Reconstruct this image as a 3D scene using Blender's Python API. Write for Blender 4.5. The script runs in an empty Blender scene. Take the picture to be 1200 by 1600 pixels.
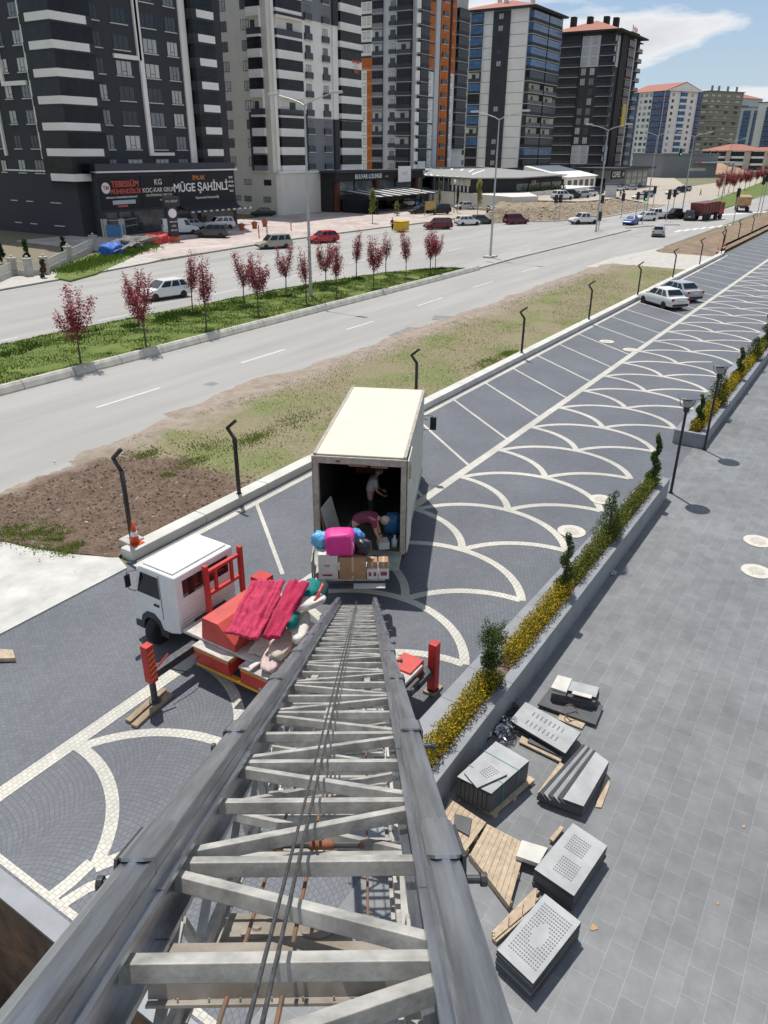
import bpy, bmesh, math, random
import numpy as np
from mathutils import Vector, Matrix
random.seed(7)
rnd = random.Random(11)
SC = bpy.context.scene
COL = SC.collection
PI = math.pi
def R_(d): return math.radians(d)

# ------------------------------------------------------------------ camera
CAM_H = 10.838
PITCH, ROLL, YAW, FPX = 0.447967, -0.008256, 0.567243, 1176.23
cy_, sy_, cp_, sp_ = math.cos(YAW), math.sin(YAW), math.cos(PITCH), math.sin(PITCH)
vF = Vector((cy_*cp_, sy_*cp_, -sp_))
vR0 = Vector((sy_, -cy_, 0)); vD0 = vF.cross(vR0)
vR = math.cos(ROLL)*vR0 + math.sin(ROLL)*vD0
vD = -math.sin(ROLL)*vR0 + math.cos(ROLL)*vD0
cam_d = bpy.data.cameras.new('camera'); cam = bpy.data.objects.new('camera', cam_d); COL.objects.link(cam)
M = Matrix.Identity(4)
for i in range(3):
    M[i][0] = vR[i]; M[i][1] = -vD[i]; M[i][2] = -vF[i]
M[2][3] = CAM_H
cam.matrix_world = M
cam_d.sensor_fit = 'VERTICAL'; cam_d.sensor_height = 24.0
cam_d.lens = FPX/1600*24.0
cam_d.clip_start = 0.05; cam_d.clip_end = 20000
SC.camera = cam
SC.render.resolution_x = 768; SC.render.resolution_y = 1024

# ------------------------------------------------------------------ sky and sun
SUN_AZ, SUN_EL = 51.0, 68.0
sun_d = bpy.data.lights.new('sun', 'SUN'); sun = bpy.data.objects.new('sun', sun_d); COL.objects.link(sun)
sdir = Vector((math.cos(R_(SUN_AZ))*math.cos(R_(SUN_EL)), math.sin(R_(SUN_AZ))*math.cos(R_(SUN_EL)), math.sin(R_(SUN_EL))))
sun.rotation_euler = sdir.to_track_quat('Z', 'Y').to_euler()
sun.location = sdir*60
sun_d.energy = 4.5; sun_d.angle = R_(0.5); sun_d.color = (1, 0.965, 0.91)
W_ = bpy.data.worlds.new('World'); SC.world = W_; W_.use_nodes = True
nt = W_.node_tree; nt.nodes.clear()
def wn(t, **k):
    n = nt.nodes.new(t)
    for a, b in k.items(): setattr(n, a, b)
    return n
out = wn('ShaderNodeOutputWorld'); bg = wn('ShaderNodeBackground'); bg.inputs[1].default_value = 0.108
sky = wn('ShaderNodeTexSky', sky_type='NISHITA', sun_disc=False, sun_elevation=R_(SUN_EL), sun_rotation=R_(90-SUN_AZ), altitude=900, air_density=1.0, dust_density=0.4, ozone_density=2.5)
tc = wn('ShaderNodeTexCoord'); sep = wn('ShaderNodeSeparateXYZ')
nt.links.new(tc.outputs['Generated'], sep.inputs[0])
# flat cloud layer: direction divided by height
addz = wn('ShaderNodeMath', operation='ADD'); addz.inputs[1].default_value = 0.12
nt.links.new(sep.outputs[2], addz.inputs[0])
mx = wn('ShaderNodeMath', operation='MAXIMUM'); mx.inputs[1].default_value = 0.02
nt.links.new(addz.outputs[0], mx.inputs[0])
dx = wn('ShaderNodeMath', operation='DIVIDE'); dy = wn('ShaderNodeMath', operation='DIVIDE')
nt.links.new(sep.outputs[0], dx.inputs[0]); nt.links.new(mx.outputs[0], dx.inputs[1])
nt.links.new(sep.outputs[1], dy.inputs[0]); nt.links.new(mx.outputs[0], dy.inputs[1])
cmb = wn('ShaderNodeCombineXYZ'); nt.links.new(dx.outputs[0], cmb.inputs[0]); nt.links.new(dy.outputs[0], cmb.inputs[1])
CS_ = 0.9; cn = wn('ShaderNodeTexNoise'); cn.inputs['Scale'].default_value = CS_; cn.inputs['Detail'].default_value = 8; cn.inputs['Roughness'].default_value = 0.55; cn.inputs['Distortion'].default_value = 0.25
cmap = wn('ShaderNodeMapping'); cmap.inputs['Location'].default_value = (0.2, -5.5, 0)
nt.links.new(cmb.outputs[0], cmap.inputs[0]); nt.links.new(cmap.outputs[0], cn.inputs['Vector'])
cr = wn('ShaderNodeValToRGB'); cr.color_ramp.elements[0].position = 0.49; cr.color_ramp.elements[1].position = 0.57
nt.links.new(cn.outputs[0], cr.inputs[0])
shade = wn('ShaderNodeValToRGB'); shade.color_ramp.elements[0].position = 0.5; shade.color_ramp.elements[1].position = 0.74
shade.color_ramp.elements[0].color = (8.6, 8.7, 8.8, 1); shade.color_ramp.elements[1].color = (5.9, 6.1, 6.6, 1)
nt.links.new(cn.outputs[0], shade.inputs[0])
mixc = wn('ShaderNodeMixRGB'); nt.links.new(cr.outputs[0], mixc.inputs[0]); nt.links.new(shade.outputs[0], mixc.inputs[2])
hzr = wn('ShaderNodeMapRange'); hzr.inputs['From Min'].default_value = 0.22; hzr.inputs['From Max'].default_value = 0.0; hzr.inputs['To Max'].default_value = 0.92; nt.links.new(sep.outputs[2], hzr.inputs[0])
mixh = wn('ShaderNodeMixRGB'); mixh.inputs[2].default_value = (4.6, 5.5, 6.6, 1); nt.links.new(hzr.outputs[0], mixh.inputs[0]); nt.links.new(sky.outputs[0], mixh.inputs[1])
nt.links.new(mixh.outputs[0], mixc.inputs[1])
nt.links.new(mixc.outputs[0], bg.inputs[0]); nt.links.new(bg.outputs[0], out.inputs[0])
SC.view_settings.view_transform = 'Standard'; SC.view_settings.look = 'None'
SC.view_settings.exposure = 0.0; SC.view_settings.gamma = 1; SC.view_settings.use_curve_mapping = False
SC.render.engine = 'CYCLES'
SC.cycles.max_bounces = 6; SC.cycles.use_denoising = True

# ------------------------------------------------------------------ measuring helpers (pixel of the 1200x1600 photograph -> metres)
CC = Vector((0, 0, CAM_H))
def ray(px, py): return vF*FPX + vR*(px-600) + vD*(py-800)
def G(px, py, z=0.0):
    r = ray(px, py); t = (z-CAM_H)/r.z
    return Vector((r.x*t, r.y*t, z))
def atY(px, py, Y):
    r = ray(px, py); t = Y/r.y
    return (r.x*t, CAM_H + r.z*t)
def atX(px, py, X):
    r = ray(px, py); t = X/r.x
    return (r.y*t, CAM_H + r.z*t)

# ------------------------------------------------------------------ materials
MATS = {}
def mat(name, col, rough=0.8, metal=0.0, var=0.0, scale=4.0, bump=0.0, bscale=30.0, col2=None, spec=None, island=0.0, coord='Object', detail=6, paint=False, stretch=None, bdist=0.02):
    if name in MATS: return MATS[name]
    m = bpy.data.materials.new(name); m.use_nodes = True; MATS[name] = m
    n = m.node_tree.nodes; l = m.node_tree.links; b = n['Principled BSDF']
    b.inputs['Roughness'].default_value = rough; b.inputs['Metallic'].default_value = metal
    if spec is not None: b.inputs['Specular IOR Level'].default_value = spec
    base = (*col, 1)
    b.inputs['Base Color'].default_value = base
    src = None
    tcn = n.new('ShaderNodeTexCoord'); vec = tcn.outputs[coord]
    if coord == 'World':
        pass
    if stretch:
        mp = n.new('ShaderNodeMapping'); mp.inputs['Scale'].default_value = stretch; l.new(vec, mp.inputs[0]); vec = mp.outputs[0]
    if paint:
        oi = n.new('ShaderNodeObjectInfo'); src = oi.outputs['Color']
    if var > 0 or col2:
        ns = n.new('ShaderNodeTexNoise'); ns.inputs['Scale'].default_value = scale; ns.inputs['Detail'].default_value = detail; ns.inputs['Roughness'].default_value = 0.6
        l.new(vec, ns.inputs['Vector'])
        rp = n.new('ShaderNodeValToRGB'); rp.color_ramp.elements[0].position = 0.33; rp.color_ramp.elements[1].position = 0.67
        c2 = col2 if col2 else tuple(min(1, c*(1+var)) for c in col)
        c1 = col if col2 else tuple(c*(1-var) for c in col)
        if paint:
            rp.color_ramp.elements[0].color = (1-var,)*3+(1,); rp.color_ramp.elements[1].color = (1, 1, 1, 1)
        else:
            rp.color_ramp.elements[0].color = (*c1, 1); rp.color_ramp.elements[1].color = (*c2, 1)
        l.new(ns.outputs[0], rp.inputs[0])
        if paint:
            mm = n.new('ShaderNodeMixRGB'); mm.blend_type = 'MULTIPLY'; mm.inputs[0].default_value = 1
            l.new(src, mm.inputs[1]); l.new(rp.outputs[0], mm.inputs[2]); src = mm.outputs[0]
        else: src = rp.outputs[0]
    if island > 0:
        g = n.new('ShaderNodeNewGeometry')
        mr = n.new('ShaderNodeMapRange'); mr.inputs['To Min'].default_value = 1-island; mr.inputs['To Max'].default_value = 1+island
        l.new(g.outputs['Random Per Island'], mr.inputs[0])
        mm = n.new('ShaderNodeVectorMath'); mm.operation = 'SCALE'
        if src is not None: l.new(src, mm.inputs[0])
        else: mm.inputs[0].default_value = col
        l.new(mr.outputs[0], mm.inputs['Scale']); src = mm.outputs[0]
    if src is not None: l.new(src, b.inputs['Base Color'])
    if bump > 0:
        bn = n.new('ShaderNodeTexNoise'); bn.inputs['Scale'].default_value = bscale; bn.inputs['Detail'].default_value = 5
        l.new(vec, bn.inputs['Vector'])
        bp = n.new('ShaderNodeBump'); bp.inputs['Strength'].default_value = bump; bp.inputs['Distance'].default_value = bdist
        l.new(bn.outputs[0], bp.inputs['Height']); l.new(bp.outputs[0], b.inputs['Normal'])
    return m

# ------------------------------------------------------------------ mesh building
class MB:
    def __init__(s): s.v = []; s.f = []; s.m = []; s.mi = 0
    def mat(s, i): s.mi = i; return s
    def add(s, vs, fs):
        o = len(s.v); s.v += [tuple(v) for v in vs]
        for f in fs: s.f.append([o+i for i in f]); s.m.append(s.mi)
        return s
    def box(s, x0, x1, y0, y1, z0, z1, T=None):
        vs = [Vector((x, y, z)) for z in (z0, z1) for y in (y0, y1) for x in (x0, x1)]
        if T is not None: vs = [T @ v for v in vs]
        return s.add(vs, [(0, 2, 3, 1), (4, 5, 7, 6), (0, 1, 5, 4), (2, 6, 7, 3), (0, 4, 6, 2), (1, 3, 7, 5)])
    def cbox(s, c, d, rz=0, T=None):
        t = Matrix.Translation(Vector(c)) @ Matrix.Rotation(rz, 4, 'Z')
        if T is not None: t = T @ t
        return s.box(-d[0]/2, d[0]/2, -d[1]/2, d[1]/2, -d[2]/2, d[2]/2, t)
    def prism(s, poly, z0, z1, T=None):
        n = len(poly)
        a = sum(poly[i][0]*poly[(i+1) % n][1]-poly[(i+1) % n][0]*poly[i][1] for i in range(n))
        if a < 0: poly = list(poly)[::-1]
        vs = [Vector((p[0], p[1], z0)) for p in poly]+[Vector((p[0], p[1], z1)) for p in poly]
        if T is not None: vs = [T @ v for v in vs]
        fs = [tuple(range(n-1, -1, -1)), tuple(range(n, 2*n))]+[(i, (i+1) % n, n+(i+1) % n, n+i) for i in range(n)]
        return s.add(vs, fs)
    def tube(s, pts, r, n=8, cap=True):
        pts = [Vector(p) for p in pts]; rs = r if isinstance(r, (list, tuple)) else [r]*len(pts)
        vs = []; up = Vector((0, 0, 1)); prev = None
        for i, p in enumerate(pts):
            d = (pts[min(i+1, len(pts)-1)]-pts[max(i-1, 0)])
            if d.length < 1e-9: d = Vector((0, 0, 1))
            d.normalize()
            if prev is None:
                a = d.cross(up)
                if a.length < 1e-3: a = Vector((1, 0, 0))
            else:
                a = prev - d*prev.dot(d)
                if a.length < 1e-4: a = d.orthogonal()
            a.normalize(); b = d.cross(a); prev = a
            for k in range(n):
                t = 2*PI*k/n; vs.append(p+(a*math.cos(t)+b*math.sin(t))*rs[i])
        fs = []
        for i in range(len(pts)-1):
            for k in range(n):
                fs.append((i*n+k, i*n+(k+1) % n, (i+1)*n+(k+1) % n, (i+1)*n+k))
        if cap: fs += [tuple(range(n-1, -1, -1)), tuple(range((len(pts)-1)*n, len(pts)*n))]
        return s.add(vs, fs)
    def beam(s, a, b, w, h, up=Vector((0, 0, 1)), prof=None):
        a = Vector(a); b = Vector(b); d = (b-a).normalized(); x = d.cross(Vector(up)).normalized(); u = x.cross(d)
        pr = prof or [(-w/2, -h/2), (w/2, -h/2), (w/2, h/2), (-w/2, h/2)]
        n = len(pr); vs = [a+x*p[0]+u*p[1] for p in pr]+[b+x*p[0]+u*p[1] for p in pr]
        fs = [tuple(range(n-1, -1, -1)), tuple(range(n, 2*n))]+[(i, (i+1) % n, n+(i+1) % n, n+i) for i in range(n)]
        return s.add(vs, fs)
    def cyl(s, c, r, h, n=16, r2=None, axis='Z', T=None):
        r2 = r if r2 is None else r2
        A = {'Z': Matrix.Identity(4), 'X': Matrix.Rotation(PI/2, 4, 'Y'), 'Y': Matrix.Rotation(-PI/2, 4, 'X')}[axis]
        t = Matrix.Translation(Vector(c)) @ A
        if T is not None: t = T @ t
        vs = [t @ Vector((r*math.cos(2*PI*k/n), r*math.sin(2*PI*k/n), 0)) for k in range(n)]+[t @ Vector((r2*math.cos(2*PI*k/n), r2*math.sin(2*PI*k/n), h)) for k in range(n)]
        return s.add(vs, [tuple(range(n-1, -1, -1)), tuple(range(n, 2*n))]+[(k, (k+1) % n, n+(k+1) % n, n+k) for k in range(n)])
    def lathe(s, prof, c=(0, 0, 0), n=16, T=None):
        vs = []
        for r, z in prof:
            for k in range(n): vs.append(Vector((c[0]+r*math.cos(2*PI*k/n), c[1]+r*math.sin(2*PI*k/n), c[2]+z)))
        if T is not None: vs = [T @ v for v in vs]
        fs = [(i*n+k, i*n+(k+1) % n, (i+1)*n+(k+1) % n, (i+1)*n+k) for i in range(len(prof)-1) for k in range(n)]
        return s.add(vs, fs+[tuple(range(n-1, -1, -1)), tuple(range((len(prof)-1)*n, len(prof)*n))])
    def quad(s, a, b, c, d): return s.add([Vector(a), Vector(b), Vector(c), Vector(d)], [(0, 1, 2, 3)])
    def mesh(s, name, mats):
        me = bpy.data.meshes.new(name); me.from_pydata(s.v, [], s.f)
        for m in (mats if isinstance(mats, (list, tuple)) else [mats]): me.materials.append(m)
        me.polygons.foreach_set('material_index', s.m)
        me.update(); return me
    def build(s, name, mats, parent=None, bevel=0, smooth=False, seg=2):
        me = s.mesh(name, mats); o = bpy.data.objects.new(name, me); COL.objects.link(o)
        if parent is not None: o.parent = parent
        if smooth:
            me.polygons.foreach_set('use_smooth', [True]*len(me.polygons))
        if bevel:
            b = o.modifiers.new('bevel', 'BEVEL'); b.width = bevel; b.segments = seg; b.limit_method = 'ANGLE'; b.angle_limit = R_(35)
            me.polygons.foreach_set('use_smooth', [True]*len(me.polygons))
            wn_ = o.modifiers.new('wn', 'WEIGHTED_NORMAL'); wn_.keep_sharp = True
        return o
def tag(o, label=None, cat=None, group=None, kind=None):
    if label: o['label'] = label
    if cat: o['category'] = cat
    if group: o['group'] = group
    if kind: o['kind'] = kind
    return o
def thing(name, label, cat, loc=(0, 0, 0), rz=0, group=None):
    o = bpy.data.objects.new(name, None); COL.objects.link(o); o.location = loc; o.rotation_euler = (0, 0, rz)
    o.empty_display_size = 0.2
    return tag(o, label, cat, group)
def struct(name, mb, m, z=None, **k):
    return tag(mb.build(name, m, **k), kind='structure')
KIDS = {}
def copy_tree(o, parent=None):
    c = o.copy(); COL.objects.link(c); c.parent = parent
    for ch in list(o.children): copy_tree(ch, c)
    return c
def dup(root, loc, rz=None, label=None, group=None, scale=None):
    r = copy_tree(root); r.location = loc
    if rz is not None: r.rotation_euler = (0, 0, rz)
    if label: r['label'] = label
    if group: r['group'] = group
    if scale: r.scale = scale if isinstance(scale, tuple) else (scale,)*3
    return r
def setcol(root, c):
    for ch in root.children:
        ch.color = (*c, 1)
        for g in ch.children: g.color = (*c, 1)
def text_mesh(txt, size, depth=0.02, bold=False, align='CENTER', spacing=1.0):
    """letters as a real mesh lying in XZ plane facing -Y, centred on x"""
    cu = bpy.data.curves.new('t', 'FONT'); cu.body = txt; cu.size = size; cu.extrude = depth/2
    cu.align_x = align; cu.align_y = 'CENTER'; cu.space_character = spacing
    if bold: cu.offset = size*0.02
    o = bpy.data.objects.new('t', cu); COL.objects.link(o)
    dg = bpy.context.evaluated_depsgraph_get(); dg.update()
    me = bpy.data.meshes.new_from_object(o.evaluated_get(dg))
    bpy.data.objects.remove(o)
    me.transform(Matrix.Rotation(PI/2, 4, 'X'))
    return me
def text(name, txt, size, m, loc, parent=None, rz=0, bold=False, align='CENTER', spacing=1.0, depth=0.04):
    me = text_mesh(txt, size, depth, bold, align, spacing); me.materials.clear(); me.materials.append(m)
    o = bpy.data.objects.new(name, me); COL.objects.link(o); o.location = loc; o.rotation_euler = (0, 0, rz)
    if parent is not None: o.parent = parent
    return o

# ================================================================== GROUND
def terrain_mat():
    m = mat('dry_land', (0.20, 0.165, 0.11), 0.95, var=0.35, scale=0.02, col2=(0.13, 0.15, 0.06), bump=0.3, bscale=2)
    return m
def setts_mat(name, tone, joint, var, size=(0.105, 0.105), fan=True, plain=False):
    m = bpy.data.materials.new(name); m.use_nodes = True; MATS[name] = m
    n = m.node_tree.nodes; l = m.node_tree.links; b = n['Principled BSDF']; b.inputs['Roughness'].default_value = 0.62
    def mth(op, a, b_=None, c=None):
        q = n.new('ShaderNodeMath'); q.operation = op
        for i, v in enumerate((a, b_, c)):
            if v is None: continue
            if isinstance(v, (int, float)): q.inputs[i].default_value = v
            else: l.new(v, q.inputs[i])
        return q.outputs[0]
    t = n.new('ShaderNodeTexCoord'); vec = t.outputs['Object']
    sx = n.new('ShaderNodeSeparateXYZ'); l.new(vec, sx.inputs[0])
    if fan:
        Pp = 2.611
        yl = mth('SUBTRACT', mth('MODULO', mth('ADD', sx.outputs[1], 100*Pp-8.70+Pp/2), Pp), Pp/2)
        arc = mth('SQRT', mth('SUBTRACT', 1.75**2, mth('MULTIPLY', yl, yl)))
        xr = mth('SUBTRACT', sx.outputs[0], arc)
        cb = n.new('ShaderNodeCombineXYZ'); l.new(mth('MULTIPLY', mth('ARCSINE', mth('DIVIDE', yl, 1.75)), 1.75), cb.inputs[0]); l.new(xr, cb.inputs[1]); v2 = cb.outputs[0]
    else: v2 = vec
    wob = n.new('ShaderNodeTexNoise'); wob.inputs['Scale'].default_value = 3.2; l.new(vec, wob.inputs['Vector'])
    wv = n.new('ShaderNodeVectorMath'); wv.operation = 'SCALE'; wv.inputs['Scale'].default_value = 0.06; l.new(wob.outputs[1], wv.inputs[0])
    av = n.new('ShaderNodeVectorMath'); l.new(v2, av.inputs[0]); l.new(wv.outputs[0], av.inputs[1])
    br = n.new('ShaderNodeTexBrick'); br.inputs['Scale'].default_value = 1.0; br.inputs['Brick Width'].default_value = size[0]; br.inputs['Row Height'].default_value = size[1]
    br.inputs['Mortar Size'].default_value = 0.007; br.inputs['Mortar Smooth'].default_value = 0.3; br.inputs['Bias'].default_value = 0
    br.inputs['Color1'].default_value = (*[c*(1-var) for c in tone], 1); br.inputs['Color2'].default_value = (*[c*(1+var) for c in tone], 1)
    br.inputs['Mortar'].default_value = (*joint, 1)
    l.new(av.outputs[0], br.inputs['Vector'])
    # broad wear and dust
    ns = n.new('ShaderNodeTexNoise'); ns.inputs['Scale'].default_value = 0.35; ns.inputs['Detail'].default_value = 9; ns.inputs['Roughness'].default_value = 0.62; l.new(vec, ns.inputs['Vector'])
    rp = n.new('ShaderNodeValToRGB'); rp.color_ramp.elements[0].position = 0.35; rp.color_ramp.elements[1].position = 0.7
    rp.color_ramp.elements[0].color = (0.86, 0.86, 0.87, 1); rp.color_ramp.elements[1].color = (1.15, 1.14, 1.12, 1); l.new(ns.outputs[0], rp.inputs[0])
    mm = n.new('ShaderNodeMixRGB'); mm.blend_type = 'MULTIPLY'; mm.inputs[0].default_value = 1; l.new(br.outputs[0], mm.inputs[1]); l.new(rp.outputs[0], mm.inputs[2])
    n2 = n.new('ShaderNodeTexNoise'); n2.inputs['Scale'].default_value = 1.7; n2.inputs['Detail'].default_value = 10; n2.inputs['Roughness'].default_value = 0.75; l.new(vec, n2.inputs['Vector'])
    r2 = n.new('ShaderNodeValToRGB'); r2.color_ramp.elements[0].position = 0.57; r2.color_ramp.elements[1].position = 0.78
    r2.color_ramp.elements[0].color = (0, 0, 0, 1); r2.color_ramp.elements[1].color = (0.45, 0.45, 0.45, 1); l.new(n2.outputs[0], r2.inputs[0])
    m3 = n.new('ShaderNodeMixRGB'); m3.inputs[2].default_value = (*[min(1, c*1.7+0.03) for c in tone], 1); l.new(r2.outputs[0], m3.inputs[0]); l.new(mm.outputs[0], m3.inputs[1])
    l.new(m3.outputs[0], b.inputs['Base Color'])
    bp = n.new('ShaderNodeBump'); bp.inputs['Strength'].default_value = 0.5; bp.inputs['Distance'].default_value = 0.012; bp.invert = True
    l.new(br.outputs['Fac'], bp.inputs['Height']); l.new(bp.outputs[0], b.inputs['Normal'])
    return m
M_SETT = setts_mat('grey_setts', (0.120, 0.129, 0.147), (0.088, 0.092, 0.10), 0.09)
M_SETT2 = setts_mat('grey_setts_rows', (0.120, 0.129, 0.147), (0.088, 0.092, 0.10), 0.10, fan=False); LY_ = 11.51
M_SETTW = setts_mat('white_setts', (0.54, 0.52, 0.455), (0.36, 0.34, 0.29), 0.07, fan=False)
def tile_mat(name, tone, joint, bw, rh, var=0.12, mortar=0.008, rough=0.6):
    m = bpy.data.materials.new(name); m.use_nodes = True; MATS[name] = m
    n = m.node_tree.nodes; l = m.node_tree.links; b = n['Principled BSDF']; b.inputs['Roughness'].default_value = rough
    t = n.new('ShaderNodeTexCoord'); vec = t.outputs['Object']
    br = n.new('ShaderNodeTexBrick'); br.inputs['Scale'].default_value = 1.0; br.inputs['Brick Width'].default_value = bw; br.inputs['Row Height'].default_value = rh
    br.inputs['Mortar Size'].default_value = mortar; br.offset = 0.5
    br.inputs['Color1'].default_value = (*[c*(1-var) for c in tone], 1); br.inputs['Color2'].default_value = (*[c*(1+var) for c in tone], 1); br.inputs['Mortar'].default_value = (*joint, 1)
    l.new(vec, br.inputs['Vector'])
    prev = br.outputs[0]
    for sc, lo, hi, a, c in ((0.22, 0.33, 0.68, 0.76, 1.2), (2.2, 0.35, 0.7, 0.84, 1.12), (60, 0.3, 0.7, 0.9, 1.12)):
        ns = n.new('ShaderNodeTexNoise'); ns.inputs['Scale'].default_value = sc; ns.inputs['Detail'].default_value = 8; ns.inputs['Roughness'].default_value = 0.65; l.new(vec, ns.inputs['Vector'])
        rp = n.new('ShaderNodeValToRGB'); rp.color_ramp.elements[0].position = lo; rp.color_ramp.elements[1].position = hi
        rp.color_ramp.elements[0].color = (a, a, a, 1); rp.color_ramp.elements[1].color = (c, c, c*0.985, 1); l.new(ns.outputs[0], rp.inputs[0])
        mm = n.new('ShaderNodeMixRGB'); mm.blend_type = 'MULTIPLY'; mm.inputs[0].default_value = 1; l.new(prev, mm.inputs[1]); l.new(rp.outputs[0], mm.inputs[2]); prev = mm.outputs[0]
    l.new(prev, b.inputs['Base Color'])
    bp = n.new('ShaderNodeBump'); bp.inputs['Strength'].default_value = 0.25; bp.inputs['Distance'].default_value = 0.01; bp.invert = True
    l.new(br.outputs['Fac'], bp.inputs['Height']); l.new(bp.outputs[0], b.inputs['Normal'])
    return m
M_PLAZA = tile_mat('plaza_tiles', (0.178, 0.184, 0.192), (0.245, 0.247, 0.245), 0.50, 0.36, var=0.08, mortar=0.006)
M_PINK = tile_mat('pink_pavers', (0.47, 0.39, 0.36), (0.50, 0.46, 0.42), 1.6, 0.8, var=0.10, mortar=0.03, rough=0.8)
M_ROAD = mat('asphalt_pale', (0.335, 0.325, 0.305), 0.9, var=0.13, scale=0.35, bump=0.25, bscale=25, detail=12, stretch=(.12, 1, 1))
M_CONC = mat('concrete', (0.45, 0.43, 0.385), 0.85, var=0.14, scale=1.2, bump=0.3, bscale=14, detail=10)
M_CONCP = mat('concrete_pale', (0.56, 0.55, 0.50), 0.85, var=0.13, scale=0.8, bump=0.3, bscale=12, detail=10)
M_SAND = mat('dust', (0.40, 0.35, 0.285), 0.95, var=0.13, scale=0.7, bump=0.5, bscale=10)
M_COPE = mat('coping_stone', (0.235, 0.245, 0.26), 0.55, var=0.14, scale=1.5, bump=0.15, bscale=20, detail=9)
M_WHITE = mat('road_paint', (0.62, 0.62, 0.60), 0.8, var=0.14, scale=2.5)
M_SOIL = mat('tilled_soil', (0.125, 0.082, 0.055), 0.98, var=0.35, scale=2.2, col2=(0.21, 0.15, 0.11), bump=1.0, bscale=7, bdist=0.08)

b = MB()
for (x0, x1, y0, y1) in ((3.6, 9000, -9000, 9000), (-9000, 3.6, 34, 9000), (-9000, 3.6, -9000, -20)):
    b.quad((x0, y0, -0.03), (x1, y0, -0.03), (x1, y1, -0.03), (x0, y1, -0.03))
struct('ground', b, terrain_mat())
b = MB(); px0, px1, py0, py1, dz = -8, 3.6, 4.2, 34, -3.4
b.quad((px0, py0, dz), (px1, py0, dz), (px1, py1, dz), (px0, py1, dz))
b.quad((px1, py0, dz), (px1, py1, dz), (px1, py1, -0.03), (px1, py0, -0.03))
b.quad((px0, py0, dz), (px1, py0, dz), (px1, py0, -0.03), (px0, py0, -0.03))
b.quad((px0, py1, dz), (px1, py1, dz), (px1, py1, -0.03), (px0, py1, -0.03))
b.quad((px0, py0, dz), (px0, py1, dz), (px0, py1, -0.03), (px0, py0, -0.03))
struct('excavation', b, mat('raw_earth_wall', (0.22, 0.15, 0.09), 0.95, var=0.4, scale=1.6, col2=(0.08, 0.06, 0.045), bump=1, bscale=5, bdist=0.1))
b = MB(); b.quad((-8, -20, 0.0), (3.2, -20, 0.0), (3.2, 4.2, 0.0), (-8, 4.2, 0.0)); b.quad((3.2, -60, 0.0), (190, -60, 0.0), (190, 4.9, 0.0), (3.2, 4.9, 0.0))
struct('plaza', b, M_PLAZA)

# roads: a big pale sheet with both carriageways
b = MB()
b.add([(3.2, 23.0, 0), (30, 24.6, 0), (190, 24.6, 0), (620, 22, 0), (620, 62, 0), (205, 64.8, 0), (150, 65.3, 0), (122, 65.4, 0), (104, 66.8, 0), (80, 67.3, 0), (66, 66.0, 0), (55.8, 64.7, 0), (46, 63.0, 0), (37, 61.8, 0), (3.2, 58, 0)], [tuple(range(15))])
struct('road', b, M_ROAD)
# paved shop forecourt beyond the far kerb, open area round the junction
b = MB(); b.prism([(58.5, 65.8), (66, 66.5), (80, 67.8), (104, 67.3), (123, 66.0), (128, 66.5), (134, 80), (140, 94), (60, 94)], 0.0, 0.13)
struct('forecourt', b, M_PINK)
b = MB(); b.prism([(30, 61.0), (37, 62.0), (46, 63.2), (55.8, 64.9), (58.5, 65.8), (59, 72), (30, 64.5)], 0.0, 0.12)
struct('pavement', b, M_CONC)
b = MB(); b.prism([(128.2, 66.5), (186, 64.9), (189, 66), (300, 66), (420, 100), (420, 118), (140.4, 118), (134.4, 80)], -0.02, 0.06)
struct('side_yard', b, M_SAND)

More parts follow.
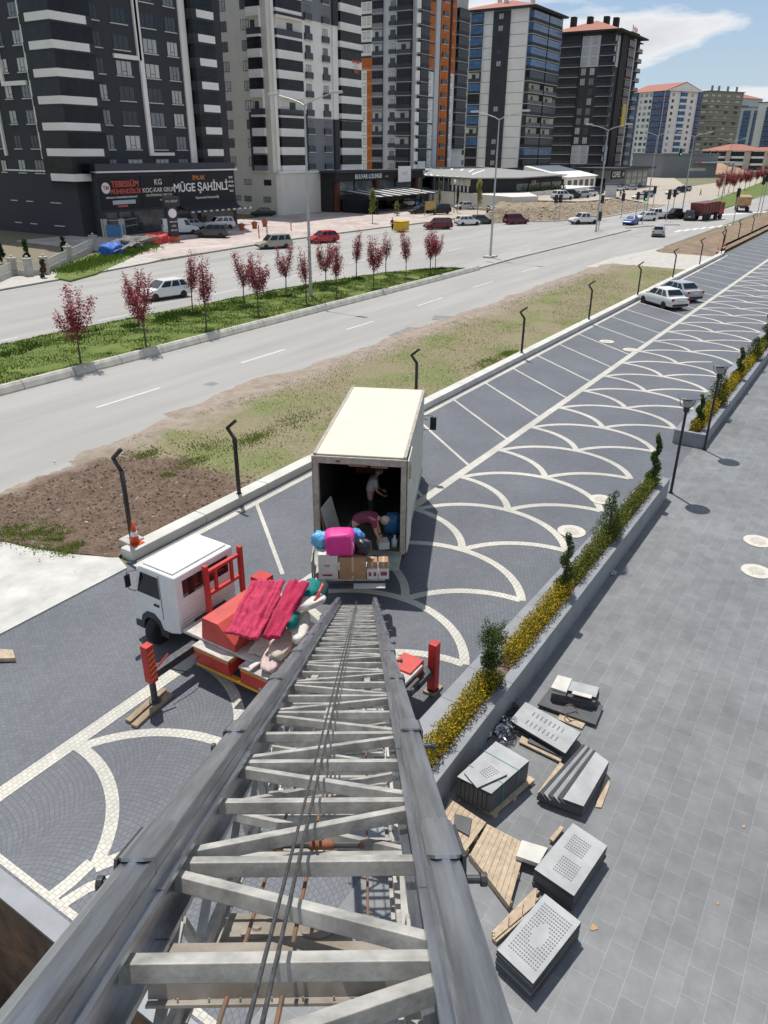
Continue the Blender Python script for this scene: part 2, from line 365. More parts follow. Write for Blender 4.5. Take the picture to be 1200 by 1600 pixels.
# verge between the road and the parking
def noise2(x, y, s, seed=0):
    from mathutils import noise
    return noise.noise(Vector((x*s+seed*13.7, y*s-seed*7.1, seed*3.3)))
def grid(name, x0, x1, nx, y0f, y1f, ny, hf, m, kind='structure'):
    vs = []; fs = []
    for i in range(nx+1):
        x = x0+(x1-x0)*i/nx; ya, yb = y0f(x), y1f(x)
        for j in range(ny+1):
            y = ya+(yb-ya)*j/ny; vs.append((x, y, hf(x, y, j/ny)))
    for i in range(nx):
        for j in range(ny):
            a = i*(ny+1)+j; fs.append((a, a+ny+1, a+ny+2, a+1))
    mb = MB(); mb.add(vs, fs); o = mb.build(name, m, smooth=True); tag(o, kind=kind); return o
def verge_mat():
    m = bpy.data.materials.new('verge'); m.use_nodes = True
    n = m.node_tree.nodes; l = m.node_tree.links; b = n['Principled BSDF']; b.inputs['Roughness'].default_value = 0.97; b.inputs['Specular IOR Level'].default_value = 0.2
    t = n.new('ShaderNodeTexCoord'); vec = t.outputs['Object']
    def ns(scale, lo, hi, det=8, r=0.65, st=None):
        q = n.new('ShaderNodeTexNoise'); q.inputs['Scale'].default_value = scale; q.inputs['Detail'].default_value = det; q.inputs['Roughness'].default_value = r
        if st:
            mp = n.new('ShaderNodeMapping'); mp.inputs['Scale'].default_value = st; l.new(vec, mp.inputs[0]); l.new(mp.outputs[0], q.inputs['Vector'])
        else: l.new(vec, q.inputs['Vector'])
        w = n.new('ShaderNodeMapRange'); w.inputs['From Min'].default_value = lo; w.inputs['From Max'].default_value = hi; l.new(q.outputs[0], w.inputs[0]); return w.outputs[0]
    def mix(f, a, b_):
        q = n.new('ShaderNodeMixRGB')
        for i, v in ((0, f), (1, a), (2, b_)):
            if isinstance(v, tuple): q.inputs[i].default_value = (*v, 1)
            else: l.new(v, q.inputs[i])
        return q.outputs[0]
    dry = mix(ns(9, .35, .7), (0.28, 0.235, 0.15), (0.15, 0.14, 0.07))
    dry = mix(ns(0.28, .46, .62), dry, (0.155, 0.18, 0.06))
    dry = mix(ns(26, .5, .8), dry, (0.42, 0.37, 0.27))
    dust = mix(ns(1.5, .35, .7), (0.36, 0.305, 0.25), (0.235, 0.19, 0.15))
    soil = mix(ns(3, .35, .7), (0.11, 0.075, 0.052), (0.20, 0.145, 0.11))
    sx = n.new('ShaderNodeSeparateXYZ'); l.new(vec, sx.inputs[0])
    wv = ns(0.5, 0.2, 0.8, 5)
    def step(axis, at, width, amp):
        a = n.new('ShaderNodeMath'); a.operation = 'MULTIPLY_ADD'; l.new(wv, a.inputs[0]); a.inputs[1].default_value = amp; l.new(sx.outputs[axis], a.inputs[2])
        w = n.new('ShaderNodeMapRange'); w.inputs['From Min'].default_value = at-width+amp/2; w.inputs['From Max'].default_value = at+width+amp/2; l.new(a.outputs[0], w.inputs[0]); return w.outputs[0]
    c = mix(step(0, 18.2, 0.5, 3.0), soil, dry)
    c = mix(step(1, 23.6, 0.7, 2.4), c, dust)
    l.new(c, b.inputs['Base Color'])
    bn = n.new('ShaderNodeTexNoise'); bn.inputs['Scale'].default_value = 7; bn.inputs['Detail'].default_value = 8; l.new(vec, bn.inputs['Vector'])
    bp = n.new('ShaderNodeBump'); bp.inputs['Strength'].default_value = 0.9; bp.inputs['Distance'].default_value = 0.08; l.new(bn.outputs[0], bp.inputs['Height']); l.new(bp.outputs[0], b.inputs['Normal'])
    return m
def vh(x, y, t):
    h = 0.10+0.05*noise2(x, y, 0.8)+0.03*noise2(x, y, 2.5)
    if x < 19: h += (0.10*abs(noise2(x, y, 1.6, 3))+0.07*noise2(x, y, 4.5, 4))*min(1, max(0, (19-x)/2))
    e = min(1, max(0, (1-t)*7)); return -0.05+(h+0.05)*e*min(1, t*8+0.75)
def vy1(x): return 25.2+0.9*noise2(x, 0, 0.12)+0.5*noise2(x, 1, 0.5)+(1.1 if x > 22 else 0.6*(x-16)/6 if x > 16 else -0.5)
grid('verge', 8.0, 84, 620, lambda x: 16.9 if x > 12.0 else (20.7 if x < 10.8 else 20.7-3.8*((x-10.8)/1.2)**.7)+0.15*noise2(x, 3, 2), vy1, 70, vh, verge_mat())
grid('far_verge', 97, 190, 200, lambda x: 16.9, lambda x: 25.3-(1.5*(x-97)/18 if x < 115 else 1.5)+0.6*noise2(x, 5, .1), 20, lambda x, y, t: -0.05+0.35*min(1, (1-t)*4)*min(1, max(0, (x-97)/4)), mat('bare_earth', (0.215, 0.155, 0.10), 0.95, var=0.3, scale=0.8, bump=0.8, bscale=4, bdist=0.1))
b = MB(); b.prism([(3.2, 16.2), (11.8, 16.2), (12.2, 17.2), (11.6, 18.2), (11.0, 19.6), (10.9, 20.9), (10.6, 21.3), (3.2, 22.0)], -0.02, 0.045)
struct('concrete_pad', b, mat('pad_concrete', (.42, .41, .375), .9, scale=1.1, col2=(.60, .59, .545), bump=.3, bscale=9, detail=12))
b = MB(); b.add([(84, 17.3, 0.02), (97.5, 17.3, 0.02), (99, 21, 0.02), (104, 24.5, 0.02), (90, 26.5, 0.02), (80, 26.5, 0.02), (83, 22, 0.02)], [tuple(range(7))])
struct('crossing_apron', b, M_CONC)

# ------------------------------------------------------------------ parking
b = MB(); b.quad((3.94, 4.9, 0.004), (190, 4.9, 0.004), (190, LY_, 0.004), (3.94, LY_, 0.004)); struct('parking', b, M_SETT)
b = MB(); b.quad((3.94, LY_, 0.004), (190, LY_, 0.004), (190, 16.5, 0.004), (3.94, 16.5, 0.004)); struct('parking_bays', b, M_SETT2)
b = MB()
LY = 11.51; HWL = 0.165
def strip(mb, pts, w, z):
    for i in range(len(pts)-1):
        pass
    n = len(pts); L = []; Rr = []
    for i in range(n):
        a = Vector(pts[max(i-1, 0)]); c = Vector(pts[min(i+1, n-1)]); d = (c-a).normalized(); nn = Vector((-d.y, d.x)); p = Vector(pts[i])
        L.append(p+nn*w/2); Rr.append(p-nn*w/2)
    mb.add([(q.x, q.y, z) for q in L]+[(q.x, q.y, z) for q in Rr], [(i, n+i, n+i+1, i+1) for i in range(n-1)])
strip(b, [(3.94, LY), (60, LY), (190, LY)], 2*HWL, 0.013)
A0, AA = 19.763, 3.323; CH = 2.611; SG = AA/2; RA = (CH*CH+SG*SG)/(2*SG)
YM = 8.70; YO = LY-HWL-2*CH
def arcp(xs, yc, a0, a1, n=18):
    th = math.asin(CH/RA); r = []
    for i in range(n+1):
        t = th*(a0+(a1-a0)*i/n); r.append((xs-(RA-SG)+RA*math.cos(t), yc+RA*math.sin(t)))
    return r
for k in range(-5, 48):
    x = A0+AA*k
    w = 0.235
    if x > 4.2: strip(b, arcp(x, YM, -1, 1, 28), w, 0.0090 if k % 2 else 0.0095)
    if x-SG > 4.0:
        strip(b, arcp(x-SG, LY-HWL, -1, 0, 16), w, 0.0110); strip(b, arcp(x-SG, YO, 0, 1, 16), w, 0.0105)
for k in range(-3, 30):
    x = 24.30+3.5*k
    if k == -3 : strip(b, [(14.0, 12.3), (17.2, 16.1)], 0.12, 0.010); continue
    if k in (-2,) : continue
    strip(b, [(x, LY+HWL), (x+3.63, 16.1)], 0.12, 0.010)
strip(b, [(12.0, 16.12), (100, 16.12)], 0.22, 0.0085)
strip(b, [(4.05, 4.9), (4.05, LY)], 0.12, 0.0087)
strip(b, [(4.84, 8.86), (4.4, 8.83), (4.0, 8.86)], .235, .0121); strip(b, [(4.0, 8.62), (4.5, 8.5), (5.2, 8.05), (5.9, 7.3), (6.3, 6.5)], .2, .0117)
struct('parking_markings', b, M_SETTW)
# low kerb walls and coping of the setting
b = MB()
x = 12.2
while x < 99:
    x2 = min(x+2.98, 99)
    if not (85.5 < x < 96.5 and False): b.box(x, x2, 16.42, 16.92, -0.05, 0.30)
    x += 3.0
o = struct('parking_kerb', b, M_CONCP, bevel=0.03)
b = MB(); b.prism([(99, 16.42), (99, 16.92), (108, 18.2), (108, 17.7)], -0.05, 0.3); b.prism([(108, 18.2), (108, 17.7), (190, 17.7), (190, 18.2)], -0.05, 0.3)
struct('parking_kerb_far', b, M_CONCP)
b = MB(); b.box(3.61, 3.94, 4.3, 34, -0.3, 0.02); struct('edge_coping', b, M_COPE)
# lane dashes
b = MB()
def dash(pa, pb, w=0.13):
    a = G(*pa); c = G(*pb); strip(b, [(a.x, a.y), (c.x, c.y)], w, 0.006)
for pa, pb in (((150, 637), (250, 606)), ((377, 567), (445, 546)), ((541, 515), (584, 502)), ((652, 478), (692, 465)), ((738, 449), (770, 440)), ((815, 425), (840, 418)), ((155, 501), (214, 489)), ((0, 533), (28, 527)), ((325, 462), (370, 452)), ((430, 437), (470, 429)), ((545, 412), (575, 405)), ((700, 392), (725, 387)), ((800, 399), (830, 391))):
    dash(pa, pb)
struct('lane_markings', b, M_WHITE)
b = MB()
for (px, py, lx, ly, rz) in ((636, 519, 3.2, 1.3, .1), (694, 497, 1.6, 1.6, .4), (330, 600, .6, .6, 0)):
    p = G(px, py); b.cbox((p.x, p.y, .002), (lx, ly, .006), rz)
struct('road_patch', b, mat('road_patch', (.22, .215, .205), .9, var=.2, scale=2))
b = MB()
# zebra crossing at the junction
for k in range(9):
    a = G(1060+k*13, 361-k*1.5); b.quad((a.x-2, a.y-0.3, .006), (a.x+2, a.y-.3, .006), (a.x+2, a.y+.3, .006), (a.x-2, a.y+.3, .006))
for k in range(9):
    a = G(1122+k*9, 336-k*.6); b.quad((a.x-2.5, a.y-0.35, .006), (a.x+2.5, a.y-.35, .006), (a.x+2.5, a.y+.35, .006), (a.x-2.5, a.y+.35, .006))
struct('crossing_markings', b, M_WHITE)
# far kerb line, divider line
b = MB()
def kerbline(pts, w, h):
    for p, q in zip(pts[:-1], pts[1:]):
        b.beam((p[0], p[1], h/2), (q[0], q[1], h/2), w, h)
kerbline([(58.5, 65.7), (66, 66.3), (80, 67.6), (104, 67.1), (122, 65.8)], 0.3, 0.17)
kerbline([(70.5, 35.0), (81.6, 35.3), (100, 35.0), (124.2, 34.6)], 0.25, 0.16)
kerbline([(128, 66.2), (146, 65.4), (186, 64.8)], 0.3, 0.15)
kerbline([tuple(G(*q)[:2]) for q in ((978, 357), (1000, 355), (1040, 352), (1062, 352))], 0.3, 0.15)
kerbline([tuple(G(*q)[:2]) for q in ((1110, 327), (1200, 305))], 0.3, 0.15)
struct('kerb', b, M_CONC)

# planted median
def my1(x):
    t = [(8, 43.6), (30, 44.1), (40, 43.7), (54, 43.0), (63, 41.2), (68, 38.8), (70.6, 36.0)]
    for (a, ya), (c, yc) in zip(t[:-1], t[1:]):
        if x <= c: return ya+(yc-ya)*(x-a)/(c-a)
    return t[-1][1]
def my0(x): return 35.0-0.25*min(1, abs(x-30)/30)*0
M_GRASSB = mat('grass_ground', (0.075, 0.12, 0.018), 0.95, var=0.4, scale=0.9, col2=(0.15, 0.19, 0.035), bump=0.8, bscale=9, bdist=0.06)
def mh(x, y, t): return 0.02+(0.26+0.08*noise2(x, y, .5)+0.05*noise2(x, y, 2))*min(1, (1-t)*6+0.2)
grid('median_bed', 8, 70.6, 300, my0, my1, 45, mh, M_GRASSB)

# ================================================================== LADDER LIFT (runs from the building down to the lorry)
M_ALU = mat('aluminium_worn', (0.42, 0.44, 0.475), 0.33, metal=0.9, var=0.30, scale=5.0, bump=0.12, bscale=30, stretch=(4, .35, 4), detail=10)
M_ALU2 = mat('aluminium_dull', (0.39, 0.378, 0.345), 0.65, metal=0.2, var=0.38, scale=7.0, bump=0.1, bscale=40, detail=9)
M_STEELD = mat('dark_steel', (0.08, 0.08, 0.085), 0.5, metal=0.5, var=0.3, scale=9)
M_RUST = mat('rusty_steel', (0.26, 0.12, 0.06), 0.85, metal=0.1, var=0.4, scale=8, col2=(0.14, 0.10, 0.08))
M_BEIGE = mat('weathered_plate', (0.34, 0.31, 0.26), 0.75, metal=0.1, var=0.25, scale=7, col2=(0.21, 0.17, 0.13))
M_ORANGE = mat('orange_rubber', (0.24, 0.085, 0.04), 0.8, var=0.4, scale=25)
M_CABLE = mat('steel_cable', (0.10, 0.10, 0.10), 0.5, metal=0.6, var=0.4, scale=120, stretch=(1, .3, 1))
Dl = ray(571, 882).normalized()
Lr = (vR - Dl*vR.dot(Dl)).normalized(); Lu = Lr.cross(Dl)
P0 = CC + vD*0.83 - vR*0.21
LM = Matrix.Identity(4)
for i in range(3): LM[i][0] = Lr[i]; LM[i][1] = Dl[i]; LM[i][2] = Lu[i]; LM[i][3] = P0[i]
ladder = thing('ladder_lift', 'long aluminium furniture lift ladder running down from the window to the open lorry', 'ladder')
ladder.matrix_world = LM
HW = 0.435
ends = [0.45, 2.17, 3.79, 5.48, 7.18, 8.84, 10.4, 12.0, 13.6, 15.2, 16.9, 18.25]
ends = ends[:-1]+[18.2]
for si in range(len(ends)-1):
    y0, y1 = ends[si], ends[si+1]; lift = 0.004*si
    for s in (-1, 1):
        b = MB()
        # rounded top extrusion, inner web and foot flange, all one rail profile
        pr = [(-.047, -.056), (-.047, -.016), (-.041, -.005), (-.030, 0), (-.016, .002), (-.010, .006), (.010, .006), (.016, .002), (.030, 0), (.041, -.005), (.047, -.016), (.047, -.056)]
        b.beam((s*HW, y0, lift-.0), (s*HW, y1-0.002, lift), 0, 0, up=(0, 0, 1), prof=pr)
        b.box(s*(HW-0.040)-.010, s*(HW-0.040)+.010, y0, y1-.002, -.235+lift, -.0505+lift)
        b.box(s*(HW-0.056)-.016, s*(HW-0.056)+.016, y0, y1-.002, -.118+lift, -.100+lift)
        b.box(s*(HW-0.06)-.03, s*(HW-0.06)+.03, y0, y1-.002, -.255+lift, -.2355+lift)
        b.box(s*(HW+0.03)-.006, s*(HW+0.03)+.006, y0, y1-.002, -.20+lift, -.0505+lift)
        b.build('rail', M_ALU, ladder, smooth=True).data.set_sharp_from_angle(angle=R_(30))
        # clamp plate with a pointed tongue where sections overlap
        if si > 0:
            b = MB(); L_ = 0.16 if si > 1 else 0.24
            for (a, c) in ((-.050, -.030), (-.030, .030), (.030, .050)):
                za, zb = [lift+.0125 - (.012 if abs(q) > .04 else 0) for q in (a, c)]
                ya = y0-(.03 if abs(a) > .04 else .07); yb_ = y0-(.03 if abs(c) > .04 else .07)
                xs = s*HW
                b.add([(xs+a, ya, za), (xs+c, yb_, zb), (xs+c, y0+L_, zb+.002), (xs+a, y0+L_, za+.002), (xs+a, ya, za-.01), (xs+c, yb_, zb-.01), (xs+c, y0+L_, zb-.008), (xs+a, y0+L_, za-.008)],
                      [(0, 1, 2, 3), (7, 6, 5, 4), (0, 4, 5, 1), (2, 6, 7, 3), (1, 5, 6, 2), (0, 3, 7, 4)])
            b.build('clamp_plate', M_ALU, ladder)
            b = MB(); b.box(s*(HW+.056)-.006, s*(HW+.056)+.006, y0-.04, y0+.22, -.15, .004)
            b.cyl((s*(HW+.062)-.0, y0+.03, -.09), .013, s*.05, 8, axis='X'); b.cyl((s*(HW+.11), y0+.03, -.09), .022, s*.02, 8, axis='X')
            b.build('side_bracket', M_STEELD, ladder, bevel=0.003)
# rungs of the upper face
pitch = 0.62; y = 1.25; k = 0; zt = -0.135
while y < 18.0:
    b = MB(); rw = .056; e = HW-.040
    b.box(-e, e, y-rw/2, y+rw/2, zt-.05, zt)
    b.build('rung', M_ALU2, ladder, bevel=0.004)
    for s_ in (-1, 1):
        b = MB(); b.tube([(s_*(e-.004), y-rw/2-.004, zt-.05), (s_*(e-.004), y-rw/2-.004, zt+.003), (s_*(e-.004), y+rw/2+.004, zt+.003), (s_*(e-.004), y+rw/2+.004, zt-.05)], .006, 5); b.build('weld_bead', M_ALU, ladder)
    if y+pitch < 18.1:
        b = MB(); ya, yb_ = y+.09, y+pitch-.09
        if k % 2 == 1: ya, yb_ = yb_, ya      # left end, right end
        b.beam((-e, ya, zt-.026), (e, yb_, zt-.026), .05, .048)
        b.build('diagonal_brace', M_ALU2, ladder, bevel=0.004)
    y += pitch; k += 1
# nested inner truss underneath
for s in (-1, 1):
    b = MB(); b.box(s*(HW-.10)-.012, s*(HW-.10)+.012, 0.6, 17.6, -.50, -.44); b.box(s*(HW-.105)-.022, s*(HW-.105)+.022, .6, 17.6, -.512, -.5005)
    yy = 0.7
    while yy < 17.4:
        b.beam((s*(HW-.085), yy, -.25), (s*(HW-.085), yy+.25, -.45), .02, .03, up=(1, 0, 0)); b.beam((s*(HW-.085), yy+.27, -.45), (s*(HW-.085), yy+.52, -.25), .02, .03, up=(1, 0, 0)); yy += .54
    b.build('lower_rail', M_ALU2, ladder)
y = 2.80; k = 0
while y < 17.4:      # second, nested section close below the first
    b = MB(); b.box(-.36, .36, y-.02, y+.02, -.275, -.235); b.build('inner_rung', M_ALU2, ladder)
    b = MB(); ya, yb_ = (y+.06, y+.5) if k % 2 else (y+.5, y+.06); b.beam((-.36, ya, -.257), (.36, yb_, -.257), .036, .034); b.build('inner_brace', M_ALU2, ladder)
    y += .60+rnd.uniform(-.03, .03); k += 1
y = 3.2; k = 0
while y < 17.5:
    y += rnd.uniform(-.05, .05); b = MB(); b.box(-.33, .33, y-.022, y+.022, -.46, -.42); b.build('lower_rung', M_ALU2, ladder, bevel=0.003)
    if k % 3 != 1:
        b = MB(); s = 1 if k % 2 else -1; b.beam((-.33, y+.07*1, -.44), (.33, y+.24, -.44), .038, .036) if s > 0 else b.beam((-.33, y+.24, -.44), (.33, y+.07, -.44), .038, .036)
        b.build('lower_brace', M_ALU2, ladder, bevel=0.003)
    y += .335; k += 1
for x in (-.012, .016):
    b = MB(); b.tube([(x-.004, .4, -.05), (x*.9, 6, -.045), (x*.5, 17.8, -.03)], .0055, 6); b.build('steel_cable', M_CABLE, ladder)
for x, x2, r in ((-.17, -.13, .007), (-.02, .05, .0075), (.22, .2, .005)):
    b = MB(); b.tube([(x, 1.9, -.36), (x2, 12.5, -.32)], r, 6); b.build('tie_rod', M_RUST, ladder)
b = MB(); b.cyl((-.40, 2.95, -.26), .012, .80, 8, axis='X')
for x in (-.30, -.05): b.cyl((x-.09, 2.95, -.26), .016, .03, 10, axis='X')
b.build('roller_shaft', M_STEELD, ladder)
for x in (-.16, .04, .24):
    b = MB(); b.lathe([(.012, -.05), (.016, -.048), (.018, -.03), (.017, 0), (.018, .03), (.016, .048), (.012, .05)], T=Matrix.Translation((x, 2.95, -.26)) @ Matrix.Rotation(PI/2, 4, 'Y'), n=14)
    b.build('roller', M_ORANGE, ladder, smooth=True)
b = MB(); b.box(-.385, .385, 2.10, 2.112, -.36, -.27); b.box(-.385, .385, 2.10, 2.20, -.268, -.26); b.box(-.385, .385, 2.075, 2.10, -.37, -.362)
for k in range(8): b.cyl((-.30+.085*k, 2.085, -.362), .003, .012, 6)
b.build('cross_channel', M_BEIGE, ladder)
b = MB(); b.prism([(-.38, 2.74), (.18, 2.74), (.13, 3.02), (-.33, 3.06)], -.575, -.56); b.box(-.38, .18, 2.72, 2.739, -.65, -.56)
b.build('mounting_plate', M_BEIGE, ladder)
for x in (-.20, .03):
    b = MB(); b.lathe([(.001, 0), (.062, 0), (.062, .006), (.018, .009), (.016, .02), (.001, .022)], c=(x, 2.90, -.559), n=20); b.build('plate_bolt', M_BEIGE, ladder)
for q in ((-.30, -.25, 4.6, 4.95, -.52, -.46), (.12, .18, 5.0, 5.45, -.42, -.38), (-.06, -.01, 4.9, 5.4, -.20, -.16), (.2, .25, 6.2, 6.8, -.2, -.16), (-.27, -.21, 6.2, 6.8, -.2, -.16), (-.1, -.05, 7.3, 7.8, -.2, -.16)):
    b = MB(); b.box(*q); b.build('stiffener', M_ALU2, ladder)
for yy in (3.0, 3.6, 4.4, 5.2, 6.5, 7.2, 8.0, 9.1):
    b = MB(); b.cyl((.30, yy, -.34), .018, .05, 8); b.cyl((.27, yy+.05, -.36), .012, .06, 8); b.build('bolt', M_STEELD, ladder)

# ================================================================== CARGO LORRY
M_BOXP = mat('cream_panel', (0.66, 0.61, 0.49), 0.55, var=0.06, scale=1.1, detail=9)
M_BOXS = mat('side_panel', (0.50, 0.50, 0.44), 0.5, var=0.13, scale=0.9, stretch=(1, 1, 3), detail=10)
M_TRIM = mat('worn_frame', (0.44, 0.41, 0.355), 0.7, var=0.2, scale=7, col2=(0.30, 0.245, 0.20), detail=9)
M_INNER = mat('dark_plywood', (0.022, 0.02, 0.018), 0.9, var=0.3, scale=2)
M_TYRE = mat('tyre_rubber', (0.02, 0.02, 0.021), 0.8, var=0.2, scale=9)
M_BLACK = mat('black_plastic', (0.015, 0.015, 0.016), 0.45)
M_CHROME = mat('bright_metal', (0.6, 0.6, 0.6), 0.25, metal=0.9)
M_GLASSD = mat('dark_glass', (0.012, 0.016, 0.02), 0.06, spec=0.8)
M_PAINT = mat('vehicle_paint', (1, 1, 1), 0.32, var=0.06, scale=0.8, paint=True)
M_REDL = mat('red_lens', (0.42, 0.01, 0.01), 0.2)
M_CLEARL = mat('clear_lens', (0.75, 0.77, 0.8), 0.15)
M_AMBER = mat('amber_lens', (0.75, 0.28, 0.02), 0.25)
LT = R_(25.5)
lorry = thing('box_lorry', 'cream box lorry parked on the grey setts with its rear open and being loaded', 'lorry', (14.97, 10.30, 0), LT)
LL = 6.15; HB = 1.18; ZF = 1.05; ZT = 3.73
b = MB(); b.box(0.0, LL, -HB, HB, ZT-.05, ZT); b.build('box_roof', M_BOXP, lorry, bevel=.02)
for s in (-1, 1):
    b = MB(); b.box(0.10, LL, s*(HB-.0)-.03, s*(HB-.0)+.03-.03, ZF-.06, ZT-.052)
    for k in range(1, 6): b.box(0.1+k*1.0, .104+k*1.0+.02, s*HB-.036 if s < 0 else s*HB+.0005, s*HB-.0305 if s < 0 else s*HB+.006, ZF, ZT-.08)
    b.build('side_wall', M_BOXS, lorry)
    b = MB(); b.box(0.0, LL, s*HB-.045, s*HB+.045, ZT-.051, ZT+.012); b.build('roof_rail', M_TRIM, lorry, bevel=.01)
    b = MB(); b.box(0.0, LL, s*HB-.05, s*HB+.05, ZF-.16, ZF-.061); b.build('floor_rail', M_TRIM, lorry, bevel=.01)
    b = MB(); b.box(-.06, .09, s*(HB-.02)-.07, s*(HB-.02)+.07, ZF-.1, ZT-.06); b.build('rear_post', M_TRIM, lorry, bevel=.012)
b = MB(); b.box(LL-.06, LL-.01, -HB+.04, HB-.04, ZF, ZT-.06); b.build('front_wall', M_BOXS, lorry)
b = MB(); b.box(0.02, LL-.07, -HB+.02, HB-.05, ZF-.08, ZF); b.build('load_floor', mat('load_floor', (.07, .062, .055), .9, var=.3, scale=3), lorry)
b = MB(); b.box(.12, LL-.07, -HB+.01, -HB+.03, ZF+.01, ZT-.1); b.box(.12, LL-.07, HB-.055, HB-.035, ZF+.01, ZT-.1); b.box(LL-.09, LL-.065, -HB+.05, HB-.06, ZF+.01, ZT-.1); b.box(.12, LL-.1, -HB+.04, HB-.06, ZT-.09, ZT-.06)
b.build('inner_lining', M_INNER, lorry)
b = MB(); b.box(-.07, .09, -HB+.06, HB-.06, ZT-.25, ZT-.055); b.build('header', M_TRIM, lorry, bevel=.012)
b = MB(); b.box(-.05, .08, -HB+.06, HB-.06, ZF-.16, ZF-.082); b.build('rear_sill', M_TRIM, lorry, bevel=.01)
b = MB()
for (ya, yb_, za, zb) in ((-.2, .28, .19, .235), (-.75, -.3, .215, .245), (.5, .62, .1, .15)): b.prism([(-.0735, ya), (-.0705, ya), (-.0705, yb_), (-.0735, yb_)], ZT-.055-zb+.0, ZT-.055-za+.02)
b.build('rust_patch', M_RUST, lorry)
# doors folded back along both sides
for s in (-1, 1):
    d = MB(); d.box(.02, 1.12, s*(HB+.085)-.02, s*(HB+.085)+.02, ZF-.1, ZT-.1); do = d.build('rear_door', M_BOXS if s < 0 else M_TRIM, lorry, bevel=.008)
    d = MB()
    for zz in (1.3, 2.2, 3.3): d.box(-.02, .10, s*(HB+.055)-.02, s*(HB+.055)+.02, zz, zz+.12)
    d.build('hinge', M_RUST, do)
b = MB(); b.tube([(.0, -HB-.14, 3.15), (.25, -HB-.13, 3.52)], .022, 6); b.build('wooden_prop', mat('timber', (.42, .27, .13), .8, var=.25, scale=6), lorry)
# chassis, wheels, cab
b = MB(); b.box(.3, LL+1.9, -.45, -.33, .62, .86); b.box(.3, LL+1.9, .33, .45, .62, .86)
for x in (1.0, 2.4, 3.8, 5.2): b.box(x, x+.12, -.325, .325, .64, .84)
b.build('chassis', M_STEELD, lorry)
b = MB(); b.box(2.6, 3.6, .5, 1.0, .45, .92); b.build('fuel_tank', M_STEELD, lorry, bevel=.06)
def wheel(parent, x, y, r, w, m_rim=None, side=1):
    t = MB(); t.lathe([(r*.62, -w/2), (r*.93, -w/2), (r, -w*.3), (r, w*.3), (r*.93, w/2), (r*.62, w/2)], T=Matrix.Translation((x, y, r)) @ Matrix.Rotation(PI/2, 4, 'X'), n=20)
    o = t.build('wheel', M_TYRE, parent, smooth=True)
    q = MB(); q.lathe([(r*.63, -w*.40), (r*.55, -w*.46), (r*.50, -w*.36), (r*.2, -w*.30), (r*.16, -w*.44), (.01, -w*.46)][::-1]+[(r*.63, w*.40)], T=Matrix.Translation((x, y, r)) @ Matrix.Rotation(-PI/2 if side > 0 else PI/2, 4, 'X'), n=14)
    q.build('rim', m_rim or M_CHROME, o)
    return o
for x in (1.7,):
    for y in (-1.0, -.72, .72, 1.0): wheel(lorry, x, y, .42, .24, M_STEELD, 1 if y > 0 else -1)
for y in (-.98, .98): wheel(lorry, 6.9, y, .42, .24, M_STEELD, 1 if y > 0 else -1)
b = MB(); b.prism([(LL+.15, -1.0), (LL+1.75, -1.0), (LL+1.9, -.8), (LL+1.9, .8), (LL+1.75, 1.0), (LL+.15, 1.0)], .55, 1.55); b.prism([(LL+.15, -.98), (LL+1.70, -.98), (LL+1.82, -.8), (LL+1.82, .8), (LL+1.70, .98), (LL+.15, .98)], 1.551, 2.55)
cabm = b.build('cab', M_BOXP, lorry, bevel=.05)
b = MB(); b.box(LL+1.825, LL+1.84, -.85, .85, 1.65, 2.4); b.build('windscreen', M_GLASSD, lorry)
for s in (-1, 1):
    b = MB(); b.box(LL+.8, LL+1.5, s*.985-.006, s*.985+.006, 1.65, 2.35); b.build('side_window', M_GLASSD, lorry)
    b = MB(); b.tube([(LL+1.5, s*1.0, 2.35), (LL+1.35, s*1.42, 2.4), (LL+1.35, s*1.45, 1.9), (LL+1.5, s*1.0, 1.8)], .015, 6); b.cbox((LL+1.35, s*1.46, 2.12), (.09, .22, .46)); b.build('wing_mirror', M_BLACK, lorry, bevel=.01)
    b = MB(); b.box(-.03, .0, s*.95-.12, s*.95+.12, .78, .87); b.build('tail_light', M_REDL, lorry)
# tail lift plate hanging on the right
b = MB(); b.box(-.98, -.08, -1.16, 1.16, ZF-.1, ZF-.05); b.box(-1.03, -.981, -1.16, 1.16, ZF-.09, ZF-.055); tl = b.build('tail_lift', mat('green_grey_plate', (.30, .33, .27), .6, var=.2, scale=2.5), lorry, bevel=.006)
b = MB(); b.cyl((-.45, -.45, ZF-.049), .11, .01, 18); b.build('manhole_ring', M_STEELD, tl)

# ================================================================== LADDER TRUCK
M_RED = mat('red_paint', (0.50, 0.035, 0.03), 0.45, var=0.16, scale=3, detail=9)
M_REDF = mat('faded_red', (0.52, 0.07, 0.055), 0.6, var=0.12, scale=3, detail=9)
M_WHITEP = mat('white_cab_paint', (0.78, 0.78, 0.76), 0.35, var=0.05, scale=2)
M_WHITED = mat('dirty_white', (0.50, 0.46, 0.41), 0.75, var=0.3, scale=3, detail=9)
M_TIMBER = mat('rough_timber', (0.30, 0.225, 0.15), 0.85, var=0.3, scale=4, stretch=(1, 8, 1), detail=9)
M_YEL = mat('yellow_edge', (0.62, 0.30, 0.03), 0.6)
lt = thing('ladder_truck', 'white cabbed ladder truck with a red steel bed standing on its outriggers', 'truck', (10.25, 9.8, 0), 0)
# local x: world X ; local y: world Y, cab at +y, roof at z 2.5
def T_(x, y, z): return (x-10.25, y-9.8, z)
def cbx(name, x0, x1, y0, y1, z0, z1, m, par=lt, bevel=.015):
    mb = MB(); a = T_(x0, y0, z0); c = T_(x1, y1, z1); mb.box(a[0], c[0], a[1], c[1], a[2], c[2]); return mb.build(name, m, par, bevel=bevel)
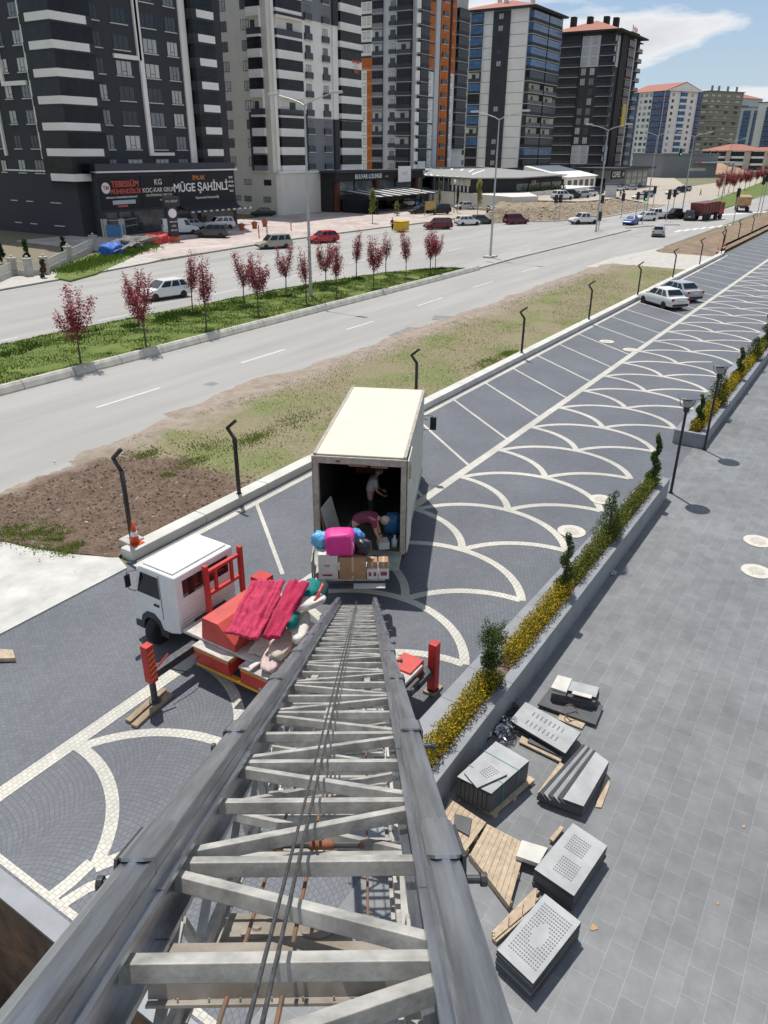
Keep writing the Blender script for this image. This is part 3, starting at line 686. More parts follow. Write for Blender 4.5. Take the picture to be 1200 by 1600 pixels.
# cab : profile along y extruded over x
def sideprism(mb, prof, x0, x1, inset=None):
    n = len(prof); vs = [T_(x0, p[0], p[1]) for p in prof]+[T_(x1, p[0], p[1]) for p in prof]
    mb.add(vs, [tuple(range(n)), tuple(range(2*n-1, n-1, -1))]+[(i, n+i, n+(i+1) % n, (i+1) % n) for i in range(n)])
b = MB()
sideprism(b, [(11.45, .72), (11.45, 2.50), (13.05, 2.50), (13.22, 2.36), (13.48, 1.62), (13.52, .62), (13.30, .55), (13.15, .86), (12.95, 1.0), (12.62, 1.02), (12.38, .86), (12.28, .6), (11.9, .6)], 9.28, 11.22)
b.build('cab', M_WHITEP, lt, bevel=.05, seg=3)
b = MB(); b.box(*[v for v in (9.36-10.25, 11.14-10.25, 11.62-9.8, 13.0-9.8)], 2.501, 2.56); 
rf = b.build('roof_panel', M_WHITEP, lt, bevel=.04, seg=3)
b = MB(); sideprism(b, [(13.20, 2.40), (13.235, 2.36), (13.49, 1.68), (13.46, 1.66)], 9.38, 11.12); b.build('windscreen', M_GLASSD, lt)
for xs, nm in ((9.268, -1), (11.222, 1)):
    b = MB(); sideprism(b, [(12.22, 1.62), (12.22, 2.30), (13.0, 2.30), (13.28, 1.62)], xs, xs+.010); w = b.build('side_window', M_GLASSD, lt)
    b = MB(); sideprism(b, [(12.16, 1.0), (12.16, 2.40), (12.18, 2.40), (12.18, 1.0)], xs+(.004), xs+.007); sideprism(b, [(12.30, 1.36), (12.30, 1.42), (12.52, 1.42), (12.52, 1.36)], xs-(.02 if nm < 0 else -.0), xs+(.002 if nm < 0 else .022)); b.build('door_handle', M_BLACK, lt)
    b = MB(); xo = xs+nm*.18; b.tube([T_(xs, 13.15, 2.32), T_(xo, 13.35, 2.3), T_(xo, 13.35, 1.75), T_(xs, 13.35, 1.6)], .013, 6); b.cbox(T_(xo, 13.37, 2.02), (.14, .06, .38)); b.build('wing_mirror', M_BLACK, lt, bevel=.01)
b = MB(); b.box(9.5-10.25, 11.0-10.25, 11.438-9.8, 11.448-9.8, 1.78, 2.30); b.build('rear_window', M_GLASSD, lt)
b = MB()
for k in range(7): b.box(9.34-10.25, 11.16-10.25, 11.425-9.8, 11.449-9.8, .92+.11*k, .97+.11*k)
b.build('rear_ribs', M_WHITEP, lt)
b = MB(); sideprism(b, [(12.0, .42), (12.0, .60), (12.25, .60), (12.4, .9), (12.66, 1.06), (12.95, 1.04), (13.2, .86), (13.3, .60), (13.56, .64), (13.58, .40), (13.2, .38), (13.12, .7), (12.9, .86), (12.64, .86), (12.42, .66), (12.36, .42)], 9.26, 11.24); b.build('bumper', M_STEELD, lt, bevel=.01)
for xx in (9.55, 10.95):
    b = MB(); b.cbox(T_(xx, 13.54, .80), (.32, .03, .16)); b.build('headlight', M_CLEARL, lt, bevel=.01)
for o in list(lt.children):
    for v in o.data.vertices:
        x, y, z = v.co.x+10.25, v.co.y+9.8, v.co.z
        v.co = (9.75+(x-9.28)*.98-10.25, 11.80+(y-11.45)*.725-9.8, z*.852)
b = MB(); b.box(9.84-10.25, 11.56-10.25, 13.1-9.8, 13.18-9.8, 1.86, 1.96); b.build('sun_visor', M_BLACK, lt, bevel=.01)
for xx in (9.90, 11.50): wheel(lt, xx-10.25, 12.70-9.8, .38, .24, M_WHITED, 1 if xx > 10.5 else -1)
for xx in (9.86, 10.14, 11.20, 11.48): wheel(lt, xx-10.25, 8.0-9.8, .40, .22, M_WHITED, 1 if xx > 10.5 else -1)
cbx('chassis', 10.2, 11.2, 6.2, 12.9, .55, .82, M_STEELD)
cbx('deck', 9.62, 11.5, 6.3, 11.55, .84, .93, M_WHITED)
# headboard rack
for xx in (10.45, 11.60):
    cbx('rack_post', xx-.05, xx+.05, 11.46, 11.58, .94, 2.22, M_RED, bevel=.01)
for xx in (10.75, 11.28): cbx('rack_post', xx-.035, xx+.035, 11.48, 11.56, 1.48, 2.04, M_RED, bevel=.01)
for zz in (1.40, 1.98): cbx('rack_bar', 10.501, 11.549, 11.47, 11.57, zz, zz+.08, M_RED, bevel=.01)
# red machinery housing behind the cab
b = MB(); sideprism(b, [(9.95, .94), (9.95, 1.12), (10.42, 1.50), (10.88, 1.50), (10.95, .94)], 9.62, 11.5); b.build('winch_housing', M_REDF, lt, bevel=.012)
cbx('winch_cover', 11.25, 11.62, 10.5, 10.9, 1.505, 1.75, M_RED)
# lower storage bins with yellow edges
for (ya, yb_) in ((9.95, 10.98), (8.65, 9.6)):
    bn = cbx('storage_bin', 9.38, 9.95, ya, yb_, .46, .83, M_RED)
    mb = MB(); mb.box(9.36-10.25, 9.60-10.25, ya-.02-9.8, yb_+.02-9.8, .832, .872); mb.build('bin_lid', M_WHITED, bn)
    mb = MB(); mb.box(9.372-10.25, 9.377-10.25, ya-9.8, yb_-9.8, .76, .80); mb.box(9.45-10.25, 9.9-10.25, ya-.006-9.8, ya-.001-9.8, .76, .80); mb.build('edge_stripe', M_YEL, bn)
cbx('side_step', 9.42, 9.55, 8.4, 11.0, .30, .38, M_YEL)
cbx('turntable', 10.2, 11.2, 7.2, 8.2, .935, 1.5, M_REDF)
cbx('support_boom', 10.4, 10.7, 7.3, 7.6, 1.501, 2.3, M_STEELD)
# outriggers
def stripes(par, x, y, w, z0, z1):
    mb = MB(); k = 0; z = z0
    while z < z1:
        mb.add([T_(x-w/2, y, z), T_(x+w/2, y, z+.06), T_(x+w/2, y, z+.10), T_(x-w/2, y, z+.04)], [(0, 1, 2, 3)]); z += .13
    mb.build('warning_stripes', mat('orange_reflective', (.75, .25, .04), .4), par)
beam = cbx('outrigger_beam', 8.30, 10.2, 11.05, 11.25, .60, .78, M_STEELD)
leg = cbx('outrigger_leg', 8.11, 8.31, 10.95, 11.15, .62, 1.55, M_RED)
stripes(leg, 8.21, 10.947, .17, .70, 1.38)
mb = MB(); mb.cyl(T_(8.21, 11.05, .10), .07, .6, 14); mb.cyl(T_(8.21, 11.05, .075), .13, .04, 14); mb.build('jack_foot', M_STEELD, leg)
mb = MB(); mb.tube([T_(8.32, 11.0, .9), T_(8.65, 10.95, 1.1)], .022, 6); mb.build('lever', M_RED, leg)
cbx('outrigger_beam', 11.1, 11.85, 6.2, 6.4, .52, .68, M_STEELD)
leg = cbx('outrigger_leg', 11.78, 11.98, 6.15, 6.35, .1, 1.3, M_RED)
cbx('outrigger_cover', 11.05, 11.62, 6.35, 6.85, .62, .98, M_REDF)
mb = MB(); mb.cyl(T_(11.88, 6.25, .0), .14, .08, 12); mb.build('jack_foot', M_STEELD, leg)
cbx('rear_panel', 11.0, 11.3, 6.9, 7.3, .8, 1.15, M_WHITED)
b = MB(); b.tube([T_(8.6, 10.95, .75), T_(9.0, 10.8, .45), T_(9.6, 10.9, .7)], .012, 6); b.build('hose', M_BLACK, lt)
def timber(x, y, dx, dy, dz, rz, z, label):
    mb = MB(); mb.box(-dx/2, dx/2, -dy/2, dy/2, 0, dz); o = mb.build('timber_block', M_TIMBER, None, bevel=.006); o.location = (x, y, z); o.rotation_euler[2] = rz
    return tag(o, label, 'timber', 'timbers under the outrigger')
timber(8.02, 10.92, 1.15, .16, .075, R_(8), 0.006, 'long rough timber under the left outrigger foot, nearer the viewer')
timber(8.05, 11.14, 1.15, .15, .075, R_(8), 0.006, 'long rough timber under the left outrigger foot, farther from the viewer')
tag(timber(11.9, 6.25, .4, .3, .06, 0, 0.006, 'pale wooden pad under the right red outrigger leg'), group='timbers under the outrigger')
bpy.data.objects[-1] if False else None

# ------------------------------------------------------------------ blankets, rolls and sacks on the bed
def fabric(name, col, var=.15, sc=5, bump=.8, bs=12, rough=.85): return mat(name, col, rough, var=var, scale=sc, bump=bump, bscale=bs, bdist=.02)
M_PINKQ = fabric('pink_quilting', (0.50, 0.035, 0.095), .25, 9, 1.0, 34); M_TEAL = fabric('teal_cloth', (0.0, 0.18, 0.165)); M_SACK = fabric('white_sack', (0.62, 0.59, 0.53)); M_BEIGES = fabric('beige_sheet', (0.50, 0.42, 0.34))
def cloth(name, cor, nx, ny, m, label, cat, thick=.05, wave=.03, seed=0, quilt=0, group=None):
    """draped sheet between four 3D corners with folds and thickness"""
    from mathutils import noise
    a, b_, c, d = [Vector(q) for q in cor]; vs = []; fs = []
    for i in range(nx+1):
        for j in range(ny+1):
            u, v = i/nx, j/ny; p = a*(1-u)*(1-v)+b_*u*(1-v)+c*u*v+d*(1-u)*v
            n_ = noise.noise(Vector((u*5+seed, v*3, seed)))*wave*1.6+noise.noise(Vector((u*13+seed, v*4, seed+9)))*wave
            if quilt: n_ += -.5*wave*(max(0, 1-abs((u*quilt) % 1-.5)*8)+max(0, 1-abs((v*quilt*1.4) % 1-.5)*8))
            droop = -.10*(max(0, abs(u-.5)-.38)*8)**2*.3
            vs.append(p+Vector((noise.noise(Vector((v*6, seed, u*2)))*.03, noise.noise(Vector((u*6, seed+3, v)))*.03, n_+droop)))
    for i in range(nx):
        for j in range(ny):
            k = i*(ny+1)+j; fs.append((k, k+ny+1, k+ny+2, k+1))
    mb = MB(); mb.add(vs, fs); o = mb.build(name, m, smooth=True)
    s = o.modifiers.new('solid', 'SOLIDIFY'); s.thickness = thick; s.offset = -1
    return tag(o, label, cat, group)
def g3(px, py, z): return tuple(G(px, py, z))
cloth('packing_blanket', (g3(352, 985, 1.62), g3(404, 999, 1.45), g3(446, 906, 1.90), g3(392, 905, 1.95)), 30, 40, M_PINKQ, 'large quilted pink packing blanket spread over the bed of the ladder truck', 'blanket', .06, .05, 1, quilt=3)
cloth('folded_blanket', (g3(410, 992, 1.52), g3(438, 994, 1.52), g3(484, 909, 2.12), g3(452, 905, 2.12)), 12, 30, fabric('deep_pink', (.46, .02, .075), .2, 9, 1.0, 26), 'long folded pink blanket beside the large quilted one', 'blanket', .13, .05, 4, group='loose blankets')
cloth('folded_blanket', (g3(462, 940, 1.75), g3(470, 945, 1.7), g3(486, 911, 1.95), g3(478, 908, 1.95)), 6, 10, fabric('rose_cloth', (.55, .07, .13)), 'narrow strip of rose blanket tucked between the pink fold and the teal bundle', 'blanket', .08, .02, 5, group='loose blankets')
def blob(name, m, c, r, rz=0, label='', cat='sack', seed=0, amp=.18, group=None, tilt=(0, 0), sub=24, sq=2.6):
    """soft stuffed bag: superellipsoid with creases"""
    from mathutils import noise
    vs = []; fs = []; n = sub; mm = sub//2
    for i in range(mm+1):
        ph = -PI/2+PI*i/mm
        for k in range(n):
            th = 2*PI*k/n
            f = lambda v, e: math.copysign(abs(v)**(2/e), v)
            x = f(math.cos(ph), sq)*f(math.cos(th), sq); y = f(math.cos(ph), sq)*f(math.sin(th), sq); z = f(math.sin(ph), sq)
            p = Vector((x, y, z)); d = 1+amp*noise.noise(p*2.2+Vector((seed*5, seed, 0)))+amp*.4*noise.noise(p*6+Vector((seed, 2, 0)))
            vs.append((x*r[0]*d, y*r[1]*d, z*r[2]*d))
    for i in range(mm):
        for k in range(n): fs.append((i*n+k, i*n+(k+1) % n, (i+1)*n+(k+1) % n, (i+1)*n+k))
    mb = MB(); mb.add(vs, fs); o = mb.build(name, m, smooth=True); o.location = c; o.rotation_euler = (tilt[0], tilt[1], rz)
    return tag(o, label, cat, group)
SG_ = 'soft bundles on the ladder truck'
blob('cloth_bundle', M_TEAL, g3(456, 962, 1.55), (.42, .15, .16), R_(36), 'teal rolled bundle between the pink fold and the ladder rail', 'bundle', 1, .25, SG_)
blob('cloth_bundle', M_TEAL, g3(486, 922, 1.75), (.36, .22, .18), R_(30), 'larger teal bundle next to the lorry tail', 'bundle', 2, .2, SG_)
blob('cloth_bundle', mat('dark_green_cloth', (.0, .05, .05), .8, var=.3, scale=6), g3(502, 925, 1.60), (.34, .16, .2), R_(30), 'dark green bundle at the rear of the load', 'bundle', 3, .2, SG_)
cloth('red_strap', (g3(489, 938, 1.8), g3(494, 938, 1.8), g3(507, 911, 1.98), g3(502, 910, 1.98)), 4, 10, M_RED, 'red webbing strap over the teal bundle', 'strap', .02, .01, 8)
blob('sack', M_SACK, g3(482, 941, 1.70), (.42, .22, .10), R_(-20), 'white stuffed sack lying on the teal bundle', 'sack', 4, .22, 'sacks on the ladder truck')
blob('sack', M_SACK, g3(470, 977, 1.30), (.62, .19, .11), R_(32), 'long off-white sack beside the ladder rail', 'sack', 5, .22, 'sacks on the ladder truck')
blob('sack', M_BEIGES, g3(440, 1003, 1.12), (.62, .24, .10), R_(30), 'beige sack below the folded pink blanket', 'sack', 6, .25, 'sacks on the ladder truck')
blob('sack', fabric('pinkish_sack', (.52, .40, .36)), g3(425, 1022, 1.0), (.6, .2, .09), R_(33), 'pinkish beige sack above the second storage bin', 'sack', 7, .25, 'sacks on the ladder truck')
cloth('dust_sheet', (g3(385, 1018, .98), g3(412, 1027, .98), g3(435, 995, 1.2), g3(405, 995, 1.2)), 14, 14, M_BEIGES, 'folded beige dust sheet under the quilted blanket', 'sheet', .07, .03, 11)
cloth('rolled_sheet', (g3(388, 1040, .98), g3(392, 1046, .98), g3(425, 1022, 1.02), g3(421, 1017, 1.02)), 5, 14, M_SACK, 'rolled pale sheet lying across the second storage bin', 'sheet', .07, .012, 12)

# ================================================================== LIFT PLATFORM AND ITS LOAD
TA = math.atan2(Dl.y, Dl.x)
M_CARD = mat('cardboard', (0.36, 0.205, 0.11), 0.85, var=.12, scale=4); M_CARDW = mat('white_card', (0.60, 0.59, 0.56), 0.7, var=.08, scale=4); M_TAPE = mat('packing_tape', (0.50, 0.38, 0.26), 0.35)
tray = thing('lift_platform', 'aluminium platform at the foot of the ladder lift carrying boxes', 'platform', (13.22, 9.30, 1.24), TA)
b = MB(); b.box(-.12, .75, -.78, 1.0, .0, .04); b.build('tray_floor', M_ALU2, tray, bevel=.005)
b = MB(); b.box(-.34, -.122, -.78, .0, -.09, -.07); b.build('front_flap', mat('bright_plate', (.75, .75, .74), .3, metal=.5), tray)
b = MB(); b.box(-.34, -.122, .002, .76, -.09, -.07); b.build('front_flap', M_STEELD, tray)
b = MB(); b.box(-.12, .70, 1.01, 1.03, .0, .55); b.build('side_panel', M_ALU2, tray)
b = MB(); b.box(-.10, .70, -.80, -.785, .0, .3); b.build('side_panel', M_STEELD, tray)
ti = Matrix.Translation((13.22, 9.30, 1.24)) @ Matrix.Rotation(TA, 4, 'Z')
def carton(x, y, z, dx, dy, dz, m, label, group='boxes on the lift platform', rz=0, tape=True, printcol=None):
    t = thing('carton', label, 'box', ti @ Vector((x, y, z)), TA+rz, group)
    b = MB(); b.box(-dx/2, dx/2, -dy/2, dy/2, 0, dz); b.build('box_body', m, t, bevel=.006)
    if tape:
        b = MB(); b.box(-dx/2-.002, dx/2+.002, -.025, .025, dz+.0005, dz+.003); b.box(-dx/2-.003, -dx/2-.001, -.025, .025, dz*.35, dz+.003); b.box(-dx/2-.003, -dx/2-.001, -.025, .025, 0.0, dz*.16); b.build('tape', M_TAPE, t)
    if printcol:
        for (ya, yb_, za, zb) in printcol: b = MB(); b.box(-dx/2-.003, -dx/2-.001, ya*dy, yb_*dy, za*dz, zb*dz); b.build('print', mat('box_print', (.25, .05, .08), .7), t)
    return t
carton(.14, .62, .042, .46, .48, .68, M_CARDW, 'tall white carton at the left end of the platform', tape=False, printcol=[(-.2, .3, .12, .20), (-.1, .2, .55, .58), (-.1, .15, .5, .52)])
carton(.12, .02, .042, .46, .66, .60, M_CARD, 'large brown carton with tape in the middle of the platform')
carton(.05, -.465, .042, .32, .27, .28, M_CARDW, 'small white printed carton touching the large brown one', tape=False, printcol=[(-.35, -.1, .3, .7), (.1, .35, .3, .7)])
carton(.05, -.745, .042, .32, .26, .28, M_CARDW, 'small white printed carton at the right end of the platform', tape=False, printcol=[(-.3, .3, .35, .75)])
carton(.07, -.465, .325, .28, .24, .18, M_CARD, 'small brown carton stacked on white carton next to the large brown one')
carton(.07, -.735, .325, .28, .24, .18, M_CARD, 'small brown carton stacked on the rightmost white carton')
def rel(x, y, z): return ti @ Vector((x, y, z))
pk = thing('storage_bag', 'bright pink zipped storage bag on top of the cartons', 'bag', rel(.14, .32, .97), TA)
o = blob('bag_body', mat('pink_nylon', (.62, .03, .24), .55, var=.08, scale=5, bump=.5, bscale=9), (0, 0, 0), (.28, .36, .30), 0, None, None, 9, .10, sq=5); o.parent = pk; o.location = (0, 0, 0); o.rotation_euler = (0, 0, 0)
b = MB(); b.box(-.285, -.275, -.30, -.285, -.22, .22); b.box(-.26, .22, -.20, -.19, .262, .268); b.tube([(-.28, -.31, .12), (-.33, -.33, .05), (-.28, -.31, -.06)], .012, 6); b.build('zip', mat('pale_pink', (.75, .35, .5), .6), pk)
blob('bin_bag', mat('black_polythene', (.02, .02, .03), .3, bump=1, bscale=14, bdist=.03), rel(.12, -.24, .84), (.2, .19, .19), 0, 'shiny black bag squeezed beside the pink bag', 'bag', 10, .35)
blob('plastic_bag', mat('light_blue_plastic', (.12, .42, .68), .4, bump=1, bscale=12, bdist=.03), rel(.38, .82, .90), (.2, .22, .2), 0, 'light blue plastic bag behind the tall white carton', 'bag', 11, .3)
blob('plastic_bag', mat('blue_sheet', (.06, .25, .55), .5, bump=1, bscale=8, bdist=.03), rel(.72, -.05, .80), (.15, .24, .2), 0, 'blue bag between the black bag and the bending man', 'bag', 12, .3)
# things inside the lorry
lt_ = Matrix.Translation((14.97, 10.30, 0)) @ Matrix.Rotation(LT, 4, 'Z')
def li(x, y, z): return lt_ @ Vector((x, y, z))
blob('plastic_bag', mat('blue_sheet2', (.03, .16, .36), .5, bump=1, bscale=8, bdist=.03), li(.9, -.80, 1.38), (.25, .28, .32), 0, 'blue sack standing inside the lorry against the right wall', 'bag', 13, .2)
b = MB(); b.box(-.02, .02, -.3, .3, 0, 1.15); o = b.build('mattress_board', mat('pale_board', (.5, .5, .48), .7, var=.1), None, bevel=.02); o.location = li(.6, .80, ZF); o.rotation_euler = (R_(-14), R_(6), LT+R_(70)); tag(o, 'pale board leaning inside the lorry on the left', 'board')
b = MB(); b.box(-.015, .015, -.25, .25, 0, 1.0); o = b.build('brown_board', M_CARD, None, bevel=.01); o.location = li(.45, .98, ZF); o.rotation_euler = (R_(-6), R_(4), LT+R_(80)); tag(o, 'brown panel standing behind the pale board in the lorry', 'board')
for i, (x, y, z, s, lb) in enumerate(((5.5, .6, 0, .7, 'dim carton on the floor deep inside the lorry at the left'),)):
    t = thing('carton', lb, 'box', li(x, y, ZF+z), LT, 'cartons inside the lorry'); b = MB(); b.box(-s/2, s/2, -s/2, s/2, 0.002, s*.95); b.build('box_body', M_CARD, t, bevel=.01); b = MB(); b.box(-s/2-.003, -s/2-.001, -.03, .03, s*.3, s*.9); b.build('tape', M_TAPE, t)
t = thing('plastic_jug', 'small white and blue jug on the lorry floor at the right door post', 'jug', li(.14, -.93, ZF), LT)
b = MB(); b.lathe([(.05, 0), (.085, .01), (.085, .22), (.03, .28), (.03, .32)], n=12); b.build('jug_body', mat('blueish_plastic', (.45, .55, .65), .4), t, smooth=True); b = MB(); b.cyl((0, 0, .32), .035, .03, 10); b.build('cap', M_CARDW, t)

# ================================================================== PEOPLE
SKIN = mat('skin', (0.42, 0.235, 0.165), 0.6); 
def skinned(name, chains, m, parent=None, sub=2):
    """chains: list of lists of (pos, radius); first point of later chains may reuse an existing index"""
    verts = []; rad = []; edges = []
    for ch in chains:
        prev = None
        for it in ch:
            if isinstance(it, int): prev = it; continue
            p, r = it; verts.append(p); rad.append(r if isinstance(r, tuple) else (r, r)); i = len(verts)-1
            if prev is not None: edges.append((prev, i))
            prev = i
    me = bpy.data.meshes.new(name); me.from_pydata(verts, edges, []); me.materials.append(m)
    o = bpy.data.objects.new(name, me); COL.objects.link(o)
    if parent is not None: o.parent = parent
    md = o.modifiers.new('skin', 'SKIN'); md.use_smooth_shade = True
    for i, sv in enumerate(me.skin_vertices[0].data if len(me.skin_vertices) else []):
        sv.radius = rad[i]; sv.use_root = (i == 0)
    if not len(me.skin_vertices):
        bm = bmesh.new(); bm.from_mesh(me); L = bm.verts.layers.skin.verify()
        for i, v in enumerate(bm.verts): v[L].radius = rad[i]; v[L].use_root = (i == 0)
        bm.to_mesh(me); bm.free()
    s = o.modifiers.new('sub', 'SUBSURF'); s.levels = sub; s.render_levels = sub
    return o
def head_mesh(par, c, facing, r=.105, hair=(.1, .08, .07), tilt=0, bald=False):
    """egg head with nose, brow, ears and hair; facing = angle in parent xy, tilt = nod down"""
    Tm = Matrix.Translation(Vector(c)) @ Matrix.Rotation(facing, 4, 'Z') @ Matrix.Rotation(tilt, 4, 'Y')
    b = MB(); n = 20
    prof = [(.02, -1.12), (.42, -1.08), (.66, -.82), (.80, -.45), (.86, -.05), (.88, .35), (.80, .72), (.55, 1.0), (.25, 1.12), (.02, 1.15)]
    vs = []
    for rr, zz in prof:
        for k in range(n):
            a = 2*PI*k/n; x = math.cos(a)*rr*r*1.08; y = math.sin(a)*rr*r*.9
            if math.cos(a) > .95 and -.5 < zz < .2: x += r*(.26 if zz < 0 else .12)
            if math.cos(a) > .8 and zz < -.6: x += r*.1
            if math.cos(a) > .6 and .0 < zz < .4 and abs(math.sin(a)) > .25: x -= r*.06
            vs.append(Tm @ Vector((x, y, zz*r*1.08)))
    fs = [(i*n+k, i*n+(k+1) % n, (i+1)*n+(k+1) % n, (i+1)*n+k) for i in range(len(prof)-1) for k in range(n)]
    b.add(vs, fs+[tuple(range(n-1, -1, -1)), tuple(range((len(prof)-1)*n, len(prof)*n))])
    for s in (-1, 1):
        b.cbox((0, 0, 0), (r*.35, r*.18, r*.5), T=Tm @ Matrix.Translation((-.05*r, s*.82*r, -.02*r)))
        b.add([Tm @ Vector(q) for q in ((r*.90, s*r*.38, r*.06), (r*.92, s*r*.28, r*.12), (r*.9, s*r*.18, r*.06), (r*.92, s*r*.28, r*.0))], [(0, 1, 2, 3)])
    b.add([Tm @ Vector(q) for q in ((r*.95, -r*.25, -r*.62), (r*.99, 0, -r*.58), (r*.95, r*.25, -r*.62), (r*.97, 0, -r*.68))], [(0, 1, 2, 3)])
    o = b.build('head', SKIN, par, smooth=True)
    b = MB(); vs = []; hp = [(.90, -.35), (.94, .1), (.94, .45), (.86, .80), (.60, 1.08), (.28, 1.2), (.02, 1.23)]
    for rr, zz in hp:
        for k in range(n):
            a = 2*PI*k/n; front = max(0, math.cos(a)); q = .78 if (front > .45 and zz < .5) else 1.0
            if bald and zz > .6: q = .8
            vs.append(Tm @ Vector((math.cos(a)*rr*r*1.10*q-(.05*r), math.sin(a)*rr*r*.93*q, zz*r*1.08*(.93 if bald and zz > .6 else 1))))
    b.add(vs, [(i*n+k, i*n+(k+1) % n, (i+1)*n+(k+1) % n, (i+1)*n+k) for i in range(len(hp)-1) for k in range(n)]+[tuple(range((len(hp)-1)*n, len(hp)*n))])
    b.build('hair', mat('hair_%.2f' % hair[0], hair, .8, bump=.6, bscale=90), par, smooth=True)
    return o
def hand(par, wrist, d, palmn, r=.012, curl=.5):
    """palm with four bent fingers of unequal length and a thumb, as one skinned mesh"""
    w = Vector(wrist); d = Vector(d).normalized(); nrm = Vector(palmn).normalized(); side = d.cross(nrm).normalized()
    ch = [[(w, .026), (w+d*.045, (.036, .02)), (w+d*.085, (.038, .018))]]
    lens = (.068, .078, .072, .056)
    for i, L in enumerate(lens):
        o_ = side*(-.03+.02*i); base = w+d*.085+o_; c1 = base+d*L*.5+nrm*L*.12*curl*2; c2 = c1+(d*(1-curl)+nrm*curl).normalized()*L*.5
        ch.append([2, (base+d*.008, .010), (c1, .009), (c2, .0075)])
    tb = w+d*.03-side*.03; ch.append([1, (tb, .012), (tb+(d*.6-side*.7+nrm*.3).normalized()*.035, .0105), (tb+(d*.9-side*.6+nrm*.6).normalized()*.062, .009)])
    return skinned('hand', ch, SKIN, par, 1)
def V3(*a): return Vector(a)
# man bending on the lift edge.  local x = the way he faces
pa = li(-.42, .02, ZF-.045)
p1 = thing('person', 'grey haired person in maroon t-shirt and dark trousers bending over a box', 'person', pa, R_(-62))
def mirrory(L, s): return [((p[0], p[1]*s, p[2]), r) for p, r in L]
hipz = .93
for_sh = V3(.56, 0, 1.14)
# continuous body (legs, trunk, arms)
body = [[(V3(-.16, 0, hipz), .13), (V3(.02, 0, 1.08), .135), (V3(.24, 0, 1.18), .14), (V3(.44, 0, 1.18), .13), (V3(.56, 0, 1.15), .075), (V3(.64, 0, 1.12), .06)]]
for s in (-1, 1):
    body.append([0, (V3(-.14, s*.11, .88), .095), (V3(-.02, s*.13, .50), .065), (V3(-.10, s*.13, .12), .045), (V3(-.06, s*.13, .05), .04), (V3(.10, s*.14, .035), .035)])
    body.append([3, (V3(.47, s*.18, 1.14), .062), (V3(.52, s*.22, .86), .045), (V3(.60, s*.14, .62), .032)])
skinned('body', body, SKIN, p1)
trs = [[(V3(-.18, 0, hipz), .15), (V3(-.06, 0, 1.03), .15)]]
for s in (-1, 1): trs.append([0, (V3(-.15, s*.11, .87), .115), (V3(-.03, s*.13, .50), .085), (V3(-.11, s*.13, .10), .065)])
skinned('trousers', trs, mat('dark_trousers', (.02, .02, .028), .85, bump=.5, bscale=20), p1)
shirt = [[(V3(-.10, 0, 1.02), .155), (V3(.08, 0, 1.12), .165), (V3(.26, 0, 1.20), .168), (V3(.44, 0, 1.20), .155), (V3(.53, 0, 1.17), .085)]]
for s in (-1, 1): shirt.append([3, (V3(.47, s*.185, 1.14), .088), (V3(.50, s*.215, .95), .078)])
skinned('shirt', shirt, mat('maroon_cotton', (.15, .03, .055), .9, bump=.6, bscale=14, var=.12), p1)
for s in (-1, 1):
    hand(p1, (.60, s*.14, .61), (.25, -s*.15, -.9), (0, -s, 0))
    b = MB(); b.box(-.14, .14, s*.135-.045, s*.135+.045, .0, .075); sh = b.build('shoe', M_BLACK, p1, bevel=.025)
head_mesh(p1, (.74, 0, 1.10), 0, .105, (.42, .40, .38), R_(50), True)
t = carton(0, 0, 0, .34, .28, .20, mat('grey_card', (.42, .42, .40), .7), 'open grey carton on the floor held by the bending man', rz=R_(10), group=None, tape=False)
t.location = pa+Matrix.Rotation(R_(-62), 3, 'Z') @ V3(.70, 0, .0)
t.location.z = ZF+.26
# worker standing inside
pb = li(1.5, -.05, ZF)
p2 = thing('person', 'person in a pale grey t-shirt standing in the shade inside the lorry', 'person', pb, R_(-50))
body = [[(V3(0, 0, .93), .13), (V3(.03, 0, 1.10), .125), (V3(.09, 0, 1.28), .14), (V3(.14, 0, 1.40), .12), (V3(.19, 0, 1.47), .06), (V3(.23, 0, 1.53), .055)]]
for s in (-1, 1):
    body.append([0, (V3(0, s*.1, .88), .09), (V3(.03, s*.12, .5), .062), (V3(-.03, s*.12, .1), .045), (V3(.0, s*.12, .05), .04), (V3(.13, s*.13, .035), .035)])
    body.append([3, (V3(.14, s*.19, 1.37), .058), (V3(.18, s*.25, 1.10), .042), (V3(.36, s*.2, .95), .03)])
skinned('body', body, SKIN, p2)
trs = [[(V3(0, 0, .92), .145), (V3(.0, 0, 1.0), .14)]]
for s in (-1, 1): trs.append([0, (V3(0, s*.1, .86), .11), (V3(.03, s*.12, .5), .085), (V3(-.03, s*.12, .1), .065)])
skinned('trousers', trs, MATS['dark_trousers'], p2)
shirt = [[(V3(0, 0, .96), .15), (V3(.03, 0, 1.10), .15), (V3(.09, 0, 1.28), .16), (V3(.14, 0, 1.40), .13), (V3(.17, 0, 1.45), .075)]]
for s in (-1, 1): shirt.append([3, (V3(.14, s*.19, 1.37), .082), (V3(.17, s*.23, 1.2), .072)])
skinned('shirt', shirt, mat('pale_cotton', (.42, .42, .44), .9, bump=.6, bscale=14, var=.12), p2)
for s in (-1, 1):
    hand(p2, (.37, s*.2, .945), (.8, -s*.3, -.3), (0, -s, 0))
    b = MB(); b.box(-.10, .18, s*.12-.045, s*.12+.045, 0, .075); b.build('shoe', M_BLACK, p2, bevel=.025)
head_mesh(p2, (.27, 0, 1.64), 0, .105, (.05, .045, .04), R_(20))

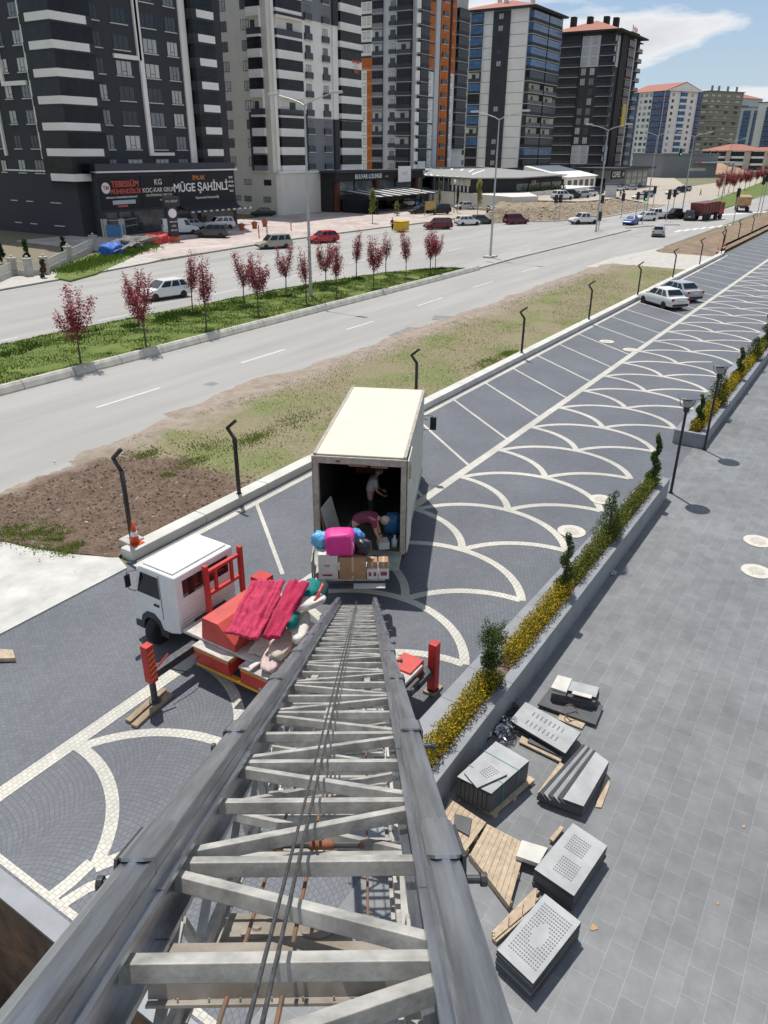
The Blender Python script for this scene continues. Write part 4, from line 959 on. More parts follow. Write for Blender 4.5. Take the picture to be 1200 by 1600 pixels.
# ================================================================== PLANTING AND STREET FURNITURE NEAR THE CAMERA
def Hof(bx, by, tx, ty):
    g = G(bx, by); r = ray(tx, ty); t = (g.x*r.x+g.y*r.y)/(r.x*r.x+r.y*r.y)
    return CAM_H+r.z*t
def leaf_mat(name, dark, light, third=None, rough=.7):
    m = bpy.data.materials.new(name); m.use_nodes = True; MATS[name] = m
    n = m.node_tree.nodes; l = m.node_tree.links; b = n['Principled BSDF']; b.inputs['Roughness'].default_value = rough; b.inputs['Specular IOR Level'].default_value = .25
    g = n.new('ShaderNodeNewGeometry'); rp = n.new('ShaderNodeValToRGB'); l.new(g.outputs['Random Per Island'], rp.inputs[0])
    rp.color_ramp.elements[0].color = (*dark, 1); rp.color_ramp.elements[1].color = (*light, 1)
    if third: e = rp.color_ramp.elements.new(.5); e.color = (*third, 1)
    l.new(rp.outputs[0], b.inputs['Base Color'])
    tr = n.new('ShaderNodeBsdfTranslucent'); l.new(rp.outputs[0], tr.inputs[0]); mx_ = n.new('ShaderNodeMixShader'); mx_.inputs[0].default_value = .25
    l.new(b.outputs[0], mx_.inputs[1]); l.new(tr.outputs[0], mx_.inputs[2]); l.new(mx_.outputs[0], n['Material Output'].inputs[0])
    return m
M_BARK = mat('bark', (.10, .075, .06), .9, var=.3, scale=20)
M_LGREEN = leaf_mat('conifer_leaf', (.022, .050, .010), (.13, .17, .028), (.05, .09, .016))
M_LYEL = leaf_mat('yellow_leaf', (.055, .075, .012), (.66, .44, .015), (.28, .23, .014))
M_LMIX = leaf_mat('mixed_leaf', (.03, .06, .012), (.34, .26, .02), (.07, .12, .02))
M_LPLUM = leaf_mat('plum_leaf', (.14, .020, .032), (.52, .13, .14), (.28, .045, .06))
M_LSPRING = leaf_mat('spring_leaf', (.10, .14, .03), (.30, .32, .08), (.19, .23, .05))
M_LDARK = leaf_mat('dark_leaf', (.015, .028, .012), (.05, .08, .025), (.03, .05, .018))
def leaf(mb, p, s, rg, up=.3):
    d = Vector((rg.uniform(-1, 1), rg.uniform(-1, 1), rg.uniform(-.4, 1)+up)).normalized(); a = d.orthogonal().normalized(); a.rotate(Matrix.Rotation(rg.uniform(0, 6.28), 3, d)); c = d.cross(a)
    w = s*rg.uniform(.35, .6); L = s*rg.uniform(.8, 1.3)
    mb.add([p-a*w*.5, p+c*L*.5-a*w*.1, p+a*w*.5+d*w*.2, p-c*L*.5+a*w*.1], [(0, 1, 2, 3)])
def clump(mb, c, r, n, s, rg, shell=.35):
    for _ in range(n):
        v = Vector((rg.gauss(0, 1), rg.gauss(0, 1), rg.gauss(0, 1))).normalized()*(shell+(1-shell)*rg.random()**.6)
        leaf(mb, Vector((c[0]+v.x*r[0], c[1]+v.y*r[1], c[2]+v.z*r[2])), s, rg)
# raised planters
def planter(name, label, x0, x1, yl0, yl1, z, yr0, yr1, yi):
    t = thing(name, label, 'planter', (x0, 5.1, 0), 0, 'raised stone planters')
    def L(x, y): return (x-x0, y-5.1)
    for nm, P_ in (('left', [L(x0, yl0), L(x1, yl1), L(x1, yi), L(x0, yi)]), ('right', [L(x0, yr0), L(x1, yr0), L(x1, yr1), L(x0, yr1)]), ('a', [L(x0, yr1+.001), L(x0+.2, yr1+.001), L(x0+.2, yi-.001), L(x0, yi-.001)]), ('b', [L(x1-.2, yr1+.001), L(x1, yr1+.001), L(x1, yi-.001), L(x1-.2, yi-.001)])):
        b = MB(); b.prism(P_, 0.0, z); b.build('stone_wall', M_COPE, t, bevel=.008)
        if nm in ('left', 'right'):      # open joints between the coping stones
            b = MB(); x = x0+1.2
            while x < x1-.3:
                ya, yb_ = (yi, yl0+(yl1-yl0)*(x-x0)/(x1-x0)) if nm == 'left' else (yr0, yr1)
                b.add([(x-x0, ya-5.1, z+.0015), (x-x0+.014, ya-5.1, z+.0015), (x-x0+.014, yb_-5.1, z+.0015), (x-x0, yb_-5.1, z+.0015)], [(0, 1, 2, 3)]); x += 1.2
            b.build('coping_joints', mat('joint_dark', (.10, .105, .115), .8), t)
    b = MB(); b.prism([L(x0+.2, yr1+.001), L(x1-.2, yr1+.001), L(x1-.2, yi-.001), L(x0+.2, yi-.001)], .02, z-.07); b.build('planter_soil', M_SOIL, t)
planter('planter', 'long low grey stone planter beside the stacked paving slabs', 7.4, 25.4, 5.68, 5.28, .74, 4.53, 4.77, 5.12)
planter('planter', 'farther grey stone planter beginning at the second garden lamp', 31.2, 70.0, 5.75, 5.75, .58, 4.54, 4.80, 5.25)
rg = random.Random(5)
def hedge(x0, x1, m, label, dens=1.0, h=.42, s=.06, w=.24):
    mb = MB(); x = x0
    while x < x1:
        hh = h*rg.uniform(.8, 1.15); clump(mb, (x, (4.95 if x < 28 else 5.02)+rg.uniform(-.03, .03), (.70 if x < 28 else .54)+hh*.40), (.22, w, hh*.62), int(190*dens), s, rg, .35); x += .22
    o = mb.build('hedge', m); return tag(o, label, 'hedge', 'hedges in the stone planters')
hedge(7.9, 11.9, M_LYEL, 'yellow hedge in the planter next to the ladder, nearest the viewer', 2.2, .48, .055, .27)
hedge(12.9, 16.6, M_LYEL, 'yellow hedge between the bushy conifer and the first slim cypress', 2.2, .5, .055, .27)
hedge(16.9, 25.0, M_LMIX, 'green hedge flecked with yellow leading to the first garden lamp', 1.7, .48, .06, .27)
hedge(31.6, 48, M_LYEL, 'yellow hedge in the farther planter', 1.0, .5, .09, .27)
hedge(48, 69, M_LMIX, 'hedge at the far end of the farther planter', .7, .5, .12, .27)
def topiary(px, py, ty, kind, label, w=.28):
    z0 = .72 if px < 1040 else .55; g = G(px, py, z0); r = ray(px, ty); t = (g.x*r.x+g.y*r.y)/(r.x*r.x+r.y*r.y); h = CAM_H+r.z*t-z0
    o = thing('topiary_tree', label, 'tree', (g.x, 4.95 if px < 1040 else 5.02, z0-.03), 0, 'clipped conifers in the planters')
    mb = MB(); mb.tube([(0, 0, 0), (.01, 0, h*.5), (0, 0, h*.93)], [.03, .022, .008], 6); mb.build('trunk', M_BARK, o)
    mb = MB(); ls = .045 if g.x < 20 else .07; D = 1 if g.x < 20 else .6
    if kind == 'spiral':
        N = 26
        for i in range(N):
            q = i/N; a = q*2*PI*2.4; rr = w*(1-q*.62); clump(mb, (math.cos(a)*rr*.42, math.sin(a)*rr*.42, .12+q*(h-.15)), (rr*.8, rr*.8, h/N*1.7), int(190*D*(1.1-q*.6)), ls, rg, .5)
    elif kind == 'pom':
        for (z, rr) in ((.10, .34), (.45, .20), (.78, .30)):
            for k in range(5): clump(mb, (rg.uniform(-.14, .14), rg.uniform(-.14, .14), h*z+rg.uniform(-.05, .05)), (rr*.8, rr*.8, h*.15), int(420*D), ls, rg, .4)
        for k in range(20): clump(mb, (rg.uniform(-.2, .2), rg.uniform(-.2, .2), h*rg.uniform(.8, 1.0)), (.05, .05, .12), 18, ls, rg)
    else:
        for i in range(16):
            q = i/16; rr = w*(1.15-q)*1.1; clump(mb, (rg.uniform(-.06, .06), rg.uniform(-.06, .06), .12+q*(h-.15)), (rr, rr, h/13), int(330*D*(1.1-q*.7)), ls, rg, .5)
    mb.build('foliage', M_LGREEN if kind != 'cone2' else M_LMIX, o)
topiary(748, 1062, 966, 'pom', 'bushy conifer in the planter beside the red outrigger', .3)
topiary(884, 928, 830, 'spiral', 'first slim spiral cypress, between yellow hedge and mixed green hedge', .24)
topiary(953, 842, 765, 'cone', 'broad conical conifer in the middle of the mixed green hedge', .42)
topiary(1022, 757, 675, 'spiral', 'spiral cypress at the planter end by the first garden lamp', .24)
topiary(1080, 668, 612, 'spiral', 'slim cypress at the start of the farther planter', .26)
topiary(1118, 632, 572, 'cone', 'broad dark conifer behind the second garden lamp', .5)
topiary(1148, 592, 540, 'spiral', 'slim leaning cypress halfway along the farther planter', .3)
topiary(1176, 562, 524, 'cone', 'bushy conifer beyond the slim leaning cypress', .55)
topiary(1197, 540, 488, 'spiral', 'tall cypress at the right edge of the picture', .45)
# garden lamps
M_LAMPB = mat('lamp_black', (.02, .02, .022), .4)
gl = None
for (bx, by, lb) in ((1048, 770, 'black garden lamp with round flat top at the end of the near planter'), (1100, 703, 'black garden lamp with round flat top at the start of the farther planter')):
    g = G(bx, by); t = thing('garden_lamp', lb, 'lamp', (g.x, g.y, 0), 0, 'garden lamps by the planters')
    b = MB(); b.tube([(0, 0, 0), (0, 0, 3.0)], [.05, .045], 10); b.cyl((0, 0, 0), .09, .02, 12); b.build('pole', M_LAMPB, t)
    b = MB(); b.cyl((0, 0, 2.98), .085, .14, 12, r2=.11)
    for k in range(4):
        a = PI/4+k*PI/2; b.tube([(math.cos(a)*.08, math.sin(a)*.08, 3.1), (math.cos(a)*.26, math.sin(a)*.26, 3.24), (math.cos(a)*.33, math.sin(a)*.33, 3.50)], .012, 6)
    b.build('lantern_frame', M_LAMPB, t)
    b = MB(); b.lathe([(.02, 3.50), (.38, 3.50), (.40, 3.515), (.38, 3.53), (.05, 3.56), (.01, 3.56)], n=28); b.build('round_cap', mat('lamp_cap', (.10, .105, .12), .45), t)
    b = MB(); b.lathe([(.05, 3.12), (.14, 3.2), (.16, 3.40), (.08, 3.42)], n=14); b.build('diffuser', mat('opal', (.35, .35, .34), .3), t)
# manhole covers
for (px, py, r, lb) in ((1184, 846, .42, 'pale round cover in the plaza paving, the farther of two at the right edge'), (1182, 893, .42, 'pale round cover in the plaza paving, the nearer of two at the right edge'), (939, 781, .40, 'ringed cover behind the mixed hedge, farther one'), (893, 831, .44, 'ringed cover behind the slim cypress, nearer one'), (985, 547, .46, 'round cover touching the long white line'), (948, 534, .46, 'round cover on the stall line below the parked sedans')):
    g = G(px, py); t = thing('manhole_cover', lb, 'manhole cover', (g.x, g.y, .006 if g.y < 4.9 else .014), 0, 'round covers in the paving')
    b = MB(); b.lathe([(.01, .0), (r, .0), (r, .012), (.01, .012)], n=28); b.build('cover_ring', M_SETTW if False else mat('pale_cover', (.56, .53, .45), .8, var=.14, scale=9), t)
    b = MB(); b.lathe([(.01, .0125), (r*.55, .0125), (r*.55, .017), (.01, .017)], n=24); b.build('lid', mat('cover_lid', (.46, .43, .37), .8, var=.2, scale=14), t)
# bent posts along the kerb
bp = None
ordn = ['first', 'second', 'third', 'fourth', 'fifth', 'sixth', 'seventh', 'eighth', 'ninth', 'tenth', 'eleventh', 'twelfth']
bl = ['black bent fence post between the ladder truck cab and the box lorry', 'black bent fence post standing just behind the box lorry roof', 'black bent fence post beside the green tuft right of the box lorry', 'black bent fence post midway between the box lorry and the parked sedans', 'black bent fence post just left of the parked sedans', 'black bent fence post just behind the parked sedans', 'black bent fence post next to the crossing apron, left of the cones', 'black bent fence post beside the single traffic cone', 'black bent fence post beyond the two traffic cones', 'black bent fence post at the far corner of the kerb', 'last black bent fence post in the far bare earth']
def post_mesh():
    b = MB(); b.beam((0, 0, 0), (0, 0, 2.16), .10, .10, up=(0, 1, 0)); b.beam((0, -.0, 2.13), (0, .30, 2.50), .10, .075, up=(1, 0, 0)); b.beam((0, .30, 2.47), (0, -.12, 2.84), .10, .075, up=(1, 0, 0)); return b
pm = None
def bent_post(x, y, z, lb, s=1.0):
    global pm
    t = thing('fence_post', lb, 'post', (x, y, z), 0, 'bent fence posts along the kerb')
    if pm is None:
        b = post_mesh(); o = b.build('post_shaft', mat('post_black', (.022, .022, .022), .5, var=.3, scale=8), t, bevel=.006); pm = o.data
        c = MB(); c.box(-.08, .08, -.08, .08, 0, .012); o2 = c.build('base_plate', MATS['post_black'], t); pm = (pm, o2.data)
    else:
        for nm, me in (('post_shaft', pm[0]), ('base_plate', pm[1])):
            o = bpy.data.objects.new(nm, me); COL.objects.link(o); o.parent = t
    t.scale = (1, 1, s)
for i, x in enumerate((17.0, 28.8, 40.9, 52.6, 64.6, 76.2, 87.5, 98.9)): bent_post(x, 16.67, .3, bl[i], .92)
bent_post(106, 17.75, .3, bl[8], .92); bent_post(117, 17.95, .3, bl[9], .92); bent_post(128, 17.95, .3, bl[10], .92)
bent_post(12.75, 17.05, .35, 'black bent fence post standing in a concrete block behind the ladder truck cab', 1.0)
t = thing('concrete_block', 'rough pale concrete footing block around the first bent post', 'concrete block', (12.72, 17.05, 0)); b = MB(); b.prism([(-.30, -.28), (.25, -.3), (.28, .28), (-.26, .26)], -.05, .36); b.build('footing', M_CONC, t, bevel=.03); b = MB(); b.cyl((.05, .06, .361), .12, .02, 9); b.build('mortar_collar', M_CONCP, t)
def cone(x, y, z, lb, h=.75):
    t = thing('traffic_cone', lb, 'traffic cone', (x, y, z), 0, 'orange traffic cones')
    b = MB(); b.box(-.19, .19, -.19, .19, 0, .03); b.build('cone_base', M_ORANGEC, t, bevel=.01)
    b = MB(); b.lathe([(.145, .031), (.028, h), (.01, h)], n=14); b.build('cone_body', M_ORANGEC, t, smooth=True)
    b = MB(); b.lathe([(.112, h*.36), (.088, h*.55)], n=14); b.build('white_band', mat('cone_white', (.75, .75, .75), .4), t, smooth=True)
M_ORANGEC = mat('cone_orange', (.62, .075, .015), .45)
cone(12.62, 16.75, .30, 'orange traffic cone with white bands behind the ladder truck cab')
for px, py, lb in ((1123, 399, 'traffic cone left of the bent post at the far kerb'), (1141, 395, 'traffic cone right of the bent post, the left of a pair'), (1149, 394, 'traffic cone right of the bent post, the right of a pair')): g = G(px, py); cone(g.x, max(g.y, 17.2), 0, lb, 1.1)

# ------------------------------------------------------------------ stacks of paving slabs
def Z(x, y, z): return G(660+x/2.222, 1040+y/2.222, z)
M_SLABT = mat('slab_top', (.34, .345, .345), .6, var=.16, scale=2.5, bump=.1, bscale=30, detail=10); M_SLABD = mat('slab_dark', (.075, .077, .082), .6, var=.16, scale=3, bump=.1, bscale=30, detail=10); M_SLABE = mat('slab_side_shaded', (.055, .057, .06), .7, var=.2, scale=6); M_SLABW = mat('slab_white', (.55, .53, .47), .7, var=.1, scale=4)  # pale tops are dusty; near-black side colour takes in the sides' shade
M_PALLET = mat('pallet_wood', (.44, .345, .24), .85, var=.2, scale=9, detail=9); M_HOLE = mat('stud_grey', (.12, .12, .13), .6)
def slab(cor, z0, z1, m, lb, dots=None, grp='paving slabs stacked on the plaza', name='paving_slab', cat='slab', j=0.0, cover=None):
    c = Vector((sum(q.x for q in cor)/4, sum(q.y for q in cor)/4, 0)); rr = rg.uniform(-j, j)*.5; off = Vector((rg.uniform(-j, j), rg.uniform(-j, j), 0))*.25
    P = []
    for q in cor:
        v = Vector((q.x, q.y, 0))-c; v.rotate(Matrix.Rotation(rr, 3, 'Z')); P.append(v+off)
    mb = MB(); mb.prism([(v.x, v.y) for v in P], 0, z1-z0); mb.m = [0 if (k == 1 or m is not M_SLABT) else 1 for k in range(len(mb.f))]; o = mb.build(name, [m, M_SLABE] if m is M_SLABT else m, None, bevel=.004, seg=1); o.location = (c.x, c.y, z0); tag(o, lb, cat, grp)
    if dots:
        d = MB()
        for (u0, u1, v0, v1, nu, nv, skip) in dots:
            for i in range(nu):
                for k in range(nv):
                    u = u0+(u1-u0)*(i+.5)/nu; v = v0+(v1-v0)*(k+.5)/nv
                    if skip and (u-.5)**2/skip+(v-.5)**2/skip < 1: continue
                    p = P[0]*(1-u)*(1-v)+P[1]*u*(1-v)+P[2]*u*v+P[3]*(1-u)*v
                    d.box(p.x-.011, p.x+.011, p.y-.011, p.y+.011, z1-z0+.0005, z1-z0+.004)
        d.build('stud_pattern', M_HOLE, o)
    return o
def stack(cor_px, ztop, n, th, name, m0, mats, dots=None, j=.04):
    cor = [Z(x, y, ztop) for x, y in cor_px]; z = ztop; words = ['top', 'second', 'third', 'fourth', 'fifth', 'sixth', 'lowest']
    for i in range(n):
        lb = ('dotted light grey slab on top of the %s' % name) if i == 0 and dots else '%s slab of the %s' % (words[i] if i < n-1 else 'lowest', name) if i else 'top slab of the %s' % name
        slab(cor, z-th, z-.003, m0 if i == 0 else mats[i % len(mats)], lb, dots if i == 0 else None, j=0 if i == 0 else j); z -= th
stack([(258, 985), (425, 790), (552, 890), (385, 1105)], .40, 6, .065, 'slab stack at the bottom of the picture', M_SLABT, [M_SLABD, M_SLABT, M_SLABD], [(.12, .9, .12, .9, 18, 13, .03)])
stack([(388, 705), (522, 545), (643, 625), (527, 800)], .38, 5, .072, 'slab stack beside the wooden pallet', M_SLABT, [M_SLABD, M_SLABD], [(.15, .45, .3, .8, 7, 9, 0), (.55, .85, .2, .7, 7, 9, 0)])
# pallets
def pallet(cor, z, n, lb, th=.022):
    c = sum((Vector((q.x, q.y, 0)) for q in cor), Vector())/4; t = thing('wooden_pallet', lb, 'pallet', (c.x, c.y, 0), 0, 'wooden pallets on the plaza')
    A, B, C_, D_ = [Vector((q.x, q.y, 0))-c for q in cor]
    for i in range(n):
        u0, u1 = (i+.03)/n, (i+.97)/n; jz = rg.uniform(0, .004); mb = MB(); mb.prism([tuple((A.lerp(D_, u0)))[:2], tuple((A.lerp(D_, u1)))[:2], tuple((B.lerp(C_, u1)))[:2], tuple((B.lerp(C_, u0)))[:2]], z-th+jz, z+jz); mb.build('board', M_PALLET, t)
    for v in (.06, .5, .94):
        p, q = A.lerp(B, v), D_.lerp(C_, v); mb = MB(); mb.beam((p.x, p.y, (z-th)/2), (q.x, q.y, (z-th)/2), .09, z-th-.004); mb.build('bearer', M_PALLET, t)
pallet([Z(165, 655, .14), Z(225, 550, .14), Z(362, 620, .14), Z(302, 835, .14)], .14, 9, 'pale wooden pallet lying between the slab stacks')
pallet([Z(70, 520, .13), Z(95, 462, .13), Z(222, 545, .13), Z(150, 645, .13)], .13, 7, 'smaller wooden pallet partly hidden behind the ladder rail')
pallet([Z(250, 950, .1), Z(250, 925, .1), Z(400, 770, .1), Z(392, 830, .1)], .10, 3, 'narrow broken pallet under the bottom slab stack')
slab([Z(108, 560, .17), Z(112, 512, .17), Z(172, 530, .17), Z(162, 590, .17)], .134, .17, M_SLABD, 'small grey slab lying on the smaller pallet', name='loose_slab')
slab([Z(325, 660, .24), Z(345, 605, .24), Z(436, 632, .24), Z(405, 688, .24)], .15, .24, M_SLABW, 'cream block lying on the corner of the pale pallet', name='loose_slab')
slab([Z(403, 690, .20), Z(440, 628, .20), Z(456, 640, .20), Z(425, 692, .20)], .10, .2, M_SLABD, 'narrow grey block next to the cream block', name='loose_slab')
# pallet of slabs stored on edge
e = [Z(120, 385, .60), Z(255, 262, .60), Z(372, 330, .60), Z(240, 445, .60)]
eb = [Vector((q.x, q.y, 0)) for q in e]
for i in range(8):
    u0, u1 = i/8+.008, (i+1)/8-.008
    cor = [eb[0].lerp(eb[3], u0), eb[0].lerp(eb[3], u1), eb[1].lerp(eb[2], u1), eb[1].lerp(eb[2], u0)]
    slab(cor, .12, .54+rg.uniform(-.01, .01), M_SLABD, ordn[i]+' upright slab of the bound crate by the planter, counted from the foil side', grp='slabs stored on edge')
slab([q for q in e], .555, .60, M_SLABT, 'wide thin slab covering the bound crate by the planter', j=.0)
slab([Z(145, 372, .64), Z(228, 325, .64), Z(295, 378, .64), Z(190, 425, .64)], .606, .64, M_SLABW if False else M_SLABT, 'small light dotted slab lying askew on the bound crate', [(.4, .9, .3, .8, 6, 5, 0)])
pallet([Z(118, 440, .1), Z(260, 310, .1), Z(392, 395, .1), Z(250, 520, .1)], .10, 6, 'wooden pallet under the bound crate of upright slabs')
b = MB()
for u in (.3, .7):
    p, q = eb[0].lerp(eb[1], u), eb[3].lerp(eb[2], u); d = (q-p).normalized()*.01; b.tube([(p.x-d.x, p.y-d.y, .1), (p.x-d.x, p.y-d.y, .61), (q.x+d.x, q.y+d.y, .61), (q.x+d.x, q.y+d.y, .1)], .006, 5)
tag(b.build('binding_straps', mat('turquoise_strap', (0, .35, .30), .5), None), 'turquoise plastic strapping round the bound crate', 'strap', kind=None)
# leaning slabs
base = [Z(400, 432, .3), Z(555, 265, .3), Z(648, 335, .3), Z(560, 490, .3)]
bb = [Vector((q.x, q.y, 0)) for q in base]
slab(base, .06, .16, M_SLABD, 'lowest slab of the leaning pile right of the crate')
slab([bb[0].lerp(bb[3], .02), bb[1].lerp(bb[2], .02), bb[2], bb[3]], .163, .235, M_SLABD, 'middle slab of the leaning pile right of the crate', j=.03)
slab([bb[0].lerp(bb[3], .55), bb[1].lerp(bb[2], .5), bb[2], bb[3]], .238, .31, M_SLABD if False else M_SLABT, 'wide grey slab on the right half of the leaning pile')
for i in range(5):
    u = .03+i*.10; p, q = bb[0].lerp(bb[3], u), bb[1].lerp(bb[2], u*.95); mb = MB(); L = (q-p).length; mb.box(0, L, -.17, .0, 0, .028)
    o = mb.build('paving_slab', M_SLABT if i % 2 else M_SLABD, None, bevel=.003); o.location = (p.x, p.y, .25+.012*i); o.rotation_euler = (R_(28), 0, math.atan2((q-p).y, (q-p).x)); tag(o, ordn[i]+' narrow strip leaning on the left half of the leaning pile', 'slab', 'paving slabs stacked on the plaza')
slab([Z(600, 490, .03), Z(640, 370, .03), Z(652, 410, .03), Z(622, 492, .03)], .003, .03, M_PALLET, 'thin brown board poking out right of the leaning pile', name='plank', cat='plank', grp='loose planks')
slab([Z(400, 440, .05), Z(478, 335, .05), Z(492, 345, .05), Z(420, 455, .05)], .02, .06, M_PALLET, 'board poking out left of the leaning pile', name='plank', cat='plank', grp='loose planks')
slab([Z(440, 600, .1), Z(480, 555, .1), Z(492, 562, .1), Z(455, 610, .1)], .05, .1, M_PALLET, 'short board behind the cream block', name='plank', cat='plank', grp='loose planks')
slab([Z(335, 265, .06), Z(345, 243, .06), Z(487, 318, .06), Z(480, 335, .06)], .03, .07, M_PALLET, 'long plank under the big flat slab', name='plank', cat='plank', grp='loose planks')
slab([Z(365, 262, .12), Z(372, 250, .12), Z(480, 300, .12), Z(475, 312, .12)], .075, .115, M_SLABD, 'grey strip lying on the long plank', name='loose_slab')
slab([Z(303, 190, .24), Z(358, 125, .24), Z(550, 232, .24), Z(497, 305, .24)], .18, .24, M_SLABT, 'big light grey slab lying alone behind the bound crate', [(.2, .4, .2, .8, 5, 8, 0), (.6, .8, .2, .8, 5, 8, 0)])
slab([Z(306, 196, .17), Z(360, 133, .17), Z(545, 236, .17), Z(495, 300, .17)], .12, .175, M_SLABD, 'darker slab directly under the big light grey slab')
slab([Z(400, 133, .10), Z(445, 75, .10), Z(628, 140, .10), Z(602, 205, .10)], .05, .10, M_SLABD, 'wide dark slab under the small block pile')
slab([Z(470, 185, .05), Z(480, 160, .05), Z(568, 195, .05), Z(555, 218, .05)], .01, .045, M_PALLET, 'brown board in front of the small block pile', name='plank', cat='plank', grp='loose planks')
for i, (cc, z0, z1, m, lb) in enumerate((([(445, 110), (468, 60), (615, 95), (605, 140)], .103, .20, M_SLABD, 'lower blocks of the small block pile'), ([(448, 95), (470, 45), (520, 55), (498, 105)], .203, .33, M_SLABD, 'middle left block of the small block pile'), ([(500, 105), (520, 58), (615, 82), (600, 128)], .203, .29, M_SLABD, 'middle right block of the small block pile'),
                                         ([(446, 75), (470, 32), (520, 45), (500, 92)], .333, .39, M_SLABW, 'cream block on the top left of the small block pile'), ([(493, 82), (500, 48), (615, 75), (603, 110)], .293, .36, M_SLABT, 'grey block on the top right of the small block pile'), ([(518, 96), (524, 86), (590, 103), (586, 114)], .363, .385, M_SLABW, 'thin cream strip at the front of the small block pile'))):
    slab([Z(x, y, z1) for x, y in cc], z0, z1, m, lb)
g = Z(517, 158, .2); b = MB(); b.tube([(math.cos(a*PI/9)*.17, math.sin(a*PI/9)*.17, .02*math.sin(a)) for a in range(19)], .012, 6, cap=False); o = b.build('steel_ring', M_RUST); o.location = (g.x, g.y, .16); o.rotation_euler = (R_(35), R_(-20), 0); tag(o, 'thin rusty ring leaning on the small block pile', 'ring')
# foil scrap
M_FOIL = mat('foil', (.6, .6, .6), .25, metal=.8)
b = MB()
for k in range(260):
    x = rg.gauss(285, 24); y = rg.gauss(225, 22); p = Z(x, y, 0); p.z = rg.uniform(.02, .18); leaf(b, p, rg.uniform(.04, .13), rg)
tag(b.build('foil_scraps', M_FOIL), 'heap of crumpled silver foil and plastic between planter and crate', 'rubbish', kind='stuff')
b = MB()
for k in range(200):
    x = rg.uniform(190, 330); y = 425-x*.9+rg.gauss(0, 14)+20; p = Z(x, y, 0); p.z = rg.uniform(.02, .14); leaf(b, p, rg.uniform(.05, .12), rg)
tag(b.build('dark_scraps', mat('dark_plastic_scrap', (.03, .03, .035), .5, island=.8)), 'dark plastic scraps along the foot of the near planter', 'rubbish', kind='stuff')
for (px, py, s, lb) in ((927, 1450, .10, 'brown dry leaf right of the bottom slab stack'), (1162, 1292, .05, 'tiny dry leaf on the right of the plaza'), (1122, 1412, .04, 'tiny dry leaf below the other on the right of the plaza')):
    g = G(px, py); b = MB(); pts = [(math.cos(a)*s*rg.uniform(.45, 1), math.sin(a)*s*rg.uniform(.45, 1)*.7) for a in [i*PI/7 for i in range(14)]]; b.prism(pts, 0, .004); o = b.build('dry_leaf', mat('dry_leaf', (.42, .26, .13), .8)); o.location = (g.x, g.y, .008); tag(o, lb, 'leaf', 'dry leaves on the paving')
g = G(958, 897); b = MB(); clump(b, (0, 0, .05), (.1, .1, .06), 60, .06, rg); o = b.build('paper_scrap', mat('paper_scrap', (.6, .6, .55), .8, island=.4)); o.location = (g.x, g.y, 0); tag(o, 'small scrap of litter on the plaza beside the planter shadow', 'litter')

# ================================================================== MEDIAN, TREES, STREET LIGHTS, SIGNALS
x = 9.0; i = 0; bmsh = None
M_BARR = mat('kerb_concrete', (.43, .41, .355), .85, var=.2, scale=1.5, bump=.3, bscale=10, detail=10)
while x < 69.5:
    L = 2.97
    if bmsh is None:
        b = MB(); pr = [(-.22, -.05), (.22, -.05), (.22, .42), (.02, .42), (-.10, .30), (-.22, .08)]
        vs = [(0, p[0], p[1]) for p in pr]+[(L, p[0], p[1]) for p in pr]; n = len(pr)
        b.add(vs, [tuple(range(n-1, -1, -1)), tuple(range(n, 2*n))]+[(k, (k+1) % n, n+(k+1) % n, n+k) for k in range(n)]); o = b.build('kerb_block', M_BARR, None); bmsh = o.data
    else:
        o = bpy.data.objects.new('kerb_block', bmsh); COL.objects.link(o)
    o.location = (x, 34.75, 0); 
    nth = 'concrete kerb block edging the grass median, one of an even row of alike blocks'
    tag(o, nth, 'kerb block', 'concrete kerb blocks edging the median')
    x += 3.0; i += 1
def blades(name, n, region, hmin, hmax, m, label, w=.03, seed=1, zf=None):
    r2 = random.Random(seed); mb = MB()
    for _ in range(n):
        q = region(r2)
        if q is None: continue
        x, y, z, sc = q; h = r2.uniform(hmin, hmax)*sc; a = r2.uniform(0, 6.28); dx, dy = math.cos(a), math.sin(a); ww = w*sc*r2.uniform(.7, 1.4)
        lx, ly = r2.uniform(-.5, .5)*h, r2.uniform(-.5, .5)*h
        mb.add([(x-dx*ww, y-dy*ww, z), (x+dx*ww, y+dy*ww, z), (x+lx, y+ly, z+h)], [(0, 1, 2)])
    o = mb.build(name, m); return tag(o, label, 'grass', kind='stuff')
M_BLADE = leaf_mat('grass_blade', (.06, .11, .014), (.20, .28, .045), (.12, .18, .026))
M_BLADED = leaf_mat('weed_blade', (.03, .07, .011), (.11, .17, .028), (.06, .11, .018))
M_BLADEY = leaf_mat('dry_blade', (.14, .13, .05), (.36, .30, .16), (.22, .20, .08))
def reg_med(r):
    x = 9+61*r.random()**1.0; y0, y1 = my0(x), my1(x); t = r.random(); y = y0+(y1-y0)*t
    if noise2(x, y, .7, 2) < -.28: return None
    return (x, y, mh(x, y, t), .8+.5*noise2(x, y, .9, 5)+(.0016*x))
blades('median_grass', 52000, reg_med, .04, .13, M_BLADE, 'short bright green grass covering the road median', .034, 2)
def reg_weed(r):
    x = 9+60*r.random(); y1 = my1(x); t = r.gauss(.66, .07); y = my0(x)+(y1-my0(x))*t
    if t < .3 or t > .93 or noise2(x, y, .35, 8) < -.12: return None
    return (x, y, .2, .8+1.0*max(0, noise2(x, y, .6, 4)+.3))
blades('median_weeds', 15000, reg_weed, .10, .30, M_BLADED, 'taller dark weeds along the far side of the median', .04, 3)
